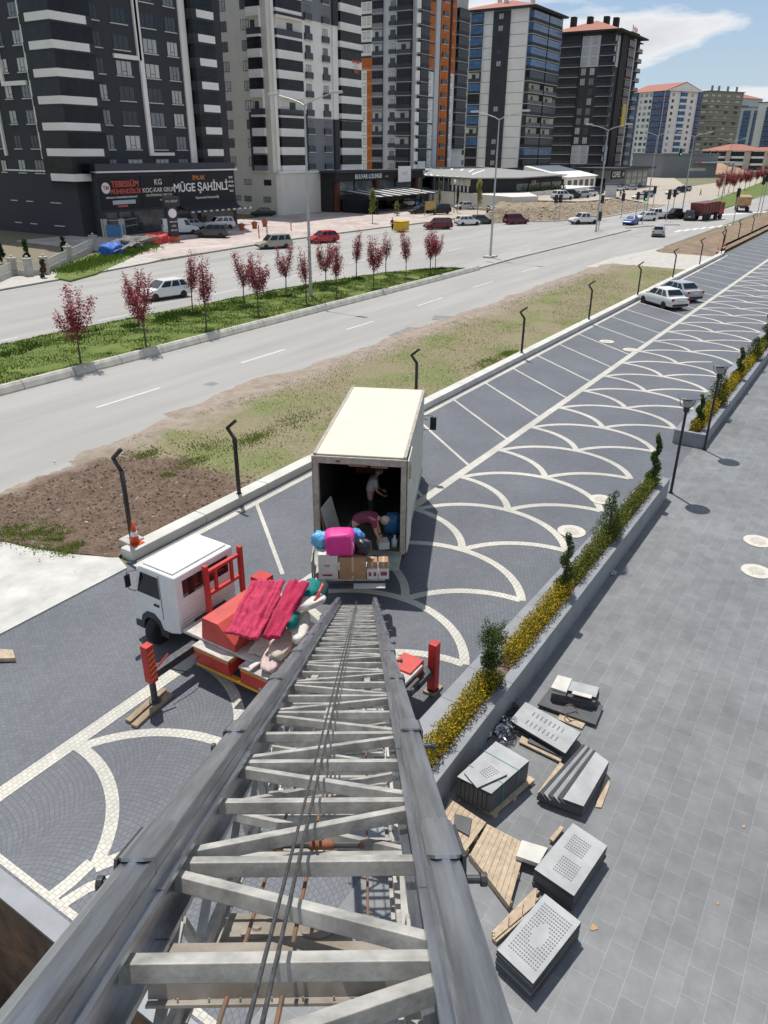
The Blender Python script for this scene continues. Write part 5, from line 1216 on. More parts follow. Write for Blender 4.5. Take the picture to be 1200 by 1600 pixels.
def reg_vg(r):
    x = 12+70*r.random(); y = 17+7.6*r.random()
    s = noise2(x, y, .28, 12)
    if x < 18.5+2*noise2(x, y, .5): return None
    if s < .05-.3*r.random(): return None
    return (x, y, vh(x, y, .5)-.01, .7+.5*r.random())
blades('verge_grass', 30000, reg_vg, .03, .10, leaf_mat('verge_blade', (.20, .20, .06), (.46, .38, .22), (.30, .27, .11)), 'sparse dry grass on the verge beside the parking kerb', .022, 4)
M_TUFT = leaf_mat('tuft_blade', (.13, .19, .03), (.30, .36, .08), (.20, .27, .05))
def tuft(cs, seed, label, n=1200, m=None):
    n = int(n*.9)
    def f(r):
        cx, cy, rx, ry = r.choice(cs); return (r.gauss(cx, rx), r.gauss(cy, ry), .10, 1)
    return blades('green_tuft', n, f, .03, .10, m or M_TUFT, label, .024, seed)
def gt(*q): a = G(q[0], q[1]); return (a.x, a.y, q[2], q[3])
tuft([gt(25, 832, .5, .3), gt(60, 838, .4, .3), gt(85, 850, .3, .2), gt(110, 860, .25, .2)], 21, 'lush green tufts at the edge of the tilled soil by the pale concrete', 4200)
tuft([gt(262, 748, .2, .2), gt(300, 725, .5, .25), (20.0, 21, .5, .5), gt(225, 715, .3, .2)], 22, 'green weeds between the tilled soil and the first dry grass', 2200)
tuft([gt(762, 570, .9, .35), gt(795, 556, .5, .3)], 23, 'green weeds right of the box lorry behind the kerb', 2200)
tuft([gt(395, 690, .6, .3), gt(450, 665, 1.2, .5)], 24, 'green weeds left of the box lorry roof', 1800)
# stones and litter of the verge
b = MB(); r2 = random.Random(8)
def rock(mb, p, s, r):
    vs = []; 
    for dx, dy, dz_ in ((1, 0, 0), (-1, 0, 0), (0, 1, 0), (0, -1, 0), (0, 0, 1), (0, 0, -1)): vs.append(Vector(p)+Vector((dx*r.uniform(.6, 1.2), dy*r.uniform(.6, 1.2), dz_*r.uniform(.4, .8)))*s)
    mb.add(vs, [(0, 2, 4), (2, 1, 4), (1, 3, 4), (3, 0, 4), (2, 0, 5), (1, 2, 5), (3, 1, 5), (0, 3, 5)])
for _ in range(900):
    x = r2.uniform(10.5, 80); y = r2.uniform(17.2, 25.5); rock(b, (x, y, vh(x, y, .5)), r2.uniform(.015, .07), r2)
tag(b.build('verge_stones', mat('pale_stone', (.42, .38, .32), .9, island=.4)), 'small pale stones scattered over the verge', 'stones', kind='stuff')
b = MB()
for _ in range(3600):
    x = r2.uniform(8.5, 18.8); y = r2.uniform(17.2, 23.4)
    if x < 12 and y < 21: continue
    rock(b, (x, y, vh(x, y, .5)), r2.uniform(.02, .075), r2)
tag(b.build('soil_clods', mat('soil_clod', (.15, .10, .072), .97, island=.45)), 'dark brown clods of freshly turned soil', 'soil', kind='stuff')

# plum trees
def plum_proto(seed, dense=1.0, spread=.42, H=3.9):
    r = random.Random(seed); t = bpy.data.objects.new('plum_tree', None); COL.objects.link(t)
    b = MB(); b.tube([(0, 0, 0), (.02*r.uniform(-1, 1), .03*r.uniform(-1, 1), H*.2), (0, 0, H*.38)], [.035, .028, .022], 6); b.build('trunk', M_BARK, t)
    tips = []; b = MB()
    for k in range(13):
        a = r.uniform(0, 6.28); s = r.uniform(.3, 1)*spread; z0 = H*r.uniform(.26, .42); z1 = H*r.uniform(.68, 1.0)*(1-.18*s/spread)
        p0 = Vector((0, 0, z0)); p1 = Vector((math.cos(a)*s*.7, math.sin(a)*s*.7, (z0+z1)*.48)); p2 = Vector((math.cos(a)*s*1.05+r.uniform(-.08, .08), math.sin(a)*s*1.05+r.uniform(-.08, .08), z1))
        b.tube([p0, p1, p2], [.014, .010, .003], 4); tips.append((p0, p1, p2))
    b.build('branches', M_BARK, t)
    b = MB()
    for (p0, p1, p2) in tips:
        for k in range(int(170*dense)):
            q = r.uniform(.18, 1.0); p = p0.lerp(p1, q*2) if q < .5 else p1.lerp(p2, q*2-1); sp = .11*(1.2-q*.5)
            leaf(b, p+Vector((r.gauss(0, sp), r.gauss(0, sp), r.gauss(0, sp))), r.uniform(.06, .115), r)
    b.build('crown', M_LPLUM, t); return t
protos = [plum_proto(31, 1.25, .62, 3.9), plum_proto(32, .8, .48, 4.0), plum_proto(33, .65, .42, 4.0), plum_proto(34, 1.1, .5, 3.8), plum_proto(35, .4, .42, 3.8), plum_proto(36, .22, .15, 2.6)]
used = [False]*6
TR = [(130, 567, 432, 0, -8, 'leftmost red leaved tree, with the widest dense crown, on the median'), (217, 512, 405, 1, -5, 'red leaved tree at the rear of the median, left of the white moving hatchback'), (229, 541, 410, 1, -4, 'red leaved tree at the front of the median overlapping the nose of the moving hatchback'),
      (301, 487, 385, 2, -6, 'red leaved tree behind the tail of the moving hatchback'), (323, 515, 392, 2, 0, 'slim red leaved tree alone right of the moving hatchback'), (382, 477, 380, 1, 0, 'slender rear tree of the close red pair left of the first street light'), (404, 492, 382, 3, 0, 'denser front tree of the close red pair left of the first street light'),
      (447, 460, 368, 1, -4, 'red leaved tree in front of the beige parked van'), (479, 475, 372, 4, 0, 'sparse red leaved tree directly left of the first street light pole'), (510, 450, 362, 0, 0, 'dense red tree in front of the small red car'), (526, 464, 372, 2, 3, 'thin red tree just right of the dense one by the street light'),
      (557, 435, 355, 2, 0, 'red tree standing alone left of the yellow skip'), (584, 450, 358, 3, 0, 'dense red tree at the front of the median, third from its far end'), (603, 428, 352, 4, 0, 'sparse red tree at the rear near the walking person'), (634, 434, 352, 2, 0, 'red tree in front of the yellow skip'), (642, 416, 350, 1, 0, 'rear red tree right beside the yellow skip'), (672, 428, 348, 3, 0, 'last red tree at the rounded end of the median')]
for (bx, by, ty, pi_, lean, lb) in TR:
    g = G(bx, by, .25); g.y = max(35.9, min(g.y, my1(min(g.x, 70.4))-.4)); h = Hof(bx, by, bx, ty); s = h/3.9
    if used[pi_]: o = copy_tree(protos[pi_])
    else: o = protos[pi_]; used[pi_] = True
    o.location = (g.x, g.y, .2); o.scale = (s*1.3, s*1.3, s); o.rotation_euler = (0, R_(lean*.5), bx*.7) if lean == 0 else (R_(-lean*.8), R_(lean*.3), 0)
    tag(o, lb, 'tree', 'red leaved trees on the medians')
FT = [(1122, 306), (1131, 303), (1138, 301), (1145, 303), (1155, 297), (1163, 298), (1170, 294), (1180, 291), (1188, 288), (1197, 286)]
fl = ['far red tree, leftmost of the row on the distant median', 'far red tree, second from the left of the distant row', 'far red tree, third from the left of the distant row', 'far red tree, fourth from the left of the distant row', 'far red tree behind the yellow tipper truck, left one', 'far red tree behind the yellow tipper truck, right one', 'far red tree just right of the yellow tipper truck', 'far red tree, third from the right edge', 'far red tree, second from the right edge', 'far red tree at the right edge of the picture']
for k, ((bx, by), lb) in enumerate(zip(FT, fl)):
    g = G(bx, by); o = copy_tree(protos[(0, 3)[k % 2]]); o.location = (g.x, g.y, 0); s = 1.7+.12*(k % 3); o.scale = (s*1.35, s*1.35, s); o.rotation_euler = (0, 0, k); tag(o, lb, 'tree', 'red leaved trees on the medians')
for i_, u in enumerate(used):
    if not u:
        for ch in list(protos[i_].children): bpy.data.objects.remove(ch)
        bpy.data.objects.remove(protos[i_])
# far median grass
b = MB(); pts = [G(1110, 322), G(1130, 327), G(1170, 313), G(1200, 304), G(1230, 293), G(1230, 270), G(1200, 281), G(1160, 297), G(1128, 308), G(1105, 316)]
b.prism([(p.x, p.y) for p in pts], 0.0, .18); struct('far_median', b, M_GRASSB)
# broadleaf young trees by the forecourt
def young_tree(name, bx, by, ty, w, m, label, bushy=1.0, group='young trees by the forecourt', trunk=.4):
    g = G(bx, by); h = Hof(bx, by, bx, ty); t = thing(name, label, 'tree', (g.x, g.y, .05), 0, group); r = random.Random(bx)
    mt = G(bx+1, by)-G(bx, by); wm = w*mt.length/2*.55
    b = MB(); b.tube([(0, 0, 0), (0, 0, h*trunk), (.05, .05, h*.8)], [.06, .05, .02], 6)
    for k in range(7):
        a = r.uniform(0, 6.28); b.tube([(0, 0, h*r.uniform(.3, .55)), (math.cos(a)*wm*.7, math.sin(a)*wm*.7, h*r.uniform(.6, .9))], [.02, .006], 4)
    b.build('trunk', M_BARK, t)
    b = MB()
    for k in range(14):
        a = r.uniform(0, 6.28); q = r.random(); rr = wm*.7*(1-q*.5); clump(b, (math.cos(a)*rr*r.random(), math.sin(a)*rr*r.random(), h*(trunk*.9+(1-trunk*.9)*q)), (wm*.5, wm*.5, h*.12), int(60*bushy), .16+.0009*g.length, r, .2)
    b.build('crown', m, t); return t
young_tree('young_tree', 582, 350, 296, 28, M_LSPRING, 'light green young tree in front of the lounge pergola')
young_tree('young_tree', 657, 326, 300, 14, M_LSPRING, 'small green tree right of the pergola', .6)
young_tree('young_tree', 686, 330, 298, 14, M_LSPRING, 'thin yellowish tree by the pale wall', .35)
young_tree('young_tree', 714, 333, 294, 10, M_LDARK, 'thin dark tree beside the black lamp post at the pale wall', .5)
young_tree('young_tree', 746, 336, 285, 27, leaf_mat('yellowgreen_leaf', (.22, .23, .05), (.50, .46, .15), (.34, .34, .09)), 'round yellow green tree in front of the pale restaurant wall', 1.2)
young_tree('young_tree', 620, 338, 312, 20, M_LSPRING, 'bare spreading bush on the forecourt by the walking person', .25, trunk=.15)
young_tree('young_tree', 616, 318, 290, 18, leaf_mat('olive_leaf', (.12, .12, .04), (.32, .30, .12), (.2, .2, .07)), 'olive coloured shrub in front of the lounge corner', .6, trunk=.2)
young_tree('evergreen_tree', 45, 418, 376, 22, M_LGREEN, 'small pointed spruce behind the low garden fence', 1.3, 'evergreens', .15)
young_tree('evergreen_tree', 102, 402, 372, 24, M_LDARK, 'dark shrub against the blackish building wall', 1.3, 'evergreens', .15)
young_tree('evergreen_tree', 4, 412, 378, 26, M_LDARK, 'dark shrub at the left edge below the tower', 1.3, 'evergreens', .15)
young_tree('evergreen_tree', 795, 340, 322, 14, M_LDARK, 'dark bush on the slope edge of the side street', 1.3, 'evergreens', .1)
young_tree('evergreen_tree', 762, 336, 322, 12, M_LDARK, 'short cone shaped evergreen in the front bed by the white hatchback', 1.2, 'evergreens', .05)
young_tree('evergreen_tree', 921, 298, 268, 14, M_LDARK, 'tall dark evergreen left of the cafe', 1.3, 'evergreens', .1)
young_tree('evergreen_tree', 1098, 268, 254, 14, M_LDARK, 'dark evergreen in front of the filling station canopy, left', 1.3, 'evergreens', .1)
young_tree('evergreen_tree', 1120, 268, 254, 12, M_LDARK, 'dark evergreen in front of the filling station canopy, right', 1.3, 'evergreens', .1)
young_tree('young_tree', 70, 436, 408, 22, leaf_mat('brown_twig', (.07, .035, .025), (.20, .11, .06)), 'reddish brown bush at the end of the garden fence', .9, trunk=.1)

# street lights
M_GALV = mat('galvanised', (.42, .43, .43), .45, metal=.5, var=.1, scale=3)
sl = None
def street_light(bx, by, H, lb, half=2.9):
    global sl
    g = G(bx, by)
    if sl is None:
        sl = thing('street_light', lb, 'street light', (g.x, g.y, 0), 0, 'double armed street lights')
        b = MB(); b.tube([(0, 0, .02), (0, 0, 13.6)], [.135, .06], 12); b.cyl((0, 0, .0), .24, .03, 12); b.cyl((0, 0, .031), .16, .5, 12, r2=.14); b.build('pole', M_GALV, sl, smooth=False)
        for s in (-1, 1):
            b = MB(); b.tube([(0, 0, 13.5), (0, s*.5, 13.75), (0, s*1.4, 14.0), (0, s*2.5, 14.25)], [.05, .045, .04, .035], 8); a = b.build('arm', M_GALV, sl)
            b = MB(); b.prism([(-.10, 2.4), (-.16, 2.7), (-.15, 3.2), (-.06, 3.4), (.06, 3.4), (.15, 3.2), (.16, 2.7), (.10, 2.4)] if s > 0 else [(-.10, -2.4), (-.16, -2.7), (-.15, -3.2), (-.06, -3.4), (.06, -3.4), (.15, -3.2), (.16, -2.7), (.10, -2.4)], 14.22, 14.38); b.build('lamp_head', mat('lamp_head_grey', (.5, .5, .5), .4), a, bevel=.03)
        o = sl
    else: o = copy_tree(sl); o['label'] = lb
    o.location = (g.x, g.y, .2 if by > 420 else .02); o.scale = (1, 1, H/14.3); return o
street_light(486, 467, 14.3, 'tall double armed street light rising from the grass median'); street_light(766, 402, 14.6, 'double armed street light on the paved divider, second from the left'); street_light(931, 362, 14.4, 'double armed street light near the white pickup, third from the left')
street_light(1010, 331, 14.5, 'distant double armed street light behind the junction, fourth from the left'); street_light(1066, 329, 14.5, 'distant double armed street light left of the red tipper truck'); street_light(1127, 313, 14, 'distant double armed street light at the head of the far median')
for k in (0,):
    b = MB(); g = G(766, 402); b.prism([(g.x-.9, g.y-.5), (g.x+.9, g.y-.5), (g.x+.9, g.y+.5), (g.x-.9, g.y+.5)], 0.005, .18); b.build('lamp_footing', M_CONC, None); tag(bpy.data.objects['lamp_footing'], 'small concrete island under the second street light', 'footing')
g = G(709, 333); t = thing('lamp_post', 'short black lamp post with a globe before the pale wall', 'lamp', (g.x, g.y, 0)); b = MB(); b.tube([(0, 0, 0), (0, 0, 5.2)], .07, 8); b.build('pole', M_LAMPB, t); b = MB(); b.lathe([(.05, 5.2), (.22, 5.35), (.26, 5.6), (.15, 5.85), (.02, 5.9)], n=12); b.build('globe', mat('globe_white', (.8, .8, .8), .3), t, smooth=True)
# traffic signals
M_GREENL = bpy.data.materials.new('signal_green'); M_GREENL.use_nodes = True; q = M_GREENL.node_tree.nodes['Principled BSDF']; q.inputs['Base Color'].default_value = (.0, .6, .25, 1); q.inputs['Emission Color'].default_value = (.02, .9, .4, 1); q.inputs['Emission Strength'].default_value = 1.2
M_LENSO = mat('unlit_lens', (.03, .03, .03), .3)
def signal(bx, by, H, lb, lit=False, dy=0, arm=0, face=R_(180+32)):
    g = G(bx, by); t = thing('traffic_signal', lb, 'traffic light', (g.x, g.y, 0), face, 'traffic lights at the junction')
    b = MB(); b.tube([(0, 0, 0), (0, 0, H)], .07, 8); b.build('pole', M_GALV, t)
    ox = 0
    if arm: b = MB(); b.tube([(0, 0, H-.3), (0, arm, H+.2)], .05, 6); b.build('arm', M_GALV, t); ox = arm
    b = MB(); b.box(-.15, .15, ox-.18, ox+.18, H-1.15, H-.02); b.box(-.17, -.155, ox-.30, ox+.30, H-1.25, H+.08); hd = b.build('signal_head', M_BLACK, t)
    for k in range(3):
        b = MB(); b.cyl((.15, ox, H-.22-.36*k), .12, .03, 14, axis='X'); b.build('lens', M_GREENL if (lit and k == 2) else M_LENSO, hd)
    return t
signal(1003, 351, 4.9, 'traffic light on the divider beside the blue saloon, showing green', True)
signal(970, 342, 4.2, 'traffic light facing away, leftmost of the junction cluster'); signal(993, 339, 4.2, 'traffic light left of the green one'); signal(1018, 336, 5.0, 'traffic light between two distant street light poles')
signal(1040, 346, 4.8, 'traffic light above the black pickup, left one of two'); signal(1049, 341, 4.8, 'traffic light above the black pickup, right one of two'); signal(1066, 329.5, 11.5, 'high traffic light hung on a mast over the junction, showing green', True, arm=-2.2)
signal(1145, 352, 5.6, 'traffic light right of the red tipper truck'); signal(938, 344, 4.0, 'traffic light beside the white pickup', False); signal(1182, 342, 7, 'traffic light in the right cluster, left one'); signal(1187, 341, 7.4, 'traffic light in the right cluster, right one'); signal(935, 360, 2.6, 'low traffic light at the third street light base'); signal(866, 347, 4.2, 'traffic light at the foot of the earth bank, left one'); signal(873, 346, 4.2, 'traffic light at the foot of the earth bank, right one')

# ================================================================== BUILDINGS
def wmat(name, c, v=.05, r=.85): return mat(name, c, r, var=v, scale=.35, detail=8)
W_DARK = wmat('render_charcoal', (.040, .043, .052)); W_OFFW = wmat('render_offwhite', (.80, .78, .74)); W_BEIGE = wmat('render_beige', (.66, .64, .58)); W_LGREY = wmat('render_lightgrey', (.50, .52, .55)); W_MGREY = wmat('render_midgrey', (.20, .21, .225))
W_ORG = wmat('render_orange', (.55, .15, .03)); W_BLKW = wmat('render_black', (.022, .022, .025)); W_WHITE = wmat('render_white', (.80, .79, .76)); W_ROOF = mat('roof_tiles', (.36, .145, .10), .85, var=.15, scale=2, bump=.6, bscale=9); W_MAROON = wmat('render_maroon', (.10, .03, .028))
M_BGLASS = mat('balcony_glass', (.012, .014, .019), .2, var=.5, scale=.6, spec=.25); M_BLUEG = mat('blue_glass', (.035, .11, .26), .15, var=.45, scale=.5, spec=.5); M_RAILG = mat('rail_dark', (.03, .035, .05), .3)
def pane_mat():
    m = bpy.data.materials.new('window_pane'); m.use_nodes = True; n = m.node_tree.nodes; l = m.node_tree.links; b = n['Principled BSDF']; b.inputs['Roughness'].default_value = .12
    oi = n.new('ShaderNodeObjectInfo'); t = n.new('ShaderNodeTexCoord'); w = n.new('ShaderNodeTexWave'); w.inputs['Scale'].default_value = 3.5; w.inputs['Distortion'].default_value = 3; l.new(t.outputs['Object'], w.inputs['Vector'])
    rp = n.new('ShaderNodeValToRGB'); rp.color_ramp.interpolation = 'CONSTANT'; e = rp.color_ramp.elements; e[0].color = (.03, .035, .045, 1); e[1].position = .35; e[1].color = (.42, .44, .43, 1)
    for ps, c in ((.6, (.20, .22, .24)), (.75, (.55, .55, .52)), (.92, (.06, .07, .09))): q = e.new(ps); q.color = (*c, 1)
    l.new(oi.outputs['Random'], rp.inputs[0]); r2_ = n.new('ShaderNodeMapRange'); r2_.inputs['To Min'].default_value = .55; r2_.inputs['To Max'].default_value = 1.25; l.new(w.outputs[1], r2_.inputs[0])
    s = n.new('ShaderNodeVectorMath'); s.operation = 'SCALE'; l.new(rp.outputs[0], s.inputs[0]); l.new(r2_.outputs[0], s.inputs['Scale']); l.new(s.outputs[0], b.inputs['Base Color']); return m
M_PANE = pane_mat(); M_WFR = mat('window_frame_dark', (.03, .03, .033), .5); M_SILL = mat('sill_white', (.55, .54, .52), .7)
WMESH = {}
def win_mesh(w, h, kind):
    k = (round(w, 2), round(h, 2), kind)
    if k in WMESH: return WMESH[k]
    b = MB(); f = .07
    b.mat(0); b.box(-w/2, w/2, -.05, .0, -h/2, -h/2+f); b.box(-w/2, w/2, -.05, 0, h/2-f, h/2)
    b.box(-w/2, -w/2+f, -.05, 0, -h/2+f, h/2-f); b.box(w/2-f, w/2, -.05, 0, -h/2+f, h/2-f)
    n = 1 if w < .9 else (2 if w < 1.7 else 3)
    for i in range(1, n): x = -w/2+w*i/n; b.box(x-.035, x+.035, -.05, 0, -h/2+f, h/2-f)
    if kind in ('win', 'wins') and w > 1.2: b.box(-w/2+w/n+.036 if n > 1 else -w/2+f, w/2-w/n-.036 if n > 2 else w/2-f, -.048, -.002, -h*.22, -h*.22+.06)
    b.mat(1); b.box(-w/2+f, w/2-f, -.022, -.004, -h/2+f, h/2-f)
    if kind == 'wins': b.mat(2); b.box(-w/2-.12, w/2+.12, -.16, 0, -h/2-.12, -h/2-.002)
    if kind == 'french':
        b.mat(3); b.box(-w/2-.25, w/2+.25, -.38, -.34, -h/2-.05, -h/2+.95); b.box(-w/2-.25, -w/2-.21, -.339, 0, -h/2-.05, -h/2+.95); b.box(w/2+.21, w/2+.25, -.339, 0, -h/2-.05, -h/2+.95); b.mat(2); b.box(-w/2-.3, w/2+.3, -.42, 0, -h/2-.18, -h/2-.052)
    me = b.mesh('window', [M_WFR, M_PANE, M_SILL, M_RAILG]); WMESH[k] = me; return me
class Bld:
    def __init__(s, name, label, cat, o, rz=0, group=None):
        s.o = thing(name, label, cat, (o[0], o[1], 0), rz, group); s.nw = 0; s.extra = MB(); s.org = Vector((o[0], o[1], 0)); s.rz = rz; s.nb = 0; s.bx = MB()
    def fr(s, face, u, n, z):
        """face F: u=world X, plane coordinate n=Y ; face L: u=world Y, n=X ; returns local point+rot"""
        if face == 'F': return Vector((u-s.org.x, n-s.org.y, z)), 0
        return Vector((n-s.org.x, u-s.org.y, z)), -PI/2
    def box(s, name, x0, x1, y0, y1, z0, z1, m, par=None):
        b = MB(); b.box(x0-s.org.x, x1-s.org.x, y0-s.org.y, y1-s.org.y, z0, z1); return b.build(name, m, par or s.o)
    def poly(s, name, pts, z0, z1, m, par=None):
        b = MB(); b.prism([(p[0]-s.org.x, p[1]-s.org.y) for p in pts], z0, z1); return b.build(name, m, par or s.o)
    def panel(s, face, u0, u1, n, z0, z1, m, proud=.04, name='wall_panel'):
        if face == 'F': return s.box(name, u0, u1, n-proud, n-.002, z0, z1, m)
        return s.box(name, n-proud, n-.002, u0, u1, z0, z1, m)
    def win(s, face, u, n, z, w, h, kind='win'):
        p, r = s.fr(face, u, n, z+h/2); me = win_mesh(w, h, kind); s.nw += 1
        if s.nw <= 96:
            o = bpy.data.objects.new('window', me); COL.objects.link(o); o.parent = s.o; o.location = p; o.rotation_euler = (0, 0, r)
        else:
            T = Matrix.Translation(p) @ Matrix.Rotation(r, 4, 'Z'); off = len(s.extra.v); s.extra.v += [tuple(T @ v.co) for v in me.vertices]
            for pl in me.polygons: s.extra.f.append([off+i for i in pl.vertices]); s.extra.m.append(pl.material_index)
    def balc(s, face, u0, u1, n, z, par, glass=None, d=1.0, fh=2.95, slab=None, ph=1.0, kind='glazed', name='balcony'):
        a, b_ = min(u0, u1), max(u0, u1); b = MB(); dd = d
        def bb(ua, ub, na, nb, za, zb):
            if face == 'F': b.box(ua-s.org.x, ub-s.org.x, n-nb-s.org.y, n-na-s.org.y, za, zb)
            else: b.box(n-nb-s.org.x, n-na-s.org.x, ua-s.org.y, ub-s.org.y, za, zb)
        b.mat(0); bb(a-.05, b_+.05, .003, dd+.05, z, z+.11)
        if kind == 'glazed':
            b.mat(1); bb(a, b_, .003, dd, z+.112, z+ph)
            b.mat(2); bb(a+.03, b_-.03, .003, dd-.03, z+ph+.002, z+fh-.25)
            b.mat(3); bb(a, b_, .003, dd, z+fh-.248, z+fh-.002)
            b.mat(4); k = max(2, int((b_-a)/1.1))
            for i in range(1, k): u = a+(b_-a)*i/k; bb(u-.02, u+.02, dd-.029, dd-.012, z+ph+.003, z+fh-.251)
            bb(a+.03, b_-.03, dd-.028, dd-.004, z+ph+.9, z+ph+.94)
        else:
            b.mat(5); bb(a, b_, dd-.06, dd, z+.112, z+1.05); bb(a, a+.06, .003, dd-.061, z+.112, z+1.05); bb(b_-.06, b_, .003, dd-.061, z+.112, z+1.05)
            b.mat(3); bb(a, b_, .003, dd, z+fh-.248, z+fh-.002)
            b.mat(4); m_ = (a+b_)/2; bb(m_-.1, m_+min(1.5, (b_-a)*.3), .003, .05, z+.17, z+2.2)
            b.mat(1); bb(a, a+.12, .003, dd-.1, z+1.06, z+fh-.25)
        o = b.build(name, [slab or M_SILL, par, glass or M_BGLASS, par, M_WFR, M_RAILG], s.o); s.nb += 1; return o
    def done(s):
        if s.extra.v: tag(s.extra.build('small_windows', [M_WFR, M_PANE, M_SILL, M_RAILG], s.o), kind='stuff')
def uF(px, py, Y): return atY(px, py, Y)[0]
def uL(px, py, X): return atX(px, py, X)[0]

# ---- A : charcoal tower with shops
A = Bld('apartment_tower', 'charcoal tower with white ribbons and wrap round balconies above the shops at the left', 'building', (82, 96), 0, 'apartment towers along the road')
YA, XA = 91.0, 68.0; FH = 2.93; ZA = 6.9; NA = 12
A.box('wall', XA, 97.0, YA, 112, -1.0, 43, W_DARK)
P2 = G(80, 265, 8.0)
A.poly('podium', [(94.8, 88.4), (69.2, 88.4), (P2.x, P2.y), (67.9, 106), (94.8, 90.99), (94.8, 90.99)][:4]+[(67.99, 90.98), (94.8, 90.98)], 0, 7.9, W_DARK)
A.poly('podium_roof', [(95.2, 88.0), (69.0, 88.0), (P2.x-.3, P2.y-.3), (67.95, 106), (67.97, 90.97), (95.2, 90.97)], 7.92, 8.1, W_OFFW)
A.poly('parapet', [(95.0, 88.3), (69.1, 88.3), (P2.x, P2.y), (P2.x+.1, P2.y+.1), (69.15, 88.4), (95.0, 88.4)], 8.12, 9.0, M_RAILG)
for (a, c, z0, z1) in ((146.5, 153, 7.9, 43), (290, 299, 7.9, 43)): A.panel('F', uF(a, 160, YA), uF(c, 160, YA), YA, z0, z1, W_OFFW, .25, 'white_ribbon')
x_ = uF(227, 160, YA); A.panel('F', x_-.35, x_+.35, YA, 9.9, 43, W_OFFW, .3, 'white_ribbon'); A.panel('F', x_+.36, uF(260, 160, YA)+.3, YA, 9.9, 10.3, W_OFFW, .3, 'white_ribbon')
x_ = uF(213, 60, YA); A.panel('F', x_-.3, x_+.3, YA, 21.4, 43, W_OFFW, .3, 'white_ribbon'); A.panel('F', uF(175, 78, YA), x_-.31, YA, 21.4, 21.9, W_OFFW, .3, 'white_ribbon')
for k in range(NA):
    zb = ZA+FH*k
    for (a, c, kd) in ((157, 170, 1.7), (188, 212, 1.7), (233, 254, 1.7), (269, 285, 1.7)):
        u0, u1 = uF(a, 160, YA), uF(c, 160, YA); A.win('F', (u0+u1)/2, YA, zb+.85, min(2.6, u1-u0), 1.75, 'wins')
    for (a, c) in ((34, 53), (8, 22)):
        u0, u1 = uL(a, 150, XA), uL(c, 150, XA); A.win('L', (u0+u1)/2, XA, zb+.85, abs(u1-u0)*.8, 1.6, 'wins')
    A.win('L', 106.0, XA, zb+.85, 1.2, 1.5, 'wins')
    # corner balcony, footprint wraps round the corner
    if k >= 0:
        b = MB(); ox, oy = 82, 96
        ft = [(XA-.003, 96.2), (XA-1.0, 95.8), (XA-1.0, YA-1.0), (73.1, YA-1.0), (73.5, YA-.003), (XA-.003, YA-.003)]
        sh = lambda e: [(XA-.003-ox, 96.2-oy), (XA-1.0+e-ox, 95.8-e-oy), (XA-1.0+e-ox, YA-1.0+e-oy), (73.1-e-ox, YA-1.0+e-oy), (73.5-ox, YA-.003-oy), (XA-.003-ox, YA-.003-oy)]
        b.mat(1); b.prism(sh(.02), zb, zb+.93); b.mat(2); b.prism(sh(.07), zb+.932, zb+2.75); b.mat(1); b.prism(sh(.02), zb+2.752, zb+FH-.002)
        b.mat(0); b.box(XA-1.05-ox, XA-1.0-ox+.018, YA-1.0-oy, 94.6-oy, zb+.02, zb+.90); b.box(XA-1.0-ox, 72.2-ox, YA-1.05-oy, YA-.982-oy, zb+.02, zb+.90)
        b.mat(4)
        for xx in (68.2, 69.4, 70.6, 71.8): b.box(xx-ox, xx+.04-ox, YA-.96-oy, YA-.935-oy, zb+.94, zb+2.74)
        b.build('balcony', [W_OFFW, W_DARK, M_BGLASS, W_DARK, M_WFR], A.o)
    u0, u1 = uF(301, 160, YA), uF(333, 160, YA)
    bo = A.balc('F', u0, u1, YA, zb, W_DARK, M_BGLASS, 1.3, FH, W_DARK)
    A.box('parapet_band', u0+.9, u1+.03, YA-1.36, YA-1.302, zb+.03, zb+.97, W_OFFW)
A.panel('L', 96.4, 96.9, XA, 9.5, 43, W_OFFW, .3, 'white_ribbon'); A.panel('L', 102.3, 102.8, XA, 18, 43, W_OFFW, .3, 'white_ribbon'); A.panel('L', 97.6, 102.29, XA, 18, 18.5, W_OFFW, .3, 'white_ribbon'); A.panel('L', 104.6, 105, XA, 9.8, 18, W_OFFW, .3, 'white_ribbon')
for zz in (1.3, 4.2):
    for yy in (95.8, 101.5, 105): A.win('L', yy, XA, zz, 1.9 if yy < 100 else 1.3, 1.1, 'wins')
A.done()
# shop front
def g_front(u0, u1, z0, z1, Y, m, nm='shop_glazing'): A.panel('F', u0, u1, Y, z0, z1, m, .06, nm)
M_SHOPG = mat('shop_glass', (.05, .06, .065), .1, var=.5, scale=.8)
for (a, c) in ((69.7, 71.6), (72.0, 73.9), (74.5, 79.8), (80.2, 86.2), (87, 93.9)): g_front(a, c, .3, 3.1, 88.4, M_SHOPG)
aw = MB(); aw.add([(82.6, 88.3, 3.5), (95.6, 88.3, 3.5), (95.9, 86.2, 2.7), (82.4, 86.2, 2.7), (82.6, 88.3, 3.44), (95.6, 88.3, 3.44), (95.9, 86.2, 2.64), (82.4, 86.2, 2.64)], [(0, 3, 2, 1), (4, 5, 6, 7), (0, 1, 5, 4), (2, 3, 7, 6), (1, 2, 6, 5), (3, 0, 4, 7)])
aw_o = thing('awning', 'black shop awning with white striped valance under the large white sign', 'awning', (0, 0, 0)); aw.build('canopy', W_BLKW, aw_o)
b = MB()
for k in range(22):
    if k % 2: b.box(82.4+k*.614, 82.4+(k+1)*.614, 86.16, 86.19, 2.45, 2.69)
b.build('valance', M_SILL, aw_o)
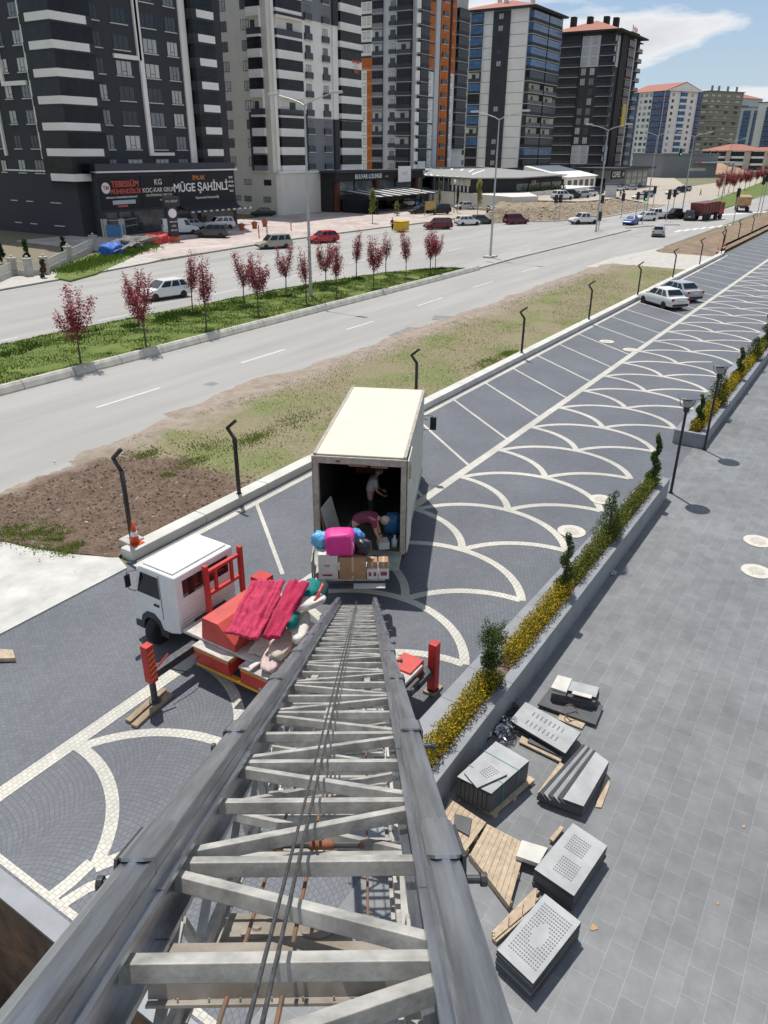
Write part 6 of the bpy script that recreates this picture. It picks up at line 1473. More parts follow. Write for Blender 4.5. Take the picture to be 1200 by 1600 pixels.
M_TXW = mat('sign_white', (.75, .75, .72), .5); M_TXR = mat('sign_red', (.62, .10, .06), .5); M_TXC = mat('sign_cream', (.62, .58, .50), .5); M_TXO = mat('sign_orange', (.55, .22, .06), .5)
def sign(name, label, x0, x1, z0, z1, Y, board, lines, cat='sign', group=None):
    t = thing(name, label, cat, ((x0+x1)/2, Y, z0), 0, group); w = x1-x0
    if board: b = MB(); b.box(-w/2, w/2, -.08, -.003, 0, z1-z0); b.build('sign_board', board, t)
    for (tx, sz, m, u, zz, sp) in lines:
        o = text('lettering', tx, sz, m, (u*w-w/2, -.11, zz), t, bold=True, spacing=sp)
    return t
sign('shop_sign', 'black shop sign with red lettering beside a round white emblem', 69.4, 76.1, 3.5, 7.4, 88.38, W_BLKW, [('TEBESSÜM', 1.0, M_TXR, .62, 3.0, 1), ('MÜHENDİSLİK', .78, M_TXR, .62, 2.1, 1), ('MİMARLIK VE MÜHENDİSLİK HİZMETLERİ', .27, M_TXW, .5, 1.4, 1), ('TM', .7, M_TXR, .14, 2.6, 1)])
t = bpy.data.objects['shop_sign']; b = MB(); b.lathe([(.01, 0), (.68, 0), (.68, .02), (.01, .02)], n=24, T=Matrix.Translation((-2.42, -.082, 2.6)) @ Matrix.Rotation(PI/2, 4, 'X')); b.build('emblem', M_TXW, t); b = MB(); b.box(-1.6, 2.2, -.1, -.082, .55, 1.05); b.build('sign_board', W_LGREY, t)
b = MB(); b.box(-.8, .8, -.1, -.082, .2, .42); b.build('sign_board', M_TXR, t)
sign('shop_sign', 'black shop sign with cream lettering, middle one of three over the shops', 76.2, 82.3, 3.5, 7.4, 88.38, W_BLKW, [('KG', 1.0, M_TXC, .5, 3.1, 1.1), ('KOÇ-KAR GRUP', .80, M_TXC, .5, 2.1, 1), ('GAYRİMENKUL YAPI LTD', .40, M_TXC, .5, 1.45, 1.05), ('YATIRIM', .32, M_TXC, .6, .8, 1)])
sign('shop_sign', 'large black shop sign with tall white lettering above the striped awning', 82.4, 94.7, 3.5, 7.7, 88.38, W_BLKW, [('MÜGE ŞAHİNLİ', 1.55, M_TXW, .42, 2.2, 1), ('EMLAK', .8, M_TXO, .38, 3.5, 1), ('Gayrimenkul Danışmanlığı', .45, M_TXC, .5, .8, 1), ('0312', .4, M_TXW, .93, 3.4, 1), ('SATILIK', .34, M_TXW, .93, 2.8, 1), ('KİRALIK', .34, M_TXW, .93, 2.2, 1), ('0532', .4, M_TXW, .93, 1.5, 1)])
tt = thing('totem_sign', 'dark upright totem sign with a round white emblem standing before the black awning', 'sign', (G(273, 379).x, G(273, 379).y, 0), R_(-18))
b = MB(); b.box(-.6, .6, -.25, .25, .0, 5.3); b.box(-.95, 1.1, -.26, .26, 4.3, 5.4); b.build('sign_board', W_DARK, tt); b = MB(); b.box(-.62, .62, -.27, .27, .002, .7); b.build('orange_base', W_ORG, tt)
b = MB(); b.lathe([(.01, 0), (.55, 0), (.55, .02), (.01, .02)], n=20, T=Matrix.Translation((0, -.252, 3.5)) @ Matrix.Rotation(PI/2, 4, 'X')); b.build('emblem', M_TXW, tt)
for zz, s_ in ((2.5, 'REKLAM'), (2.0, 'OFİS'), (1.5, 'EMLAK')): text('lettering', s_, .28, M_TXW, (0, -.29, zz), tt)
text('lettering', 'KG GRUP', .38, M_TXC, (0, -.30, 4.9), tt)

# ---- B : beige tower
B = Bld('apartment_tower', 'beige grey tower with dark glazed balconies and French windows, second from the left', 'building', (125, 100), 0, 'apartment towers along the road')
YB, XB = 95.0, 112.0; ZB = 7.25
B.box('wall', XB, 139.3, YB, 118, -.5, 40, W_BEIGE)
B.poly('podium', [(139.6, 93.9), (112.5, 93.9), (111.9, 94.4), (111.9, 94.9), (139.6, 94.9)], 0, 7.0, W_BEIGE); B.box('podium_cap', 111.8, 139.8, 93.6, 94.95, 7.02, 7.3, W_OFFW)
for k in range(10):
    zb = ZB+2.95*k
    for (a, c) in ((328, 335), (346, 356), (377, 391)):
        u0, u1 = uL(a, 65, XB), uL(c, 65, XB); B.win('L', (u0+u1)/2, XB, zb+.85, abs(u1-u0)*.9, 1.5, 'win')
    B.balc('L', 96.2, 99.0, XB, zb, W_OFFW if k not in (0, 9) else W_MGREY, M_BGLASS, .5, 2.95, W_OFFW, kind='glazed' if k not in (3, 7) else 'open')
    B.balc('F', 113.9, 120.7, YB, zb, W_OFFW, M_BGLASS, .6, 2.95, W_OFFW, kind='glazed' if k not in (3, 7) else 'open')
    for c in (122.9, 128.0): B.win('F', c, YB, zb+.3, 1.5, 2.1, 'french')
    B.balc('F', 131.9, 138.7, YB, zb, W_OFFW, M_BGLASS, .7, 2.95, W_OFFW)
B.panel('F', 121.4, 129.9, YB, 16.1, 31.1, W_OFFW, .02); B.panel('F', 121.0, 131.2, YB, 7.3, 16.0, W_MGREY, .04); B.panel('F', 121.0, 131.2, YB, 31.2, 40, W_MGREY, .04)
B.panel('F', 130.0, 131.5, YB, 16.02, 31.1, W_OFFW, .3, 'pier'); B.panel('F', 130.0, 131.5, YB, 7.4, 16, W_DARK, .5, 'pier'); B.panel('F', 130.0, 131.5, YB, 31.15, 40, W_DARK, .5, 'pier')
B.panel('F', 112.9, 113.6, YB, 7.4, 40, W_OFFW, .3, 'pier'); B.panel('F', 121.0, 121.35, YB, 7.4, 16.6, W_DARK, .65, 'pier'); B.panel('F', 113.7, 121.4, YB, 16.2, 16.6, W_DARK, .75, 'dark_band'); B.panel('F', 113.7, 121.4, YB, 30.9, 31.3, W_DARK, .75, 'dark_band'); B.panel('F', 131.5, 139, YB, 15.9, 16.2, W_DARK, .85, 'dark_band'); B.panel('F', 131.5, 139, YB, 27.6, 27.9, W_DARK, .85, 'dark_band')
B.panel('L', 99.1, 99.5, XB, 7.4, 16.6, W_DARK, .5, 'pier')
for zz, yys in ((5.0, (96.5, 101.2)), (2.2, (96.8, 101.4, 104))):
    for yy in yys: B.win('L', yy, XB, zz, 1.7, .95, 'win')
B.done()
sign('sale_banner', 'small red lettered banner in the balcony of the beige tower', 135.2, 138.2, 23.9, 26.3, YB-.71, None, [('SATILIK', .75, M_TXR, .5, 2.0, 1), ('DAİRE', .6, M_TXW, .5, 1.2, 1), ('0532', .8, M_TXR, .5, .4, 1)], 'banner')

# ---- lounge building with pergola
Lg = Bld('lounge_building', 'dark glazed lounge with brown posts below the beige tower', 'building', (139, 94), 0)
Lg.box('wall', 124.0, 155.8, 91.0, 93.8, 0, 6.9, W_BLKW); Lg.box('roof', 123.4, 156.2, 89.6, 93.85, 6.92, 7.3, W_DARK); Lg.box('fascia', 123.6, 156.0, 90.0, 90.99, 5.5, 6.9, W_BLKW)
M_SHOPG2 = mat('lounge_glass', (.13, .155, .15), .08, var=.4, scale=.5)
for (a, c) in ((125.2, 130.6), (131.2, 137.5), (139, 145.5), (146.2, 152.4)): Lg.panel('F', a, c, 90.99, 2.2, 5.4, M_SHOPG2, .1, 'glazing')
for a in (124.2, 137.8, 153.4): Lg.box('brown_post', a, a+1.0, 90.2, 90.85, 0, 5.48, wmat('brown_cladding', (.12, .035, .018)))
sign('shop_sign', 'white lettering on the dark fascia of the lounge with brown posts', 128, 141, 5.6, 6.8, 89.98, None, [('BULVAR LOUNGE', 1.15, M_TXW, .5, .6, 1.05), ('CAFE', .5, M_TXO, 1.0, .45, 1)])
pg = thing('pergola', 'black terrace pergola with white striped roof in front of the lounge', 'pergola', (137, 86, 0))
for xx in (-11, -4, 3, 10):
    b = MB(); b.box(xx-.1, xx+.1, -3.8, -3.6, 0, 2.9); b.build('post', W_BLKW, pg)
b = MB(); b.add([(-12, -4, 2.9), (12, -4, 2.9), (12, 3.9, 3.7), (-12, 3.9, 3.7), (-12, -4, 3.05), (12, -4, 3.05), (12, 3.9, 3.85), (-12, 3.9, 3.85)], [(0, 1, 2, 3), (4, 7, 6, 5), (0, 4, 5, 1), (2, 6, 7, 3), (1, 5, 6, 2), (0, 3, 7, 4)]); b.build('roof', W_BLKW, pg)
for k in range(7):
    b = MB(); xx = -10.5+k*3.3; b.add([(xx, -4.02, 3.07), (xx+1.3, -4.02, 3.07), (xx+1.3, 3.8, 3.86), (xx, 3.8, 3.86)], [(0, 1, 2, 3)]); b.build('roof_stripe', M_SILL, pg)
b = MB(); b.box(-12, 12, 3.5, 3.6, 0, 3.0); b.box(-12, -11.9, -3.8, 3.49, 0, 2.6); b.build('screen', M_BGLASS, pg)

# ---- C : orange, grey and white tower
C_ = Bld('apartment_tower', 'tall grey, white and orange tower with dark corner balconies', 'building', (195, 112), 0, 'apartment towers along the road')
YC, XC = 107.0, 181.0; ZC = 5.35
C_.box('wall', XC, 206.5, YC, 128, -.5, 46.5, W_LGREY); C_.box('roof', XC-1.5, 207.3, YC-1.6, 128.5, 46.52, 46.95, W_DARK)
for k in range(14):
    zb = ZC+2.93*k
    for u in (122.2, 119.9+1.0): C_.win('L', u, XC, zb+.9, .9, 1.5, 'win')
    C_.balc('L', 116.6, 119.6, XC, zb, W_MGREY, M_BGLASS, .6, 2.93, W_LGREY, kind='glazed' if k not in (3, 4, 9, 10) else 'open')
    C_.win('L', 113.9, XC, zb+.3, 1.5, 2.1, 'french')
    C_.balc('L', 108.3, 112.2, XC, zb, W_DARK, M_BGLASS, 1.0, 2.93, W_LGREY, kind='glazed' if k not in (2, 4, 9, 13) else 'open')
    C_.box('corner_pier', XC-1.1, XC-.4, YC-1.15, YC-.35, zb+.2, zb+2.3, W_WHITE)
    C_.balc('F', XC+.3, 185.3, YC, zb, W_DARK, M_BGLASS, 1.0, 2.93, W_LGREY)
    C_.win('F', 187.4, YC, zb+.9, 1.2, 1.5, 'win'); C_.win('F', 194.5, YC, zb+.4, 2.0, 2.0, 'french'); C_.win('F', 198.8, YC, zb+.9, 1.0, 1.5, 'win')
    if k not in (0, 1, 13): C_.balc('F', 200.4, 206.0, YC, zb, W_DARK, M_BGLASS, .9, 2.93, W_LGREY)
    if k > 7: C_.panel('F', 185.5, 189.2, YC, zb+.25, zb+2.9, W_ORG, .03)
    else: C_.panel('F', 185.5, 189.2, YC, zb+.1, zb+2.9, W_WHITE, .03)
    C_.panel('F', 197.7, 200.2, YC, zb+.1, zb+2.9, W_ORG if k > 7 else W_WHITE, .03)
    if k % 2 == 0 or k > 7: C_.panel('F', 185.4, 189.3, YC, zb-.25, zb+.08, W_DARK, .12, 'dark_band')
    C_.panel('L', 119.7, 123.9, XC, zb+.25, zb+2.9, W_ORG if k == 8 else W_WHITE, .03)
    if k < 8: C_.panel('L', 119.7, 121.5, XC, zb+.1, zb+2.9, W_ORG, .036)
    if k > 8: C_.panel('L', 119.7, 123.9, XC, zb-.2, zb+.22, W_DARK, .12, 'dark_band')
C_.panel('F', 191.6, 197.5, YC, 3, 46.4, W_ORG, .03); C_.panel('F', 191.3, 191.9, YC, 3, 46.4, W_DARK, .4, 'pier'); C_.panel('F', 197.0, 197.6, YC, 3, 46.4, W_DARK, .4, 'pier'); C_.panel('F', 189.2, 191.25, YC, 3, 46.45, W_LGREY, .5, 'pier')
C_.done()
# ---- D : tower with blue balconies and red roof
def hip(bld, x0, x1, y0, y1, z, h, m, over=1.2, par=None):
    b = MB(); ox, oy = bld.org.x, bld.org.y; x0 -= over+ox; x1 += over-ox; y0 -= over+oy; y1 += over-oy; mx_ = (x0+x1)/2; my_ = (y0+y1)/2
    w = min(x1-x0, y1-y0)/2
    if x1-x0 > y1-y0: r0, r1 = (x0+w, my_), (x1-w, my_)
    else: r0, r1 = (mx_, y0+w), (mx_, y1-w)
    vs = [(x0, y0, z), (x1, y0, z), (x1, y1, z), (x0, y1, z), (*r0, z+h), (*r1, z+h)]
    fs = [(0, 1, 5, 4), (1, 2, 5), (2, 3, 4, 5), (3, 0, 4)] if x1-x0 > y1-y0 else [(0, 1, 4), (1, 2, 5, 4), (2, 3, 5), (3, 0, 4, 5)]
    b.add(vs, fs+[(3, 2, 1, 0)]); return b.build('roof', m, bld.o)
D = Bld('apartment_tower', 'tower with blue glazed balconies, blank grey panels and red tiled roof', 'building', (245, 110), 0, 'apartment towers along the road')
YD, XD = 102.0, 234.0; ZD = 5.9
D.box('wall', XD, 257, YD, 124, -.5, 47.3, W_BEIGE)
for k in range(14):
    zb = ZD+2.93*k; bl_ = M_BLUEG if k in (2, 5, 7, 9, 10, 11, 12, 13, 4) else M_BGLASS
    D.win('L', 121.0, XD, zb+.9, 1.1, 1.4, 'win'); D.win('L', 110.2, XD-.5, zb+1.0, 1.5, 1.4, 'win')
    D.balc('L', 116.0, 119.7, XD, zb, W_DARK, bl_, .9, 2.93, W_BEIGE, kind='glazed' if k not in (3, 8) else 'open', ph=.7)
    for (a, c) in ((234.5, 245.5), (246.3, 256.8)): D.balc('F', a, c, YD, zb, W_DARK, M_BLUEG if k > 8 or k == 1 else M_BGLASS, 1.5, 2.93, W_BEIGE, kind='open' if k in (3, 4, 6, 7) else 'glazed')
    D.box('floor_line', XD-.06, XD-.003, 102.2, 115.7, zb-.05, zb+.04, W_DARK)
D.panel('L', 107.5, 112.7, XD, 5.9, 47, W_DARK, .5); D.panel('L', 102.05, 107.45, XD, 5.9, 47.2, W_OFFW, .03); D.panel('L', 112.75, 115.9, XD, 5.9, 47.2, W_OFFW, .03); D.box('roof_soffit', XD-2, 258.5, YD-2.5, 125, 47.32, 47.7, W_DARK); rfD = hip(D, XD, 257, YD-1, 124, 47.72, 3.6, W_ROOF, 1.8)
for (x, y) in ((240, 112), (244, 116), (250, 108)): b = MB(); b.box(x-245-.6, x-245+.6, y-110-.5, y-110+.5, 49.5, 52.2); b.build('chimney', W_BEIGE, rfD)
D.box('podium', 200, 262, 99.5, 101.9, 0, 5.8, W_BEIGE); D.box('podium_roof', 199.5, 262.5, 99, 101.95, 5.82, 6.4, W_DARK)
for xx in (206, 214, 232, 248): D.panel('F', xx, xx+4, 99.5, 3.8, 4.8, M_BGLASS, .05, 'strip_window')
D.done()
# ---- E : dark tower, red roof
E = Bld('apartment_tower', 'blackish tower with balconies on every floor, white patches and red tiled roof', 'building', (294, 98), 0, 'apartment towers along the road')
YE, XE = 92.0, 282.0; ZE = 4.0
E.box('wall', XE, 310, YE, 113, -.5, 46.2, W_DARK)
for k in range(14):
    zb = ZE+2.95*k; top = k > 10
    E.win('L', 111.3, XE, zb+.6, 1.3, 1.9, 'win'); E.win('L', 101.6, XE, zb+.5, 1.7, 2.1, 'win'); E.win('L', 98.6, XE, zb+.5, 1.7, 2.1, 'win')
    E.balc('L', 103.2, 110.2, XE, zb, W_DARK, M_BGLASS, .8, 2.95, M_SILL, kind='open'); E.balc('L', 91.0, 96.4, XE, zb, W_DARK, M_BGLASS, .8, 2.95, M_SILL, kind='open')
    E.win('L', 90.3+2.0, XE, zb+.6, .8, 1.7, 'win') if False else None
    E.balc('F', 294.9, 301.2, YE, zb, W_MAROON, M_BGLASS, .9, 2.95, M_SILL, kind='glazed'); E.balc('F', 304, 309.8, YE, zb, W_DARK, M_BGLASS, 1.3, 2.95, M_SILL, kind='open')
    if top or k in (1, 2): E.panel('L', 96.8, 103.0, XE, zb, zb+2.94, W_LGREY, .03); E.panel('F', 282.3, 287.5, YE, zb, zb+2.94, W_LGREY, .03)
    if top: E.panel('L', 110.3, 112.8, XE, zb, zb+2.94, W_LGREY, .03)
E.panel('F', 288, 294.5, YE, 4, 46, W_BLKW, .6, 'pier'); E.panel('F', 301.5, 303.8, YE, 4, 46, W_LGREY, .5, 'pier')
E.box('roof_soffit', XE-2, 311.5, YE-2.4, 114.5, 46.22, 46.7, W_BLKW); rfE = hip(E, XE, 310, YE, 113, 46.72, 4.2, W_ROOF, 1.6)
for (x, y) in ((288, 109), (290, 104), (292, 99), (296, 97)): b = MB(); b.box(x-294-1.1, x-294+1.1, y-98-.8, y-98+.8, 48, 51.8); b.build('chimney', W_BLKW, rfE)
b = MB(); b.box(-1, 8, -7.9, -7.2, 46.8, 47.2); b.build('sign_frame', W_BLKW, E.o); E.panel('F', 296, 300, YE-.95, 19, 26, mat('yellow_banner', (.55, .42, .05), .7), .05, 'banner')
E.done(); sign('roof_sign', 'small red script sign on the roof edge of the blackish tower', 293, 302, 47.3, 49.3, YE-1.2, None, [('Parkın', 2.4, M_TXR, .5, 1.0, 1)])
E.box('side_wing', 262.8, 281.9, 96, 101, 0, 4.6, W_MGREY)

# ---- far buildings
def far_tower(name, label, cx, cy, w, d, h, rz, wall, rows, floors, fh, roof='gable', fmat=None, zb0=2.0, group='far buildings'):
    T = Bld(name, label, 'building', (cx, cy), rz, group); x0, x1, y0, y1 = cx-w/2, cx+w/2, cy-d/2, cy+d/2
    T.box('wall', x0, x1, y0, y1, -2, h, wall)
    for k in range(floors):
        zb = zb0+fh*k
        for (face, a, c, kind, m) in rows:
            if face == 'F': u0, u1, n = x0+a*w, x0+c*w, y0
            else: u0, u1, n = y0+a*d, y0+c*d, x0
            if kind == 'w': T.win(face, (u0+u1)/2, n, zb+.8, abs(u1-u0), 1.5, 'win')
            elif kind == 'b': T.balc(face, u0, u1, n, zb, m or W_DARK, fmat or M_BLUEG, .9, fh, M_SILL, ph=.8)
            elif kind == 'o': T.balc(face, u0, u1, n, zb, m or W_DARK, M_BGLASS, .9, fh, M_SILL, kind='open')
    if roof == 'hip': hip(T, x0, x1, y0, y1, h+.02, min(w, d)*.17, W_ROOF, 1)
    if roof == 'gable':
        b = MB(); o_ = 1.0; X0, X1, Y0, Y1 = -w/2-o_, w/2+o_, -d/2-o_, d/2+o_
        b.add([(X0, Y0, h), (X1, Y0, h), (X1, Y1, h), (X0, Y1, h), (0, Y0, h+w*.17), (0, Y1, h+w*.17)], [(0, 1, 4), (1, 2, 5, 4), (2, 3, 5), (3, 0, 4, 5), (3, 2, 1, 0)]); b.build('roof', W_ROOF, T.o)
        b = MB(); b.add([(-w/2, -d/2-.95-.12, h+.05), (w/2, -d/2-.95-.12, h+.05), (0, -d/2-.95-.12, h+w*.17-.5)], [(0, 1, 2)]); b.build('gable_wall', wall, T.o)
    if roof == 'flat': T.box('roof_slab', x0-.5, x1+.5, y0-.5, y1+.5, h+.02, h+.6, W_MGREY)
    T.done(); return T
far_tower('apartment_tower', 'off white gabled tower with blue balconies and maroon floor lines', 492, 128, 27, 27, 41, R_(-31), W_WHITE, [('L', .02, .30, 'b', W_MAROON), ('L', .35, .42, 'w', None), ('L', .47, .56, 'w', None), ('L', .62, .68, 'w', None), ('L', .74, 1.0, 'b', W_MAROON), ('F', .0, .10, 'b', W_MAROON), ('F', .2, .26, 'w', None), ('F', .42, .58, 'b', W_WHITE), ('F', .72, .78, 'w', None), ('F', .9, 1, 'b', W_MAROON)], 13, 3.05, 'gable', zb0=1.2)
Gt = far_tower('unfinished_tower', 'bare concrete tower under construction behind the gabled tower', 590, 124, 30, 26, 46, R_(-31), wmat('raw_concrete', (.26, .245, .20)), [('L', .05, .2, 'w', None), ('L', .3, .45, 'w', None), ('L', .55, .7, 'w', None), ('L', .8, .95, 'w', None), ('F', .05, .15, 'w', None), ('F', .22, .32, 'w', None), ('F', .5, .6, 'w', None), ('F', .78, .9, 'w', None)], 14, 3.1, 'flat')
for k in range(14): Gt.box('floor_slab', 590-15.6, 590+15.6, 124-13.6, 124+13.6, 1.6+3.1*k, 1.95+3.1*k, wmat('slab_concrete', (.36, .34, .29)))
for xx in (578, 584, 592, 600): Gt.box('column', xx, xx+1, 113, 114, 46.61, 49.5, MATS['raw_concrete'])
far_tower('apartment_tower', 'pale green block with a red roof between the blackish and the gabled towers', 520, 150, 26, 20, 33, R_(-20), wmat('pale_green', (.42, .45, .36)), [('L', .2, .3, 'w', None), ('L', .6, .7, 'w', None)], 9, 3.1, 'hip')
far_tower('low_house', 'cream three storey house with red roof and a flag near the right edge', 470, 82, 26, 18, 12, R_(-38), wmat('cream_wall', (.52, .45, .36)), [('L', .05, .3, 'b', W_OFFW), ('L', .4, .6, 'b', W_OFFW), ('L', .7, .95, 'b', W_OFFW), ('F', .1, .4, 'b', W_OFFW), ('F', .6, .9, 'b', W_OFFW)], 3, 3.3, 'hip', M_BGLASS)
far_tower('low_house', 'cream house with red roof partly cut by the right edge of the picture', 520, 75, 24, 18, 11, R_(-38), MATS['cream_wall'], [('L', .1, .3, 'w', None), ('L', .6, .8, 'w', None), ('F', .2, .4, 'w', None)], 3, 3.2, 'hip')
far_tower('apartment_tower', 'distant blue grey tower on the hill, right of the unfinished tower', 850, 155, 34, 30, 56, R_(-25), W_LGREY, [('L', .05, .4, 'b', W_DARK), ('L', .6, .95, 'b', W_DARK), ('F', .1, .4, 'b', W_DARK)], 15, 3.2, 'hip')
far_tower('apartment_tower', 'distant white and blue tower with maroon roof near the right edge', 800, 134, 30, 26, 46, R_(-25), W_LGREY, [('L', .05, .3, 'b', W_DARK), ('L', .5, .6, 'w', None), ('L', .75, .95, 'b', W_DARK), ('F', .1, .5, 'b', W_MAROON)], 13, 3.2, 'flat')
far_tower('apartment_tower', 'white tower with dark windows cut by the right edge of the picture', 640, 84, 26, 24, 42, R_(-30), W_WHITE, [('L', .1, .2, 'w', None), ('L', .4, .7, 'b', W_DARK), ('F', .1, .4, 'b', W_DARK)], 12, 3.1, 'flat')
far_tower('commercial_block', 'windowless dark grey block in front of the gabled tower', 420, 100, 36, 20, 10, R_(-31), W_MGREY, [('F', .5, .8, 'w', None)], 1, 3, 'flat')
t = thing('canopy_roof', 'long thin blue white canopy roof beside the dark grey block', 'canopy', (430, 84, 0), R_(-40)); b = MB(); b.box(-14, 14, -5, 5, 6.4, 7.0); b.build('roof', W_LGREY, t)
for xx in (-12, 0, 12): b = MB(); b.box(xx-.3, xx+.3, -.3, .3, 0, 6.39); b.build('post', W_LGREY, t)
b = MB(); b.box(-13.6, -10.8, -5.06, -5.01, 6.45, 6.95); b.build('sign_stripe', M_TXR, t)
# low buildings between the lounge and the cafe
w = Bld('annex_building', 'pale blue grey annex wall right of the lounge', 'building', (160, 96)); w.box('wall', 156.5, 170, 93, 99, 0, 6.4, W_LGREY); w.box('roof', 156.2, 170.4, 92.6, 99.2, 6.42, 6.8, W_MGREY); w.panel('F', 161, 165.5, 93, 3.4, 5.4, M_BGLASS, .05, 'strip_window'); w.done()
w = Bld('restaurant', 'pale restaurant with translucent lean-to roof above a blank plinth wall', 'building', (190, 90)); w.poly('plinth', [(157.5, 89), (150.5, 76), (143.6, 63.2), (150, 60.5), (162, 67.5), (205, 67.5), (205, 98), (170.8, 98)], 0, 3.0, W_BEIGE)
w.poly('upper_wall', [(158.5, 89), (151.6, 76.2), (161, 70.2), (186, 69.5), (200, 98), (171, 98)], 3.02, 5.6, W_BLKW)
def wallstrip(P, Q, n, z0, z1, m, nm, f=.12):
    P = Vector((*P, 0)); Q = Vector((*Q, 0)); d = Q-P; nrm = Vector((d.y, -d.x, 0)).normalized()
    if nrm.dot(-P) < 0: nrm = -nrm
    for i in range(n):
        a = P+d*((i+f)/n)+nrm*.02; c = P+d*((i+1-f)/n)+nrm*.02; b = MB()
        vs = [(a.x, a.y, z0), (c.x, c.y, z0), (c.x, c.y, z1), (a.x, a.y, z1)]; vs += [(x+nrm.x*.06, y+nrm.y*.06, z) for x, y, z in vs]
        b.add([Vector(v)-w.org for v in vs], [(0, 1, 2, 3), (7, 6, 5, 4), (0, 4, 5, 1), (1, 5, 6, 2), (2, 6, 7, 3), (3, 7, 4, 0)]); b.build(nm, m, w.o)
wallstrip((158.5, 89), (155, 82.5), 3, 3.2, 5.0, M_SHOPG2, 'glazing'); wallstrip((158.5, 89), (155, 82.5), 4, 3.1, 5.5, W_OFFW, 'pillar', .44)
wallstrip((155, 82.5), (151.6, 76.2), 1, 4.3, 5.6, W_BEIGE, 'fascia', 0); wallstrip((155, 82.5), (151.6, 76.2), 5, 3.1, 4.25, W_OFFW, 'pillar', .3)
wallstrip((161, 70.2), (186, 69.5), 4, 3.2, 4.6, M_SHOPG2, 'glazing', .06)
b = MB(); rp_ = [(157.2, 90, 5.7), (150.4, 75.6, 5.7), (160.6, 69, 5.7), (187, 68.6, 5.8), (201, 99, 6.9), (170, 99, 7.0)]
b.add([Vector(q)-w.org for q in rp_]+[Vector((q[0], q[1], q[2]+.22))-w.org for q in rp_], [(5, 4, 3, 2, 1, 0), (6, 7, 8, 9, 10, 11)]+[(k, (k+1) % 6, 6+(k+1) % 6, 6+k) for k in range(6)]); b.build('roof', wmat('canopy_grey', (.27, .27, .26)), w.o)
for k in range(7): q = k/7; b = MB(); a_ = Vector((157.2, 90, 5.95)).lerp(Vector((150.4, 75.6, 5.95)), q)-w.org; c_ = Vector((170, 99, 7.25)).lerp(Vector((180, 84, 6.7)), q)-w.org; b.beam(a_, c_, .5, .06); b.build('roof_rib', W_OFFW, w.o)
w.done(); sign('shop_sign', 'tiny white lettering on the pale restaurant fascia', 0, 4, 0, 1, 0, None, [('PUB', 1.3, M_TXW, .5, .5, 1)]); q = [o for o in bpy.data.objects if o.get('label') == 'tiny white lettering on the pale restaurant fascia'][0]; q.location = (152.7, 79.0, 4.4); q.rotation_euler = (0, 0, math.atan2(82.5-76.2, 155-151.6)+PI)
sign('shop_sign', 'tiny orange lettering on the dark wall right of the restaurant', 166, 172, 4.0, 5.4, 69.6, None, [('KAFE', 1.1, M_TXO, .5, .7, 1)])
w = Bld('marquee_hall', 'hall with a wide white membrane roof and dark glazed gable', 'building', (231, 86)); w.box('wall', 219, 244, 80.6, 92, 0, 4.2, W_OFFW)
b = MB(); b.add([(-13, -6, 4.3), (13.5, -6, 4.3), (13.5, 7, 6.9), (-13, 7, 6.9), (-13, 7, 4.3), (13.5, 7, 4.3), (-13, -6, 4.5), (13.5, -6, 4.5), (13.5, 7, 7.1), (-13, 7, 7.1)], [(6, 7, 8, 9), (0, 1, 7, 6), (2, 3, 9, 8), (0, 6, 9, 3, 4), (1, 5, 2, 8, 7), (0, 4, 5, 1)]); b.build('roof', mat('membrane', (.80, .79, .74), .6, var=.06, scale=.5, stretch=(3, .2, 1)), w.o)
for k in range(5): w.panel('F', 220.5+k*4.8, 223.3+k*4.8, 80.6, 1.6, 3.6, M_BGLASS, .05, 'strip_window')
for k in range(4): w.panel('L', 81.2+k*2.6, 83+k*2.6, 219, 1.8, 4.0, M_BGLASS, .05, 'strip_window')
w.done()
w = Bld('cafe_building', 'low dark cafe with white lettering and an open glazed terrace', 'building', (275, 84)); w.box('wall', 252, 296, 79, 89, 0, 5.8, W_MGREY); w.box('roof', 250, 298, 77, 90, 5.82, 6.4, W_DARK)
for k in range(4): w.panel('F', 270+k*6.5, 275+k*6.5, 79, .5, 5.2, M_SHOPG2, .06, 'glazing')
for k in range(2): w.panel('L', 80+k*4.2, 83+k*4.2, 252, .5, 3.4, M_BGLASS, .06, 'glazing')
w.done(); sign('shop_sign', 'white lettering on the low dark cafe', 253, 268, 3.2, 5.6, 78.97, W_BLKW, [('COFFEE', 2.3, M_TXW, .38, 1.2, 1.05), ('IN', 1.9, M_TXW, .87, 1.2, 1.0)])
# small banner boards over the lounge roof
sign('roof_board', 'small white board on the lounge roof edge', *[q for q in (144.5, 149.5)], 4.9, 7.9, 89.3, W_WHITE, [('CAFE', .9, M_TXC, .5, 1.6, 1)])
sign('roof_board', 'pale blue tooth shaped board right of the lounge roof', 156.9, 160.2, 5.3, 8.7, 92.0, W_LGREY, [])
def yb0(x):
    t = [(121, 58.5), (126, 55.5), (130, 52), (136, 48.8), (143, 47), (150, 46.2), (190, 46.0)]
    for (a, ya), (c, yc) in zip(t[:-1], t[1:]):
        if x <= c: return ya+(yc-ya)*(x-a)/(c-a)
    return 46.0
b = MB(); rgh = random.Random(77)
for k in range(26): clump(b, (163+k*.85, 68.2+rgh.uniform(-.3, .3), 2.9+rgh.uniform(-.2, .7)), (.8, .8, .8), 60, .35, rgh)
tag(b.build('hedge', M_LDARK), 'dark overgrown hedge along the dark wall of the restaurant terrace', 'hedge')
b = MB(); rg3 = random.Random(78)
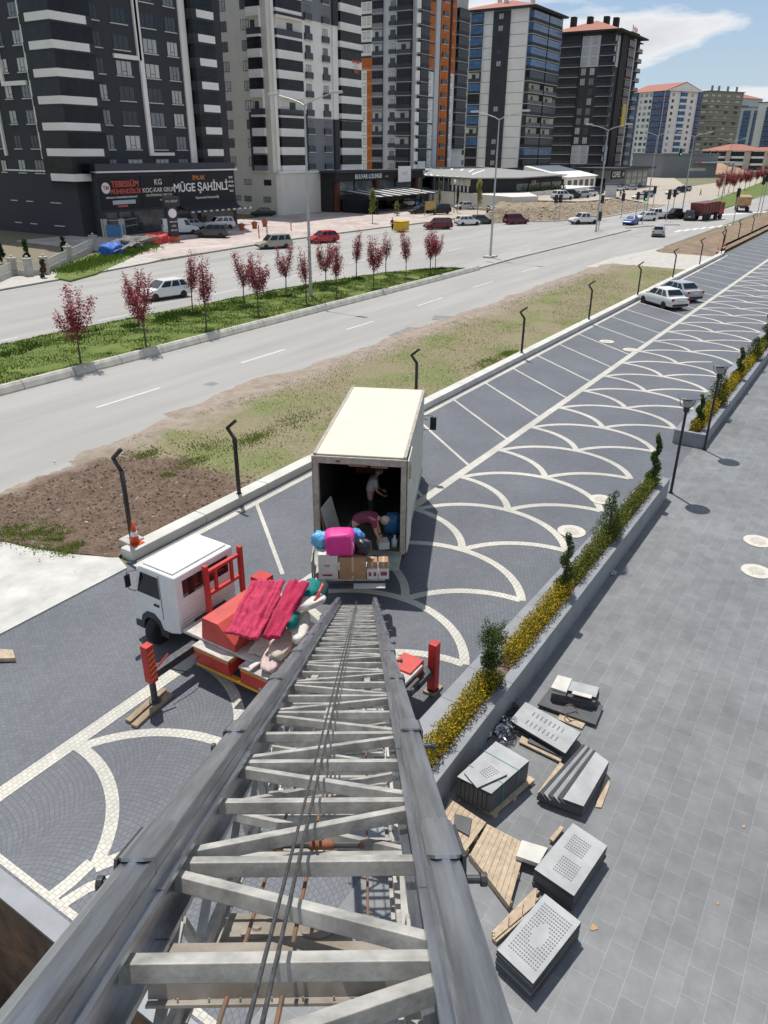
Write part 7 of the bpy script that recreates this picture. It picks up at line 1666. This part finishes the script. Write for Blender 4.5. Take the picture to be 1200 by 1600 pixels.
for _ in range(420):
    x = rg3.uniform(124, 178); y = yb0(x)+rg3.uniform(.3, 6); s_ = rg3.uniform(.08, .4); c_ = Vector((x, y, 2.0*min(1, (y-yb0(x))/4.5)*min(1, (192-x)/22)+.05))
    vs = [c_+Vector(q)*s_*rg3.uniform(.6, 1.1) for q in ((1, 0, 0), (-1, 0, 0), (0, 1, 0), (0, -1, 0), (0, 0, .7), (0, 0, -.7))]
    b.add(vs, [(0, 2, 4), (2, 1, 4), (1, 3, 4), (3, 0, 4), (2, 0, 5), (1, 2, 5), (3, 1, 5), (0, 3, 5)])
tag(b.build('bank_rubble', mat('pale_rubble', (.40, .34, .26), .95, island=.4)), 'rubble stones strewn over the bare earth bank', 'rubble', kind='stuff')
# hills
def hz(x, y, t):
    r = math.hypot(x, y); return -2+42*max(0, min(1, (r-640)/900))*(.75+.5*noise2(x, y, .0016))+18*max(0, noise2(x, y, .004, 2))*min(1, max(0, (r-600)/300))
grid('hills', 380, 4200, 80, lambda x: 60, lambda x: 2200, 50, hz, mat('hill_green', (.10, .14, .05), .95, var=.3, scale=.01, col2=(.20, .19, .10), detail=8))
def yb(x):
    t = [(121, 58.5), (126, 55.5), (130, 52), (136, 48.8), (143, 47), (150, 46.2), (190, 46.0)]
    for (a, ya), (c, yc) in zip(t[:-1], t[1:]):
        if x <= c: return ya+(yc-ya)*(x-a)/(c-a)
    return 46.0
def ytp(x): return max(yb(x)+.6, 58.8+(x-121)*.42) if x < 144 else 68
def bankh(x, y, t):
    h = 2.0*min(1, (y-yb(x))/4.5)*min(1, max(0, (192-x)/22))
    if x < 146: h = min(h, 2.0*min(1, max(0, ytp(x)-y)/2.5+.02))
    return .03+max(0, h)*(1+.10*noise2(x, y, .5)+.06*noise2(x, y, 1.6))
grid('earth_bank', 121.2, 192, 150, yb, ytp, 40, bankh, mat('bare_bank', (.17, .125, .08), .95, var=.3, scale=.9, col2=(.33, .265, .185), bump=.8, bscale=3, bdist=.1))
b = MB(); b.add([(150, 61, 2.22), (152, 52.8, 2.22), (160, 51.2, 2.22), (170, 51, 2.22), (192, 50.5, .25), (192, 69, .25), (170, 69, 2.22), (150, 68, 2.22)], [(0, 1, 2, 3, 6, 7), (3, 4, 5, 6)]); struct('raised_yard', b, M_SAND)
b = MB()
kerbline([(121, 58), (126, 55.1), (130, 51.6), (136, 48.4), (143, 46.6), (150, 45.8), (185, 45.6)], .35, .16); struct('bank_kerb', b, M_CONC)
b = MB(); b.prism([(192, 45.7), (620, 44), (620, 66), (192, 66)], 0, .012); struct('junction_yard', b, M_SAND)
for (px, py, r_, h, lb) in ((1065, 262, 13, 5, 'smaller sand heap on the open ground beyond the junction'), (1120, 262, 20, 7, 'large pinkish sand heap on the open ground beyond the junction')):
    g = G(px, py+10); vs = []; mb = MB(); mb.lathe([(r_, -.3), (r_*.75, h*.3), (r_*.45, h*.7), (r_*.12, h), (.05, h*1.02)], n=18); o = mb.build('sand_heap', mat('sand', (.42, .27, .18), .95, var=.2, scale=.3, bump=.8, bscale=1, bdist=.3), None, smooth=True); o.location = (g.x*.92, g.y*.92, 0); tag(o, lb, 'heap', 'sand heaps')

# ================================================================== VEHICLES
def loft(mb, st, close=True):
    """st: list of (x, [(y,z),...]) half sections mirrored to a full closed ring"""
    rings = []
    for x, half in st:
        rings.append([(x, y, z) for y, z in half]+[(x, -y, z) for y, z in reversed(half)])
    n = len(rings[0]); vs = [p for r in rings for p in r]; fs = []
    for i in range(len(rings)-1):
        for k in range(n): fs.append((i*n+k, (i+1)*n+k, (i+1)*n+(k+1) % n, i*n+(k+1) % n))
    fs += [tuple(range(n)), tuple(range(len(rings)*n-1, (len(rings)-1)*n-1, -1))]
    mb.add(vs, fs)
KD = dict(
  hatch=dict(L=4.1, W=.86, wb=2.55, r=.31, st=[(-2.05, .62, .42, .80), (-1.95, .88, .25, .84), (-1.2, .93, .22, .86), (.55, .93, .22, .86), (1.1, .88, .22, .85), (1.85, .72, .25, .80), (2.05, .55, .38, .70)], gh=(-1.95, -1.45, .25, 1.05, .93, 1.46)),
  sedan=dict(L=4.4, W=.86, wb=2.6, r=.31, st=[(-2.2, .66, .40, .78), (-2.12, .90, .26, .83), (-1.4, .93, .22, .86), (.55, .92, .22, .86), (1.15, .86, .22, .85), (2.0, .70, .25, .80), (2.2, .52, .38, .70)], gh=(-1.62, -1.05, .35, 1.12, .92, 1.42)),
  suv=dict(L=4.5, W=.93, wb=2.7, r=.36, st=[(-2.25, .75, .50, .86), (-2.18, 1.03, .32, .91), (-1.3, 1.07, .28, .93), (.6, 1.07, .28, .93), (1.2, 1.03, .28, .92), (2.05, .92, .30, .87), (2.25, .66, .45, .78)], gh=(-2.12, -1.85, .35, 1.08, 1.07, 1.72)),
  wagon=dict(L=4.4, W=.84, wb=2.6, r=.31, st=[(-2.2, .66, .40, .80), (-2.12, .92, .26, .84), (-1.4, .94, .22, .84), (.65, .92, .22, .84), (1.15, .86, .22, .84), (2.0, .72, .25, .80), (2.2, .55, .38, .72)], gh=(-2.1, -1.9, .45, 1.15, .93, 1.62)),
  van=dict(L=4.9, W=.96, wb=3.0, r=.34, st=[(-2.45, 1.1, .45, .92), (-2.4, 1.12, .32, .95), (-1.3, 1.12, .28, .96), (1.2, 1.12, .28, .96), (1.5, 1.08, .28, .95), (2.25, .95, .30, .90), (2.45, .68, .42, .82)], gh=(-2.42, -2.36, .95, 1.55, 1.12, 2.05)),
  pickup=dict(L=5.2, W=.93, wb=3.1, r=.38, st=[(-2.6, .72, .55, .88), (-2.55, 1.06, .42, .92), (-1.3, 1.08, .34, .93), (.8, 1.08, .34, .93), (1.35, 1.06, .34, .92), (2.35, .98, .36, .88), (2.6, .7, .5, .80)], gh=(-.75, -.55, .75, 1.35, 1.08, 1.78)))
protosC = {}
def car_proto(kind):
    k = KD[kind]; t = bpy.data.objects.new('parked_car', None); COL.objects.link(t); W = k['W']; r = k['r']; L = k['L']
    b = MB(); st = []
    for (x, zt, zb, w) in k['st']: st.append((x, [(w*.80, zb), (w*.97, zb+.08), (w, (zb+zt)/2), (w*.985, zt-.10), (w*.90, zt), (0.001, zt+.03)]))
    loft(b, st); b.build('body', M_PAINT, t, bevel=.03)
    x0, x1, x2, x3, zb, zt = k['gh']; wb, wt = W*.93, W*.74
    b = MB(); P = lambda x, w, z: (x, w, z)
    b.add([P(x0, -wb, zb-.05), P(x3, -wb, zb-.05), P(x3, wb, zb-.05), P(x0, wb, zb-.05), P(x1, -wt, zt), P(x2, -wt, zt), P(x2, wt, zt), P(x1, wt, zt)], [(3, 2, 1, 0), (4, 5, 6, 7), (0, 1, 5, 4), (1, 2, 6, 5), (2, 3, 7, 6), (3, 0, 4, 7)])
    b.build('roof_shell', M_PAINT, t, bevel=.04)
    def quadpane(nm, pts, off):
        a, c, d, e = [Vector(q) for q in pts]; nrm = (c-a).cross(e-a).normalized()*off
        mb = MB(); mb.add([a+nrm, c+nrm, d+nrm, e+nrm, a-nrm*.5, c-nrm*.5, d-nrm*.5, e-nrm*.5], [(0, 1, 2, 3), (7, 6, 5, 4), (0, 4, 5, 1), (1, 5, 6, 2), (2, 6, 7, 3), (3, 7, 4, 0)]); return mb.build(nm, M_GLASSD, t)
    def lerp(a, c, q): return a+(c-a)*q
    def side(s, qa, qb):   # pane on the side between fractions along the length
        def pt(q, v): xx = lerp(lerp(x0, x1, v), lerp(x3, x2, v), q); return (xx, s*lerp(wb, wt, v), lerp(zb-.05, zt, v))
        p = [pt(qa, .16), pt(qb, .16), pt(qb-(.02 if qb < .9 else .0), .86), pt(qa+.02, .86)]
        if s > 0: p = p[::-1]
        quadpane('side_window', p, .012)
    for s in (-1, 1):
        if kind == 'van': side(s, .80, .97)
        elif kind == 'pickup': side(s, .06, .46); side(s, .52, .93)
        else: side(s, .05, .27); side(s, .30, .58); side(s, .62, .94)
    quadpane('windscreen', [(lerp(x3, x2, .1), wb*.88, lerp(zb, zt, .08)), (lerp(x3, x2, .1), -wb*.88, lerp(zb, zt, .08))][::-1]+[(lerp(x3, x2, .9), wt*.9, lerp(zb, zt, .9)), (lerp(x3, x2, .9), -wt*.9, lerp(zb, zt, .9))], .02)
    quadpane('rear_window', [(lerp(x0, x1, .2), wb*.82, lerp(zb, zt, .25)), (lerp(x0, x1, .2), -wb*.82, lerp(zb, zt, .25)), (lerp(x0, x1, .88), -wt*.85, lerp(zb, zt, .88)), (lerp(x0, x1, .88), wt*.85, lerp(zb, zt, .88))], .02)
    for sx in (-1, 1):
        for s in (-1, 1): wheel(t, sx*k['wb']/2+.05, s*(W-.10), r, .2, M_CHROME, 1 if s > 0 else -1)
    for s in (-1, 1):
        f = k['st'][-1]; b = MB(); b.cbox((f[0]-.10, s*f[3]*.78, f[1]-.0), (.16, .26, .13)); b.build('headlight', M_CLEARL, t, bevel=.02)
        f = k['st'][0]; b = MB(); b.cbox((f[0]+.07, s*f[3]*.88, f[1]+.12), (.10, .22, .20)); b.build('tail_light', M_REDL, t, bevel=.015)
        b = MB(); b.cbox((x3-.25, s*(W+.08), zb+.03), (.12, .16, .11)); b.build('wing_mirror', M_PAINT, t, bevel=.02)
    b = MB(); b.cbox((k['st'][-1][0]-.01, 0, .42), (.06, W*1.3, .14)); b.build('front_grille', M_BLACK, t); b = MB(); b.cbox((k['st'][0][0]+.0, 0, .40), (.08, W*1.6, .16)); b.build('rear_bumper', M_BLACK, t, bevel=.02)
    b = MB(); b.cbox((k['st'][0][0]-.01, 0, .70), (.03, .5, .11)); b.build('number_plate', M_SILL, t)
    b = MB(); b.box(-L*.40, L*.40, -W*.8, W*.8, .14, .30); b.build('underbody', M_BLACK, t)
    if kind == 'pickup': b = MB(); b.box(-2.45, -.85, -W*.78, W*.78, 1.085, 1.115); b.build('load_bed', M_BLACK, t)
    return t
def car(kind, px, py, hd, col, label, name='parked_car', cat='car', group='cars standing about the forecourt and junction', z=0.0, w=None):
    g = G(px, py, z) if w is None else Vector((w[0], w[1], 0))
    if kind not in protosC: protosC[kind] = [car_proto(kind), False]
    pr = protosC[kind]
    if not pr[1]: o = pr[0]; pr[1] = True
    else: o = copy_tree(pr[0])
    o.name = name; o.location = (g.x, g.y, z); o.rotation_euler = (0, 0, R_(hd)); setcol(o, col); tag(o, label, cat, group); return o
WH = (.72, .72, .70); SV = (.42, .43, .44); BK = (.015, .015, .018); DG = (.06, .065, .07); RD = (.42, .015, .02); MR = (.13, .012, .02); BL = (.015, .08, .38); BG = (.36, .34, .28)
GP = 'cars parked in the patterned car park'
car('sedan', 0, 0, 50, WH, 'white old saloon parked nose to the kerb, nearer of the two parked side by side', group=GP, w=((G(1007, 474).x+G(1037.5, 482.5).x)/2+.55, (G(1007, 474).y+G(1037.5, 482.5).y)/2-.45))
car('sedan', 0, 0, 52, SV, 'silver saloon parked behind the white old saloon', group=GP, w=(G(1007, 474).x+3.9, G(1007, 474).y-1.55))
car('hatch', 258, 466, 170, WH, 'white hatchback driving left on the far carriageway behind the red trees', name='moving_car', group='cars moving on the road')
Z_ = .13
car('van', 283, 366, -35, WH, 'white panel van parked before the shop signs', 'parked_van', 'van', z=Z_)
car('sedan', 303, 358, -30, SV, 'silver saloon half hidden behind the white panel van', z=Z_); car('suv', 343, 358, 155, WH, 'white off-roader parked right of the shop totem', z=Z_)
car('suv', 333, 371, 120, DG, 'dark grey hatchback in front of the white off-roader', z=Z_); car('sedan', 411, 338, 140, BK, 'black saloon alone on the forecourt near the beige tower wall', z=Z_)
car('pickup', 513, 328, 138, BK, 'black pickup parked beside the lounge pergola', 'parked_pickup', 'pickup', z=Z_); car('wagon', 428, 388, 155, BG, 'beige van at the far kerb behind the red trees')
car('hatch', 505, 379, 158, RD, 'small red car at the far kerb behind the dense red tree'); car('sedan', 656, 334, 150, BK, 'black saloon left of the scaffold sign on the forecourt', z=Z_); car('suv', 686, 334, 150, BK, 'black off-roader right of the scaffold sign on the forecourt', z=Z_)
car('wagon', 684, 358, 140, MR, 'maroon estate car at the far kerb behind the last red trees'); car('hatch', 730, 352, -35, WH, 'white hatchback nosing out in front of the grey saloon', z=0); car('sedan', 750, 350, -35, DG, 'grey saloon just behind the white hatchback')
car('sedan', 725, 327, 148, SV, 'silver saloon in front of the pale restaurant wall', z=Z_); car('wagon', 806, 350, -30, MR, 'dark maroon van at the foot of the earth bank', 'parked_van', 'van')
car('pickup', 912, 350, 140, WH, 'white pickup waiting right of the earth bank', 'moving_pickup', 'pickup', 'cars moving on the road'); car('hatch', 637, 322, -20, WH, 'white car beside the lounge corner', z=Z_); car('hatch', 652, 321, -20, BL, 'blue car beside the white one near the annex', z=Z_); car('sedan', 622, 325, -20, BK, 'black car at the right end of the pergola', z=Z_)
car('van', 786, 342, -60, (.45, .52, .52), 'pale van with turquoise tint on the sloping side street', 'parked_van', 'van'); 
for i, (px, py, hd, kd, cl, lb) in enumerate(((878, 312, -30, 'suv', WH, 'white off-roader, leftmost of the row above the earth bank'), (891, 310, -30, 'suv', BK, 'black off-roader next to the white one above the earth bank'), (907, 309, 150, 'sedan', SV, 'silver saloon in the middle of the row above the earth bank'), (918, 307, 150, 'sedan', WH, 'white saloon, fourth in the row above the earth bank'), (927, 305, 150, 'suv', DG, 'dark off-roader at the right end of the row above the earth bank'),
      (999, 311, 145, 'sedan', WH, 'white saloon on the open ground right of the kiosk'), (1009, 308, 150, 'suv', SV, 'grey van behind the white saloon right of the kiosk'), (1050, 304, 145, 'sedan', WH, 'white saloon under the hanging traffic light'), (1062, 301, 145, 'suv', BK, 'dark off-roader under the hanging traffic light'), (1069, 299, 145, 'suv', SV, 'silver car behind the dark off-roader under the hanging traffic light'),
      (966, 298, -25, 'sedan', WH, 'white saloon behind the kiosk'), (977, 295, -25, 'hatch', WH, 'white hatchback in front of the cafe'), (994, 292, -25, 'sedan', (.10, .13, .2), 'blue grey saloon in front of the cafe'), (985, 297, 130, 'hatch', SV, 'silver hatchback between kiosk and cafe'),
      (1131, 277, 0, 'suv', WH, 'white car in the distant row by the sand heaps'), (1147, 276, 0, 'van', WH, 'white van in the distant row by the sand heaps'), (1155, 275, 0, 'hatch', BL, 'blue car in the distant row by the sand heaps'), (1166, 275, 0, 'suv', DG, 'dark car in the distant row by the sand heaps'), (1178, 274, 0, 'sedan', WH, 'white saloon at the end of the distant row'))):
    car(kd, px, py, hd, cl, lb, group='distant parked cars', z=2.23 if px < 930 else (.06 if px < 1060 else 0))
GM = 'cars moving on the road'
car('sedan', 985, 351, 180, BL, 'bright blue saloon in the junction queue', 'moving_car', group=GM); car('hatch', 1008, 345, 140, WH, 'white hatchback behind the blue saloon', 'moving_car', group=GM); car('pickup', 1024, 342, 140, WH, 'white pickup behind the white hatchback at the junction', 'moving_pickup', 'pickup', GM)
car('pickup', 1056, 342, 140, BK, 'black pickup at the junction left of the red tipper', 'moving_pickup', 'pickup', GM); car('suv', 1077, 344, 10, DG, 'grey hatchback directly left of the red tipper', 'moving_car', group=GM); car('hatch', 1028, 369, 12, SV, 'silver hatchback seen from behind on the near carriageway', 'moving_car', group=GM)
for k_, v in protosC.items():
    if not v[1]: bpy.data.objects.remove(v[0])
# tipper trucks
def tipper(px, py, hd, cbody, ccab, label):
    g = G(px, py); t = thing('tipper_truck', label, 'truck', (g.x, g.y, 0), R_(hd), 'tipper trucks')
    mb = mat('tipper_%.2f' % cbody[0], cbody, .7, var=.3, scale=1.5); mc = mat('tipcab_%.2f' % ccab[0], ccab, .5, var=.1)
    b = MB(); b.add([(-4.2, -1.25, 1.3), (1.6, -1.25, 1.3), (1.6, 1.25, 1.3), (-4.2, 1.25, 1.3), (-4.5, -1.3, 2.9), (1.8, -1.3, 3.1), (1.8, 1.3, 3.1), (-4.5, 1.3, 2.9)], [(3, 2, 1, 0), (0, 1, 5, 4), (1, 2, 6, 5), (2, 3, 7, 6), (3, 0, 4, 7), (4, 5, 6, 7)]); b.build('tipping_body', mb, t)
    b = MB()
    for x in (-3.6, -2.4, -1.2, 0, 1.2): b.box(x, x+.12, -1.36, -1.305, 1.35, 2.95); b.box(x, x+.12, 1.305, 1.36, 1.35, 2.95)
    b.build('side_ribs', mb, t)
    b = MB(); b.box(1.9, 3.9, -1.22, 1.22, .8, 2.9); b.build('cab', mc, t, bevel=.1); b = MB(); b.box(3.905, 3.92, -1.05, 1.05, 1.8, 2.6); b.build('windscreen', M_GLASSD, t)
    for s in (-1, 1): b = MB(); b.box(2.6, 3.6, s*1.225-.005, s*1.225+.005, 1.8, 2.6); b.build('side_window', M_GLASSD, t); b = MB(); b.box(-4.32, -4.25, s*1.0-.15, s*1.0+.15, .95, 1.15); b.build('tail_light', M_REDL, t)
    b = MB(); b.box(-4.2, 3.6, -.5, .5, .75, 1.28); b.build('chassis', M_STEELD, t)
    for x in (-3.2, -1.9, 1.1, 2.9):
        for s in (-1, 1): wheel(t, x, s*1.02, .5, .4, M_STEELD, s)
    return t
tipper(1104, 343, -14, (.16, .05, .04), (.33, .03, .03), 'brownish red tipper truck at the junction'); tipper(1158, 330, 12, (.38, .24, .12), (.62, .38, .02), 'yellow cabbed tipper truck driving away with a dusty body')
# ------------------------------------------------------------------ small forecourt things
def gz(px, py, z=.13): g = G(px, py, z); return (g.x, g.y, z)
t = thing('waste_skip', 'yellow waste container at the kerb behind the red trees', 'container', gz(627, 362, 0), 0); b = MB(); b.prism([(-1.1, -.7), (1.1, -.7), (1.1, .7), (-1.1, .7)], .15, 1.35); b.build('bin_body', mat('skip_yellow', (.62, .38, .02), .6, var=.15), t, bevel=.05); b = MB(); b.box(-1.15, 1.15, -.75, .75, 1.36, 1.5); b.build('lid', MATS['skip_yellow'], t, bevel=.04)
t = thing('red_bin', 'red litter bin at the corner of the lounge', 'bin', gz(611, 325), 0); b = MB(); b.lathe([(.4, 0), (.45, 1.2), (.3, 1.35), (.05, 1.4)], n=14); b.build('bin_body', mat('bin_red', (.5, .02, .02), .5), t)
for px, py, lb in ((378, 360, 'terracotta plant pot, left of three before the black saloon'), (398, 357, 'terracotta plant pot, middle of three before the black saloon'), (414, 354, 'terracotta plant pot, right of three before the black saloon')):
    t = thing('plant_pot', lb, 'pot', gz(px, py), 0, 'plant pots on the forecourt'); b = MB(); b.lathe([(.3, 0), (.45, .8), (.5, .8), (.5, .9), (.4, .9), (.38, .75), (.02, .75)], n=14); b.build('pot', mat('terracotta', (.36, .10, .05), .8), t); b = MB(); clump(b, (0, 0, .95), (.2, .2, .15), 40, .12, rg); b.build('plant', M_LDARK, t)
for px, py, h, lb in ((455, 360, 1.2, 'thin bollard on the forecourt below the black pickup'), (405, 372, 1.6, 'thin red marker post, left one, in front of the plant pots'), (418, 376, 1.6, 'thin red marker post, right one, in front of the plant pots'), (380, 343, 1.3, 'bollard near the edge of the beige wall')):
    t = thing('bollard', lb, 'bollard', gz(px, py), 0, 'bollards on the forecourt'); b = MB(); b.cyl((0, 0, 0), .07, h, 8); b.build('post', mat('bollard_red', (.35, .05, .03), .6), t); b = MB(); b.cyl((0, 0, h+.001), .075, .08, 8); b.build('cap', M_SILL, t)
t = thing('scaffold_sign', 'timber and yellow board sign between the two black cars', 'sign', gz(672, 336), 0); b = MB(); b.box(-2, -1.9, -.05, .05, 0, 2.4); b.box(1.9, 2, -.05, .05, 0, 2.4); b.build('posts', M_TIMBER, t); b = MB(); b.box(-1.89, 1.89, -.08, -.02, .9, 2.4); b.build('board', mat('ochre_board', (.42, .28, .08), .8, var=.4, scale=1.5), t)
t = thing('kiosk', 'small grey and white kiosk with red base near the parked row', 'kiosk', (G(953, 308).x, G(953, 308).y, .06), R_(20)); b = MB(); b.box(-1.6, 1.6, -1.4, 1.4, 0, 3.0); b.build('cabin', W_LGREY, t); b = MB(); b.box(-1.9, 1.9, -1.7, 1.7, 3.01, 3.2); b.build('roof', W_DARK, t); b = MB(); b.box(-1.2, 1.2, -1.44, -1.405, 1.2, 2.4); b.build('window', M_BGLASS, t); b = MB(); b.box(-1.66, 1.66, -1.46, -1.401, .0, .7); b.build('base_band', mat('kiosk_red', (.45, .03, .06), .6), t)
for px, lb in ((937, 'white and red umbrella stand left of the kiosk'),): t = thing('folded_parasol', lb, 'parasol', (G(px, 306).x, G(px, 306).y, .06)); b = MB(); b.cyl((0, 0, 0), .05, 2.8, 8); b.build('pole', M_SILL, t); b = MB(); b.lathe([(.05, 2.9), (.35, 1.8), (.6, .9), (.1, .9)][::-1], n=10); b.build('fabric', mat('kiosk_red2', (.5, .06, .08), .7), t)
# distant people
def walker(px, py, shirt, trou, label, z=0.0, hd=0):
    g = G(px, py, z); t = thing('person', label, 'person', (g.x, g.y, z), R_(hd))
    bd = [[(V3(0, 0, .92), .13), (V3(0, 0, 1.15), .13), (V3(.01, 0, 1.38), .14), (V3(.02, 0, 1.50), .06), (V3(.03, 0, 1.56), .055)]]
    for i, s in enumerate((-1, 1)): st_ = .22*s; bd.append([0, (V3(0, s*.1, .86), .09), (V3(st_*.6, s*.1, .48), .065), (V3(st_, s*.1, .08), .045), (V3(st_+.14, s*.11, .04), .035)]); bd.append([2, (V3(0, s*.2, 1.36), .06), (V3(-st_*.6, s*.24, 1.08), .045), (V3(-st_*.7+.1, s*.23, .84), .032)])
    skinned('body', bd, SKIN, t, 1)
    tr = [[(V3(0, 0, .92), .15), (V3(0, 0, 1.0), .145)]]
    for s in (-1, 1): st_ = .22*s; tr.append([0, (V3(0, s*.1, .86), .11), (V3(st_*.6, s*.1, .48), .085), (V3(st_, s*.1, .09), .06)])
    skinned('trousers', tr, mat('trs_%.2f' % trou[0], trou, .9), t, 1)
    sh = [[(V3(0, 0, .96), .155), (V3(0, 0, 1.15), .15), (V3(.01, 0, 1.38), .155), (V3(.02, 0, 1.47), .08)]]
    for s in (-1, 1): sh.append([2, (V3(0, s*.2, 1.36), .085), (V3(-.22*s*.6, s*.24, 1.08), .065)])
    skinned('shirt', sh, mat('shirt_%.2f' % shirt[0], shirt, .9), t, 1); head_mesh(t, (.05, 0, 1.67), 0, .105, (.03, .025, .02))
walker(613, 360, (.02, .02, .025), (.015, .015, .02), 'person in black walking beside the yellow waste container', .0, 200)
walker(969, 308, (.03, .03, .04), (.02, .02, .03), 'person in black standing right of the kiosk, left one of two', .06, 30); walker(974, 307, (.05, .05, .06), (.03, .03, .04), 'person in dark clothes right of the kiosk, right one of two', .06, 200)
walker(1094, 306, (.04, .05, .08), (.03, .03, .05), 'distant person crossing the open ground left of the far trees', .0, 90); walker(631, 318+12, (.5, .5, .5), (.2, .2, .25), 'person in white by the white car at the lounge corner', .13, 0) if False else None
# garden fence and heap at the left
fp = [(-20, 452), (23, 432), (47, 433), (72, 430), (109, 411), (148, 391)]
f = thing('garden_fence', 'pale stone pillared garden fence with white railings stepping down below the charcoal tower', 'fence', (G(23, 432).x, G(23, 432).y, 0)); o0 = Vector(f.location)
for i, (px, py) in enumerate(fp):
    g = G(px, py)-o0; b = MB(); b.box(g.x-.28, g.x+.28, g.y-.28, g.y+.28, 0, 1.55); b.box(g.x-.36, g.x+.36, g.y-.36, g.y+.36, 1.551, 1.68); q = b.build('stone_pillar', M_CONC, f); b = MB(); b.lathe([(.03, 1.68), (.14, 1.78), (.14, 1.86), (.02, 1.95)], c=(g.x, g.y, 0), n=10); b.build('finial', M_CONC, q)
    if i:
        h = G(*fp[i-1])-o0; d = (g-h).normalized(); a, c = h+d*.32, g-d*.32; b = MB(); b.beam((a.x, a.y, .3), (c.x, c.y, .3), .22, .6); b.build('low_wall', M_CONC, f); b = MB(); b.beam((a.x, a.y, 1.3), (c.x, c.y, 1.3), .06, .06); b.beam((a.x, a.y, .75), (c.x, c.y, .75), .05, .05)
        n = max(3, int((c-a).length/.22))
        for k in range(n): p = a.lerp(c, (k+.5)/n); b.box(p.x-.02, p.x+.02, p.y-.02, p.y+.02, .62, 1.3)
        b.build('railing', M_SILL, f)
f = thing('terrace_fence', 'short pillared railing on the terrace edge beside the blue panel', 'fence', (G(166, 372).x, G(166, 372).y, 0)); o0 = Vector(f.location)
tp = [(166, 372), (193, 372), (222, 366)]
for i, (px, py) in enumerate(tp):
    g = G(px, py)-o0; b = MB(); b.box(g.x-.28, g.x+.28, g.y-.28, g.y+.28, 0, 2.4); b.build('stone_pillar', M_CONC, f)
    if i: h = G(*tp[i-1])-o0; b = MB(); b.beam((h.x, h.y, 2.2), (g.x, g.y, 2.2), .05, .05); b.beam((h.x, h.y, 1.4), (g.x, g.y, 1.4), .05, .05); b.build('railing', M_SILL, f)
b = MB(); h, g = G(*tp[0]), G(*tp[1]); b.beam((h.x, h.y-.4, .85), (g.x, g.y-.4, .85), .06, 1.7); o = b.build('blue_panel', mat('blue_panel', (.06, .18, .36), .6, var=.1)); tag(o, 'light blue wall panel below the terrace railing', 'panel')
b = MB(); b.prism([(p.x, p.y) for p in (G(105, 413), G(150, 398), G(200, 388), G(238, 380), G(225, 395), G(190, 412), G(150, 430), G(110, 441), G(85, 436))], 0, .16); struct('grass_strip', b, M_GRASSB)
def reg_l(r):
    q = r.random(); a = G(100, 428).lerp(G(232, 386), q); return (a.x+r.gauss(0, .8), a.y+r.gauss(0, .9), .12, 2.2)
blades('roadside_grass', 5000, reg_l, .08, .2, M_BLADE, 'bright green grass at the roadside below the garden fence', .03, 41)
blob('tarpaulin_heap', mat('red_plastic', (.62, .06, .05), .6, var=.35, scale=1.2, bump=1, bscale=2, bdist=.2), gz(243, 376, .4), (3.0, 1.5, .8), R_(20), 'heap of red and white striped sheets beside the totem sign', 'heap', 31, .5, sub=30)
blob('tarpaulin_heap', mat('blue_tarp', (.02, .12, .50), .6, bump=1, bscale=2, bdist=.2), gz(176, 393, .5), (1.5, 1.0, .8), R_(10), 'blue tarpaulin heap at the roadside grass', 'heap', 32, .4, sub=30)
blob('timber_heap', mat('grey_timber', (.22, .21, .19), .9, var=.4, scale=2, stretch=(1, 8, 1), bump=1, bscale=4, bdist=.1), gz(208, 383, .4), (3.2, 1.6, .9), R_(15), 'heap of grey boards between the blue and the red heaps', 'heap', 33, .5, sub=30)
for i in range(7):
    b = MB(); b.box(-2, 2, -.12, .12, 0, .05); o = b.build('scrap_board', MATS['grey_timber']); q = gz(195+i*7, 385-i*2, 1.0+.12*(i % 3)); o.location = q; o.rotation_euler = (R_(8*(i % 3)), R_(-12+5*i), R_(10+14*i)); tag(o, 'weathered board lying on the grey timber heap', 'board', 'weathered boards on the grey heap')
# pallet scrap at the far left
slab([G(-40, 1030, .12), G(-30, 1012, .12), G(20, 1015, .12), G(24, 1028, .12)], .02, .12, M_PALLET, 'wooden pallet corner reaching in from the left edge of the picture', name='plank', cat='plank', grp='loose planks')
# red shop planter boxes and overhead wires
b = MB(); a, c = G(440, 327), G(486, 325)
for k in range(14): p = a.lerp(c, k/13); b.box(p.x-.03, p.x+.03, p.y-.03, p.y+.03, 0, 1.6)
b.beam((a.x, a.y, 1.55), (c.x, c.y, 1.55), .05, .05); b.beam((a.x, a.y, .8), (c.x, c.y, .8), .04, .04); tag(b.build('iron_railing', M_STEELD), 'grey iron railing along the foot of the beige wall', 'railing')
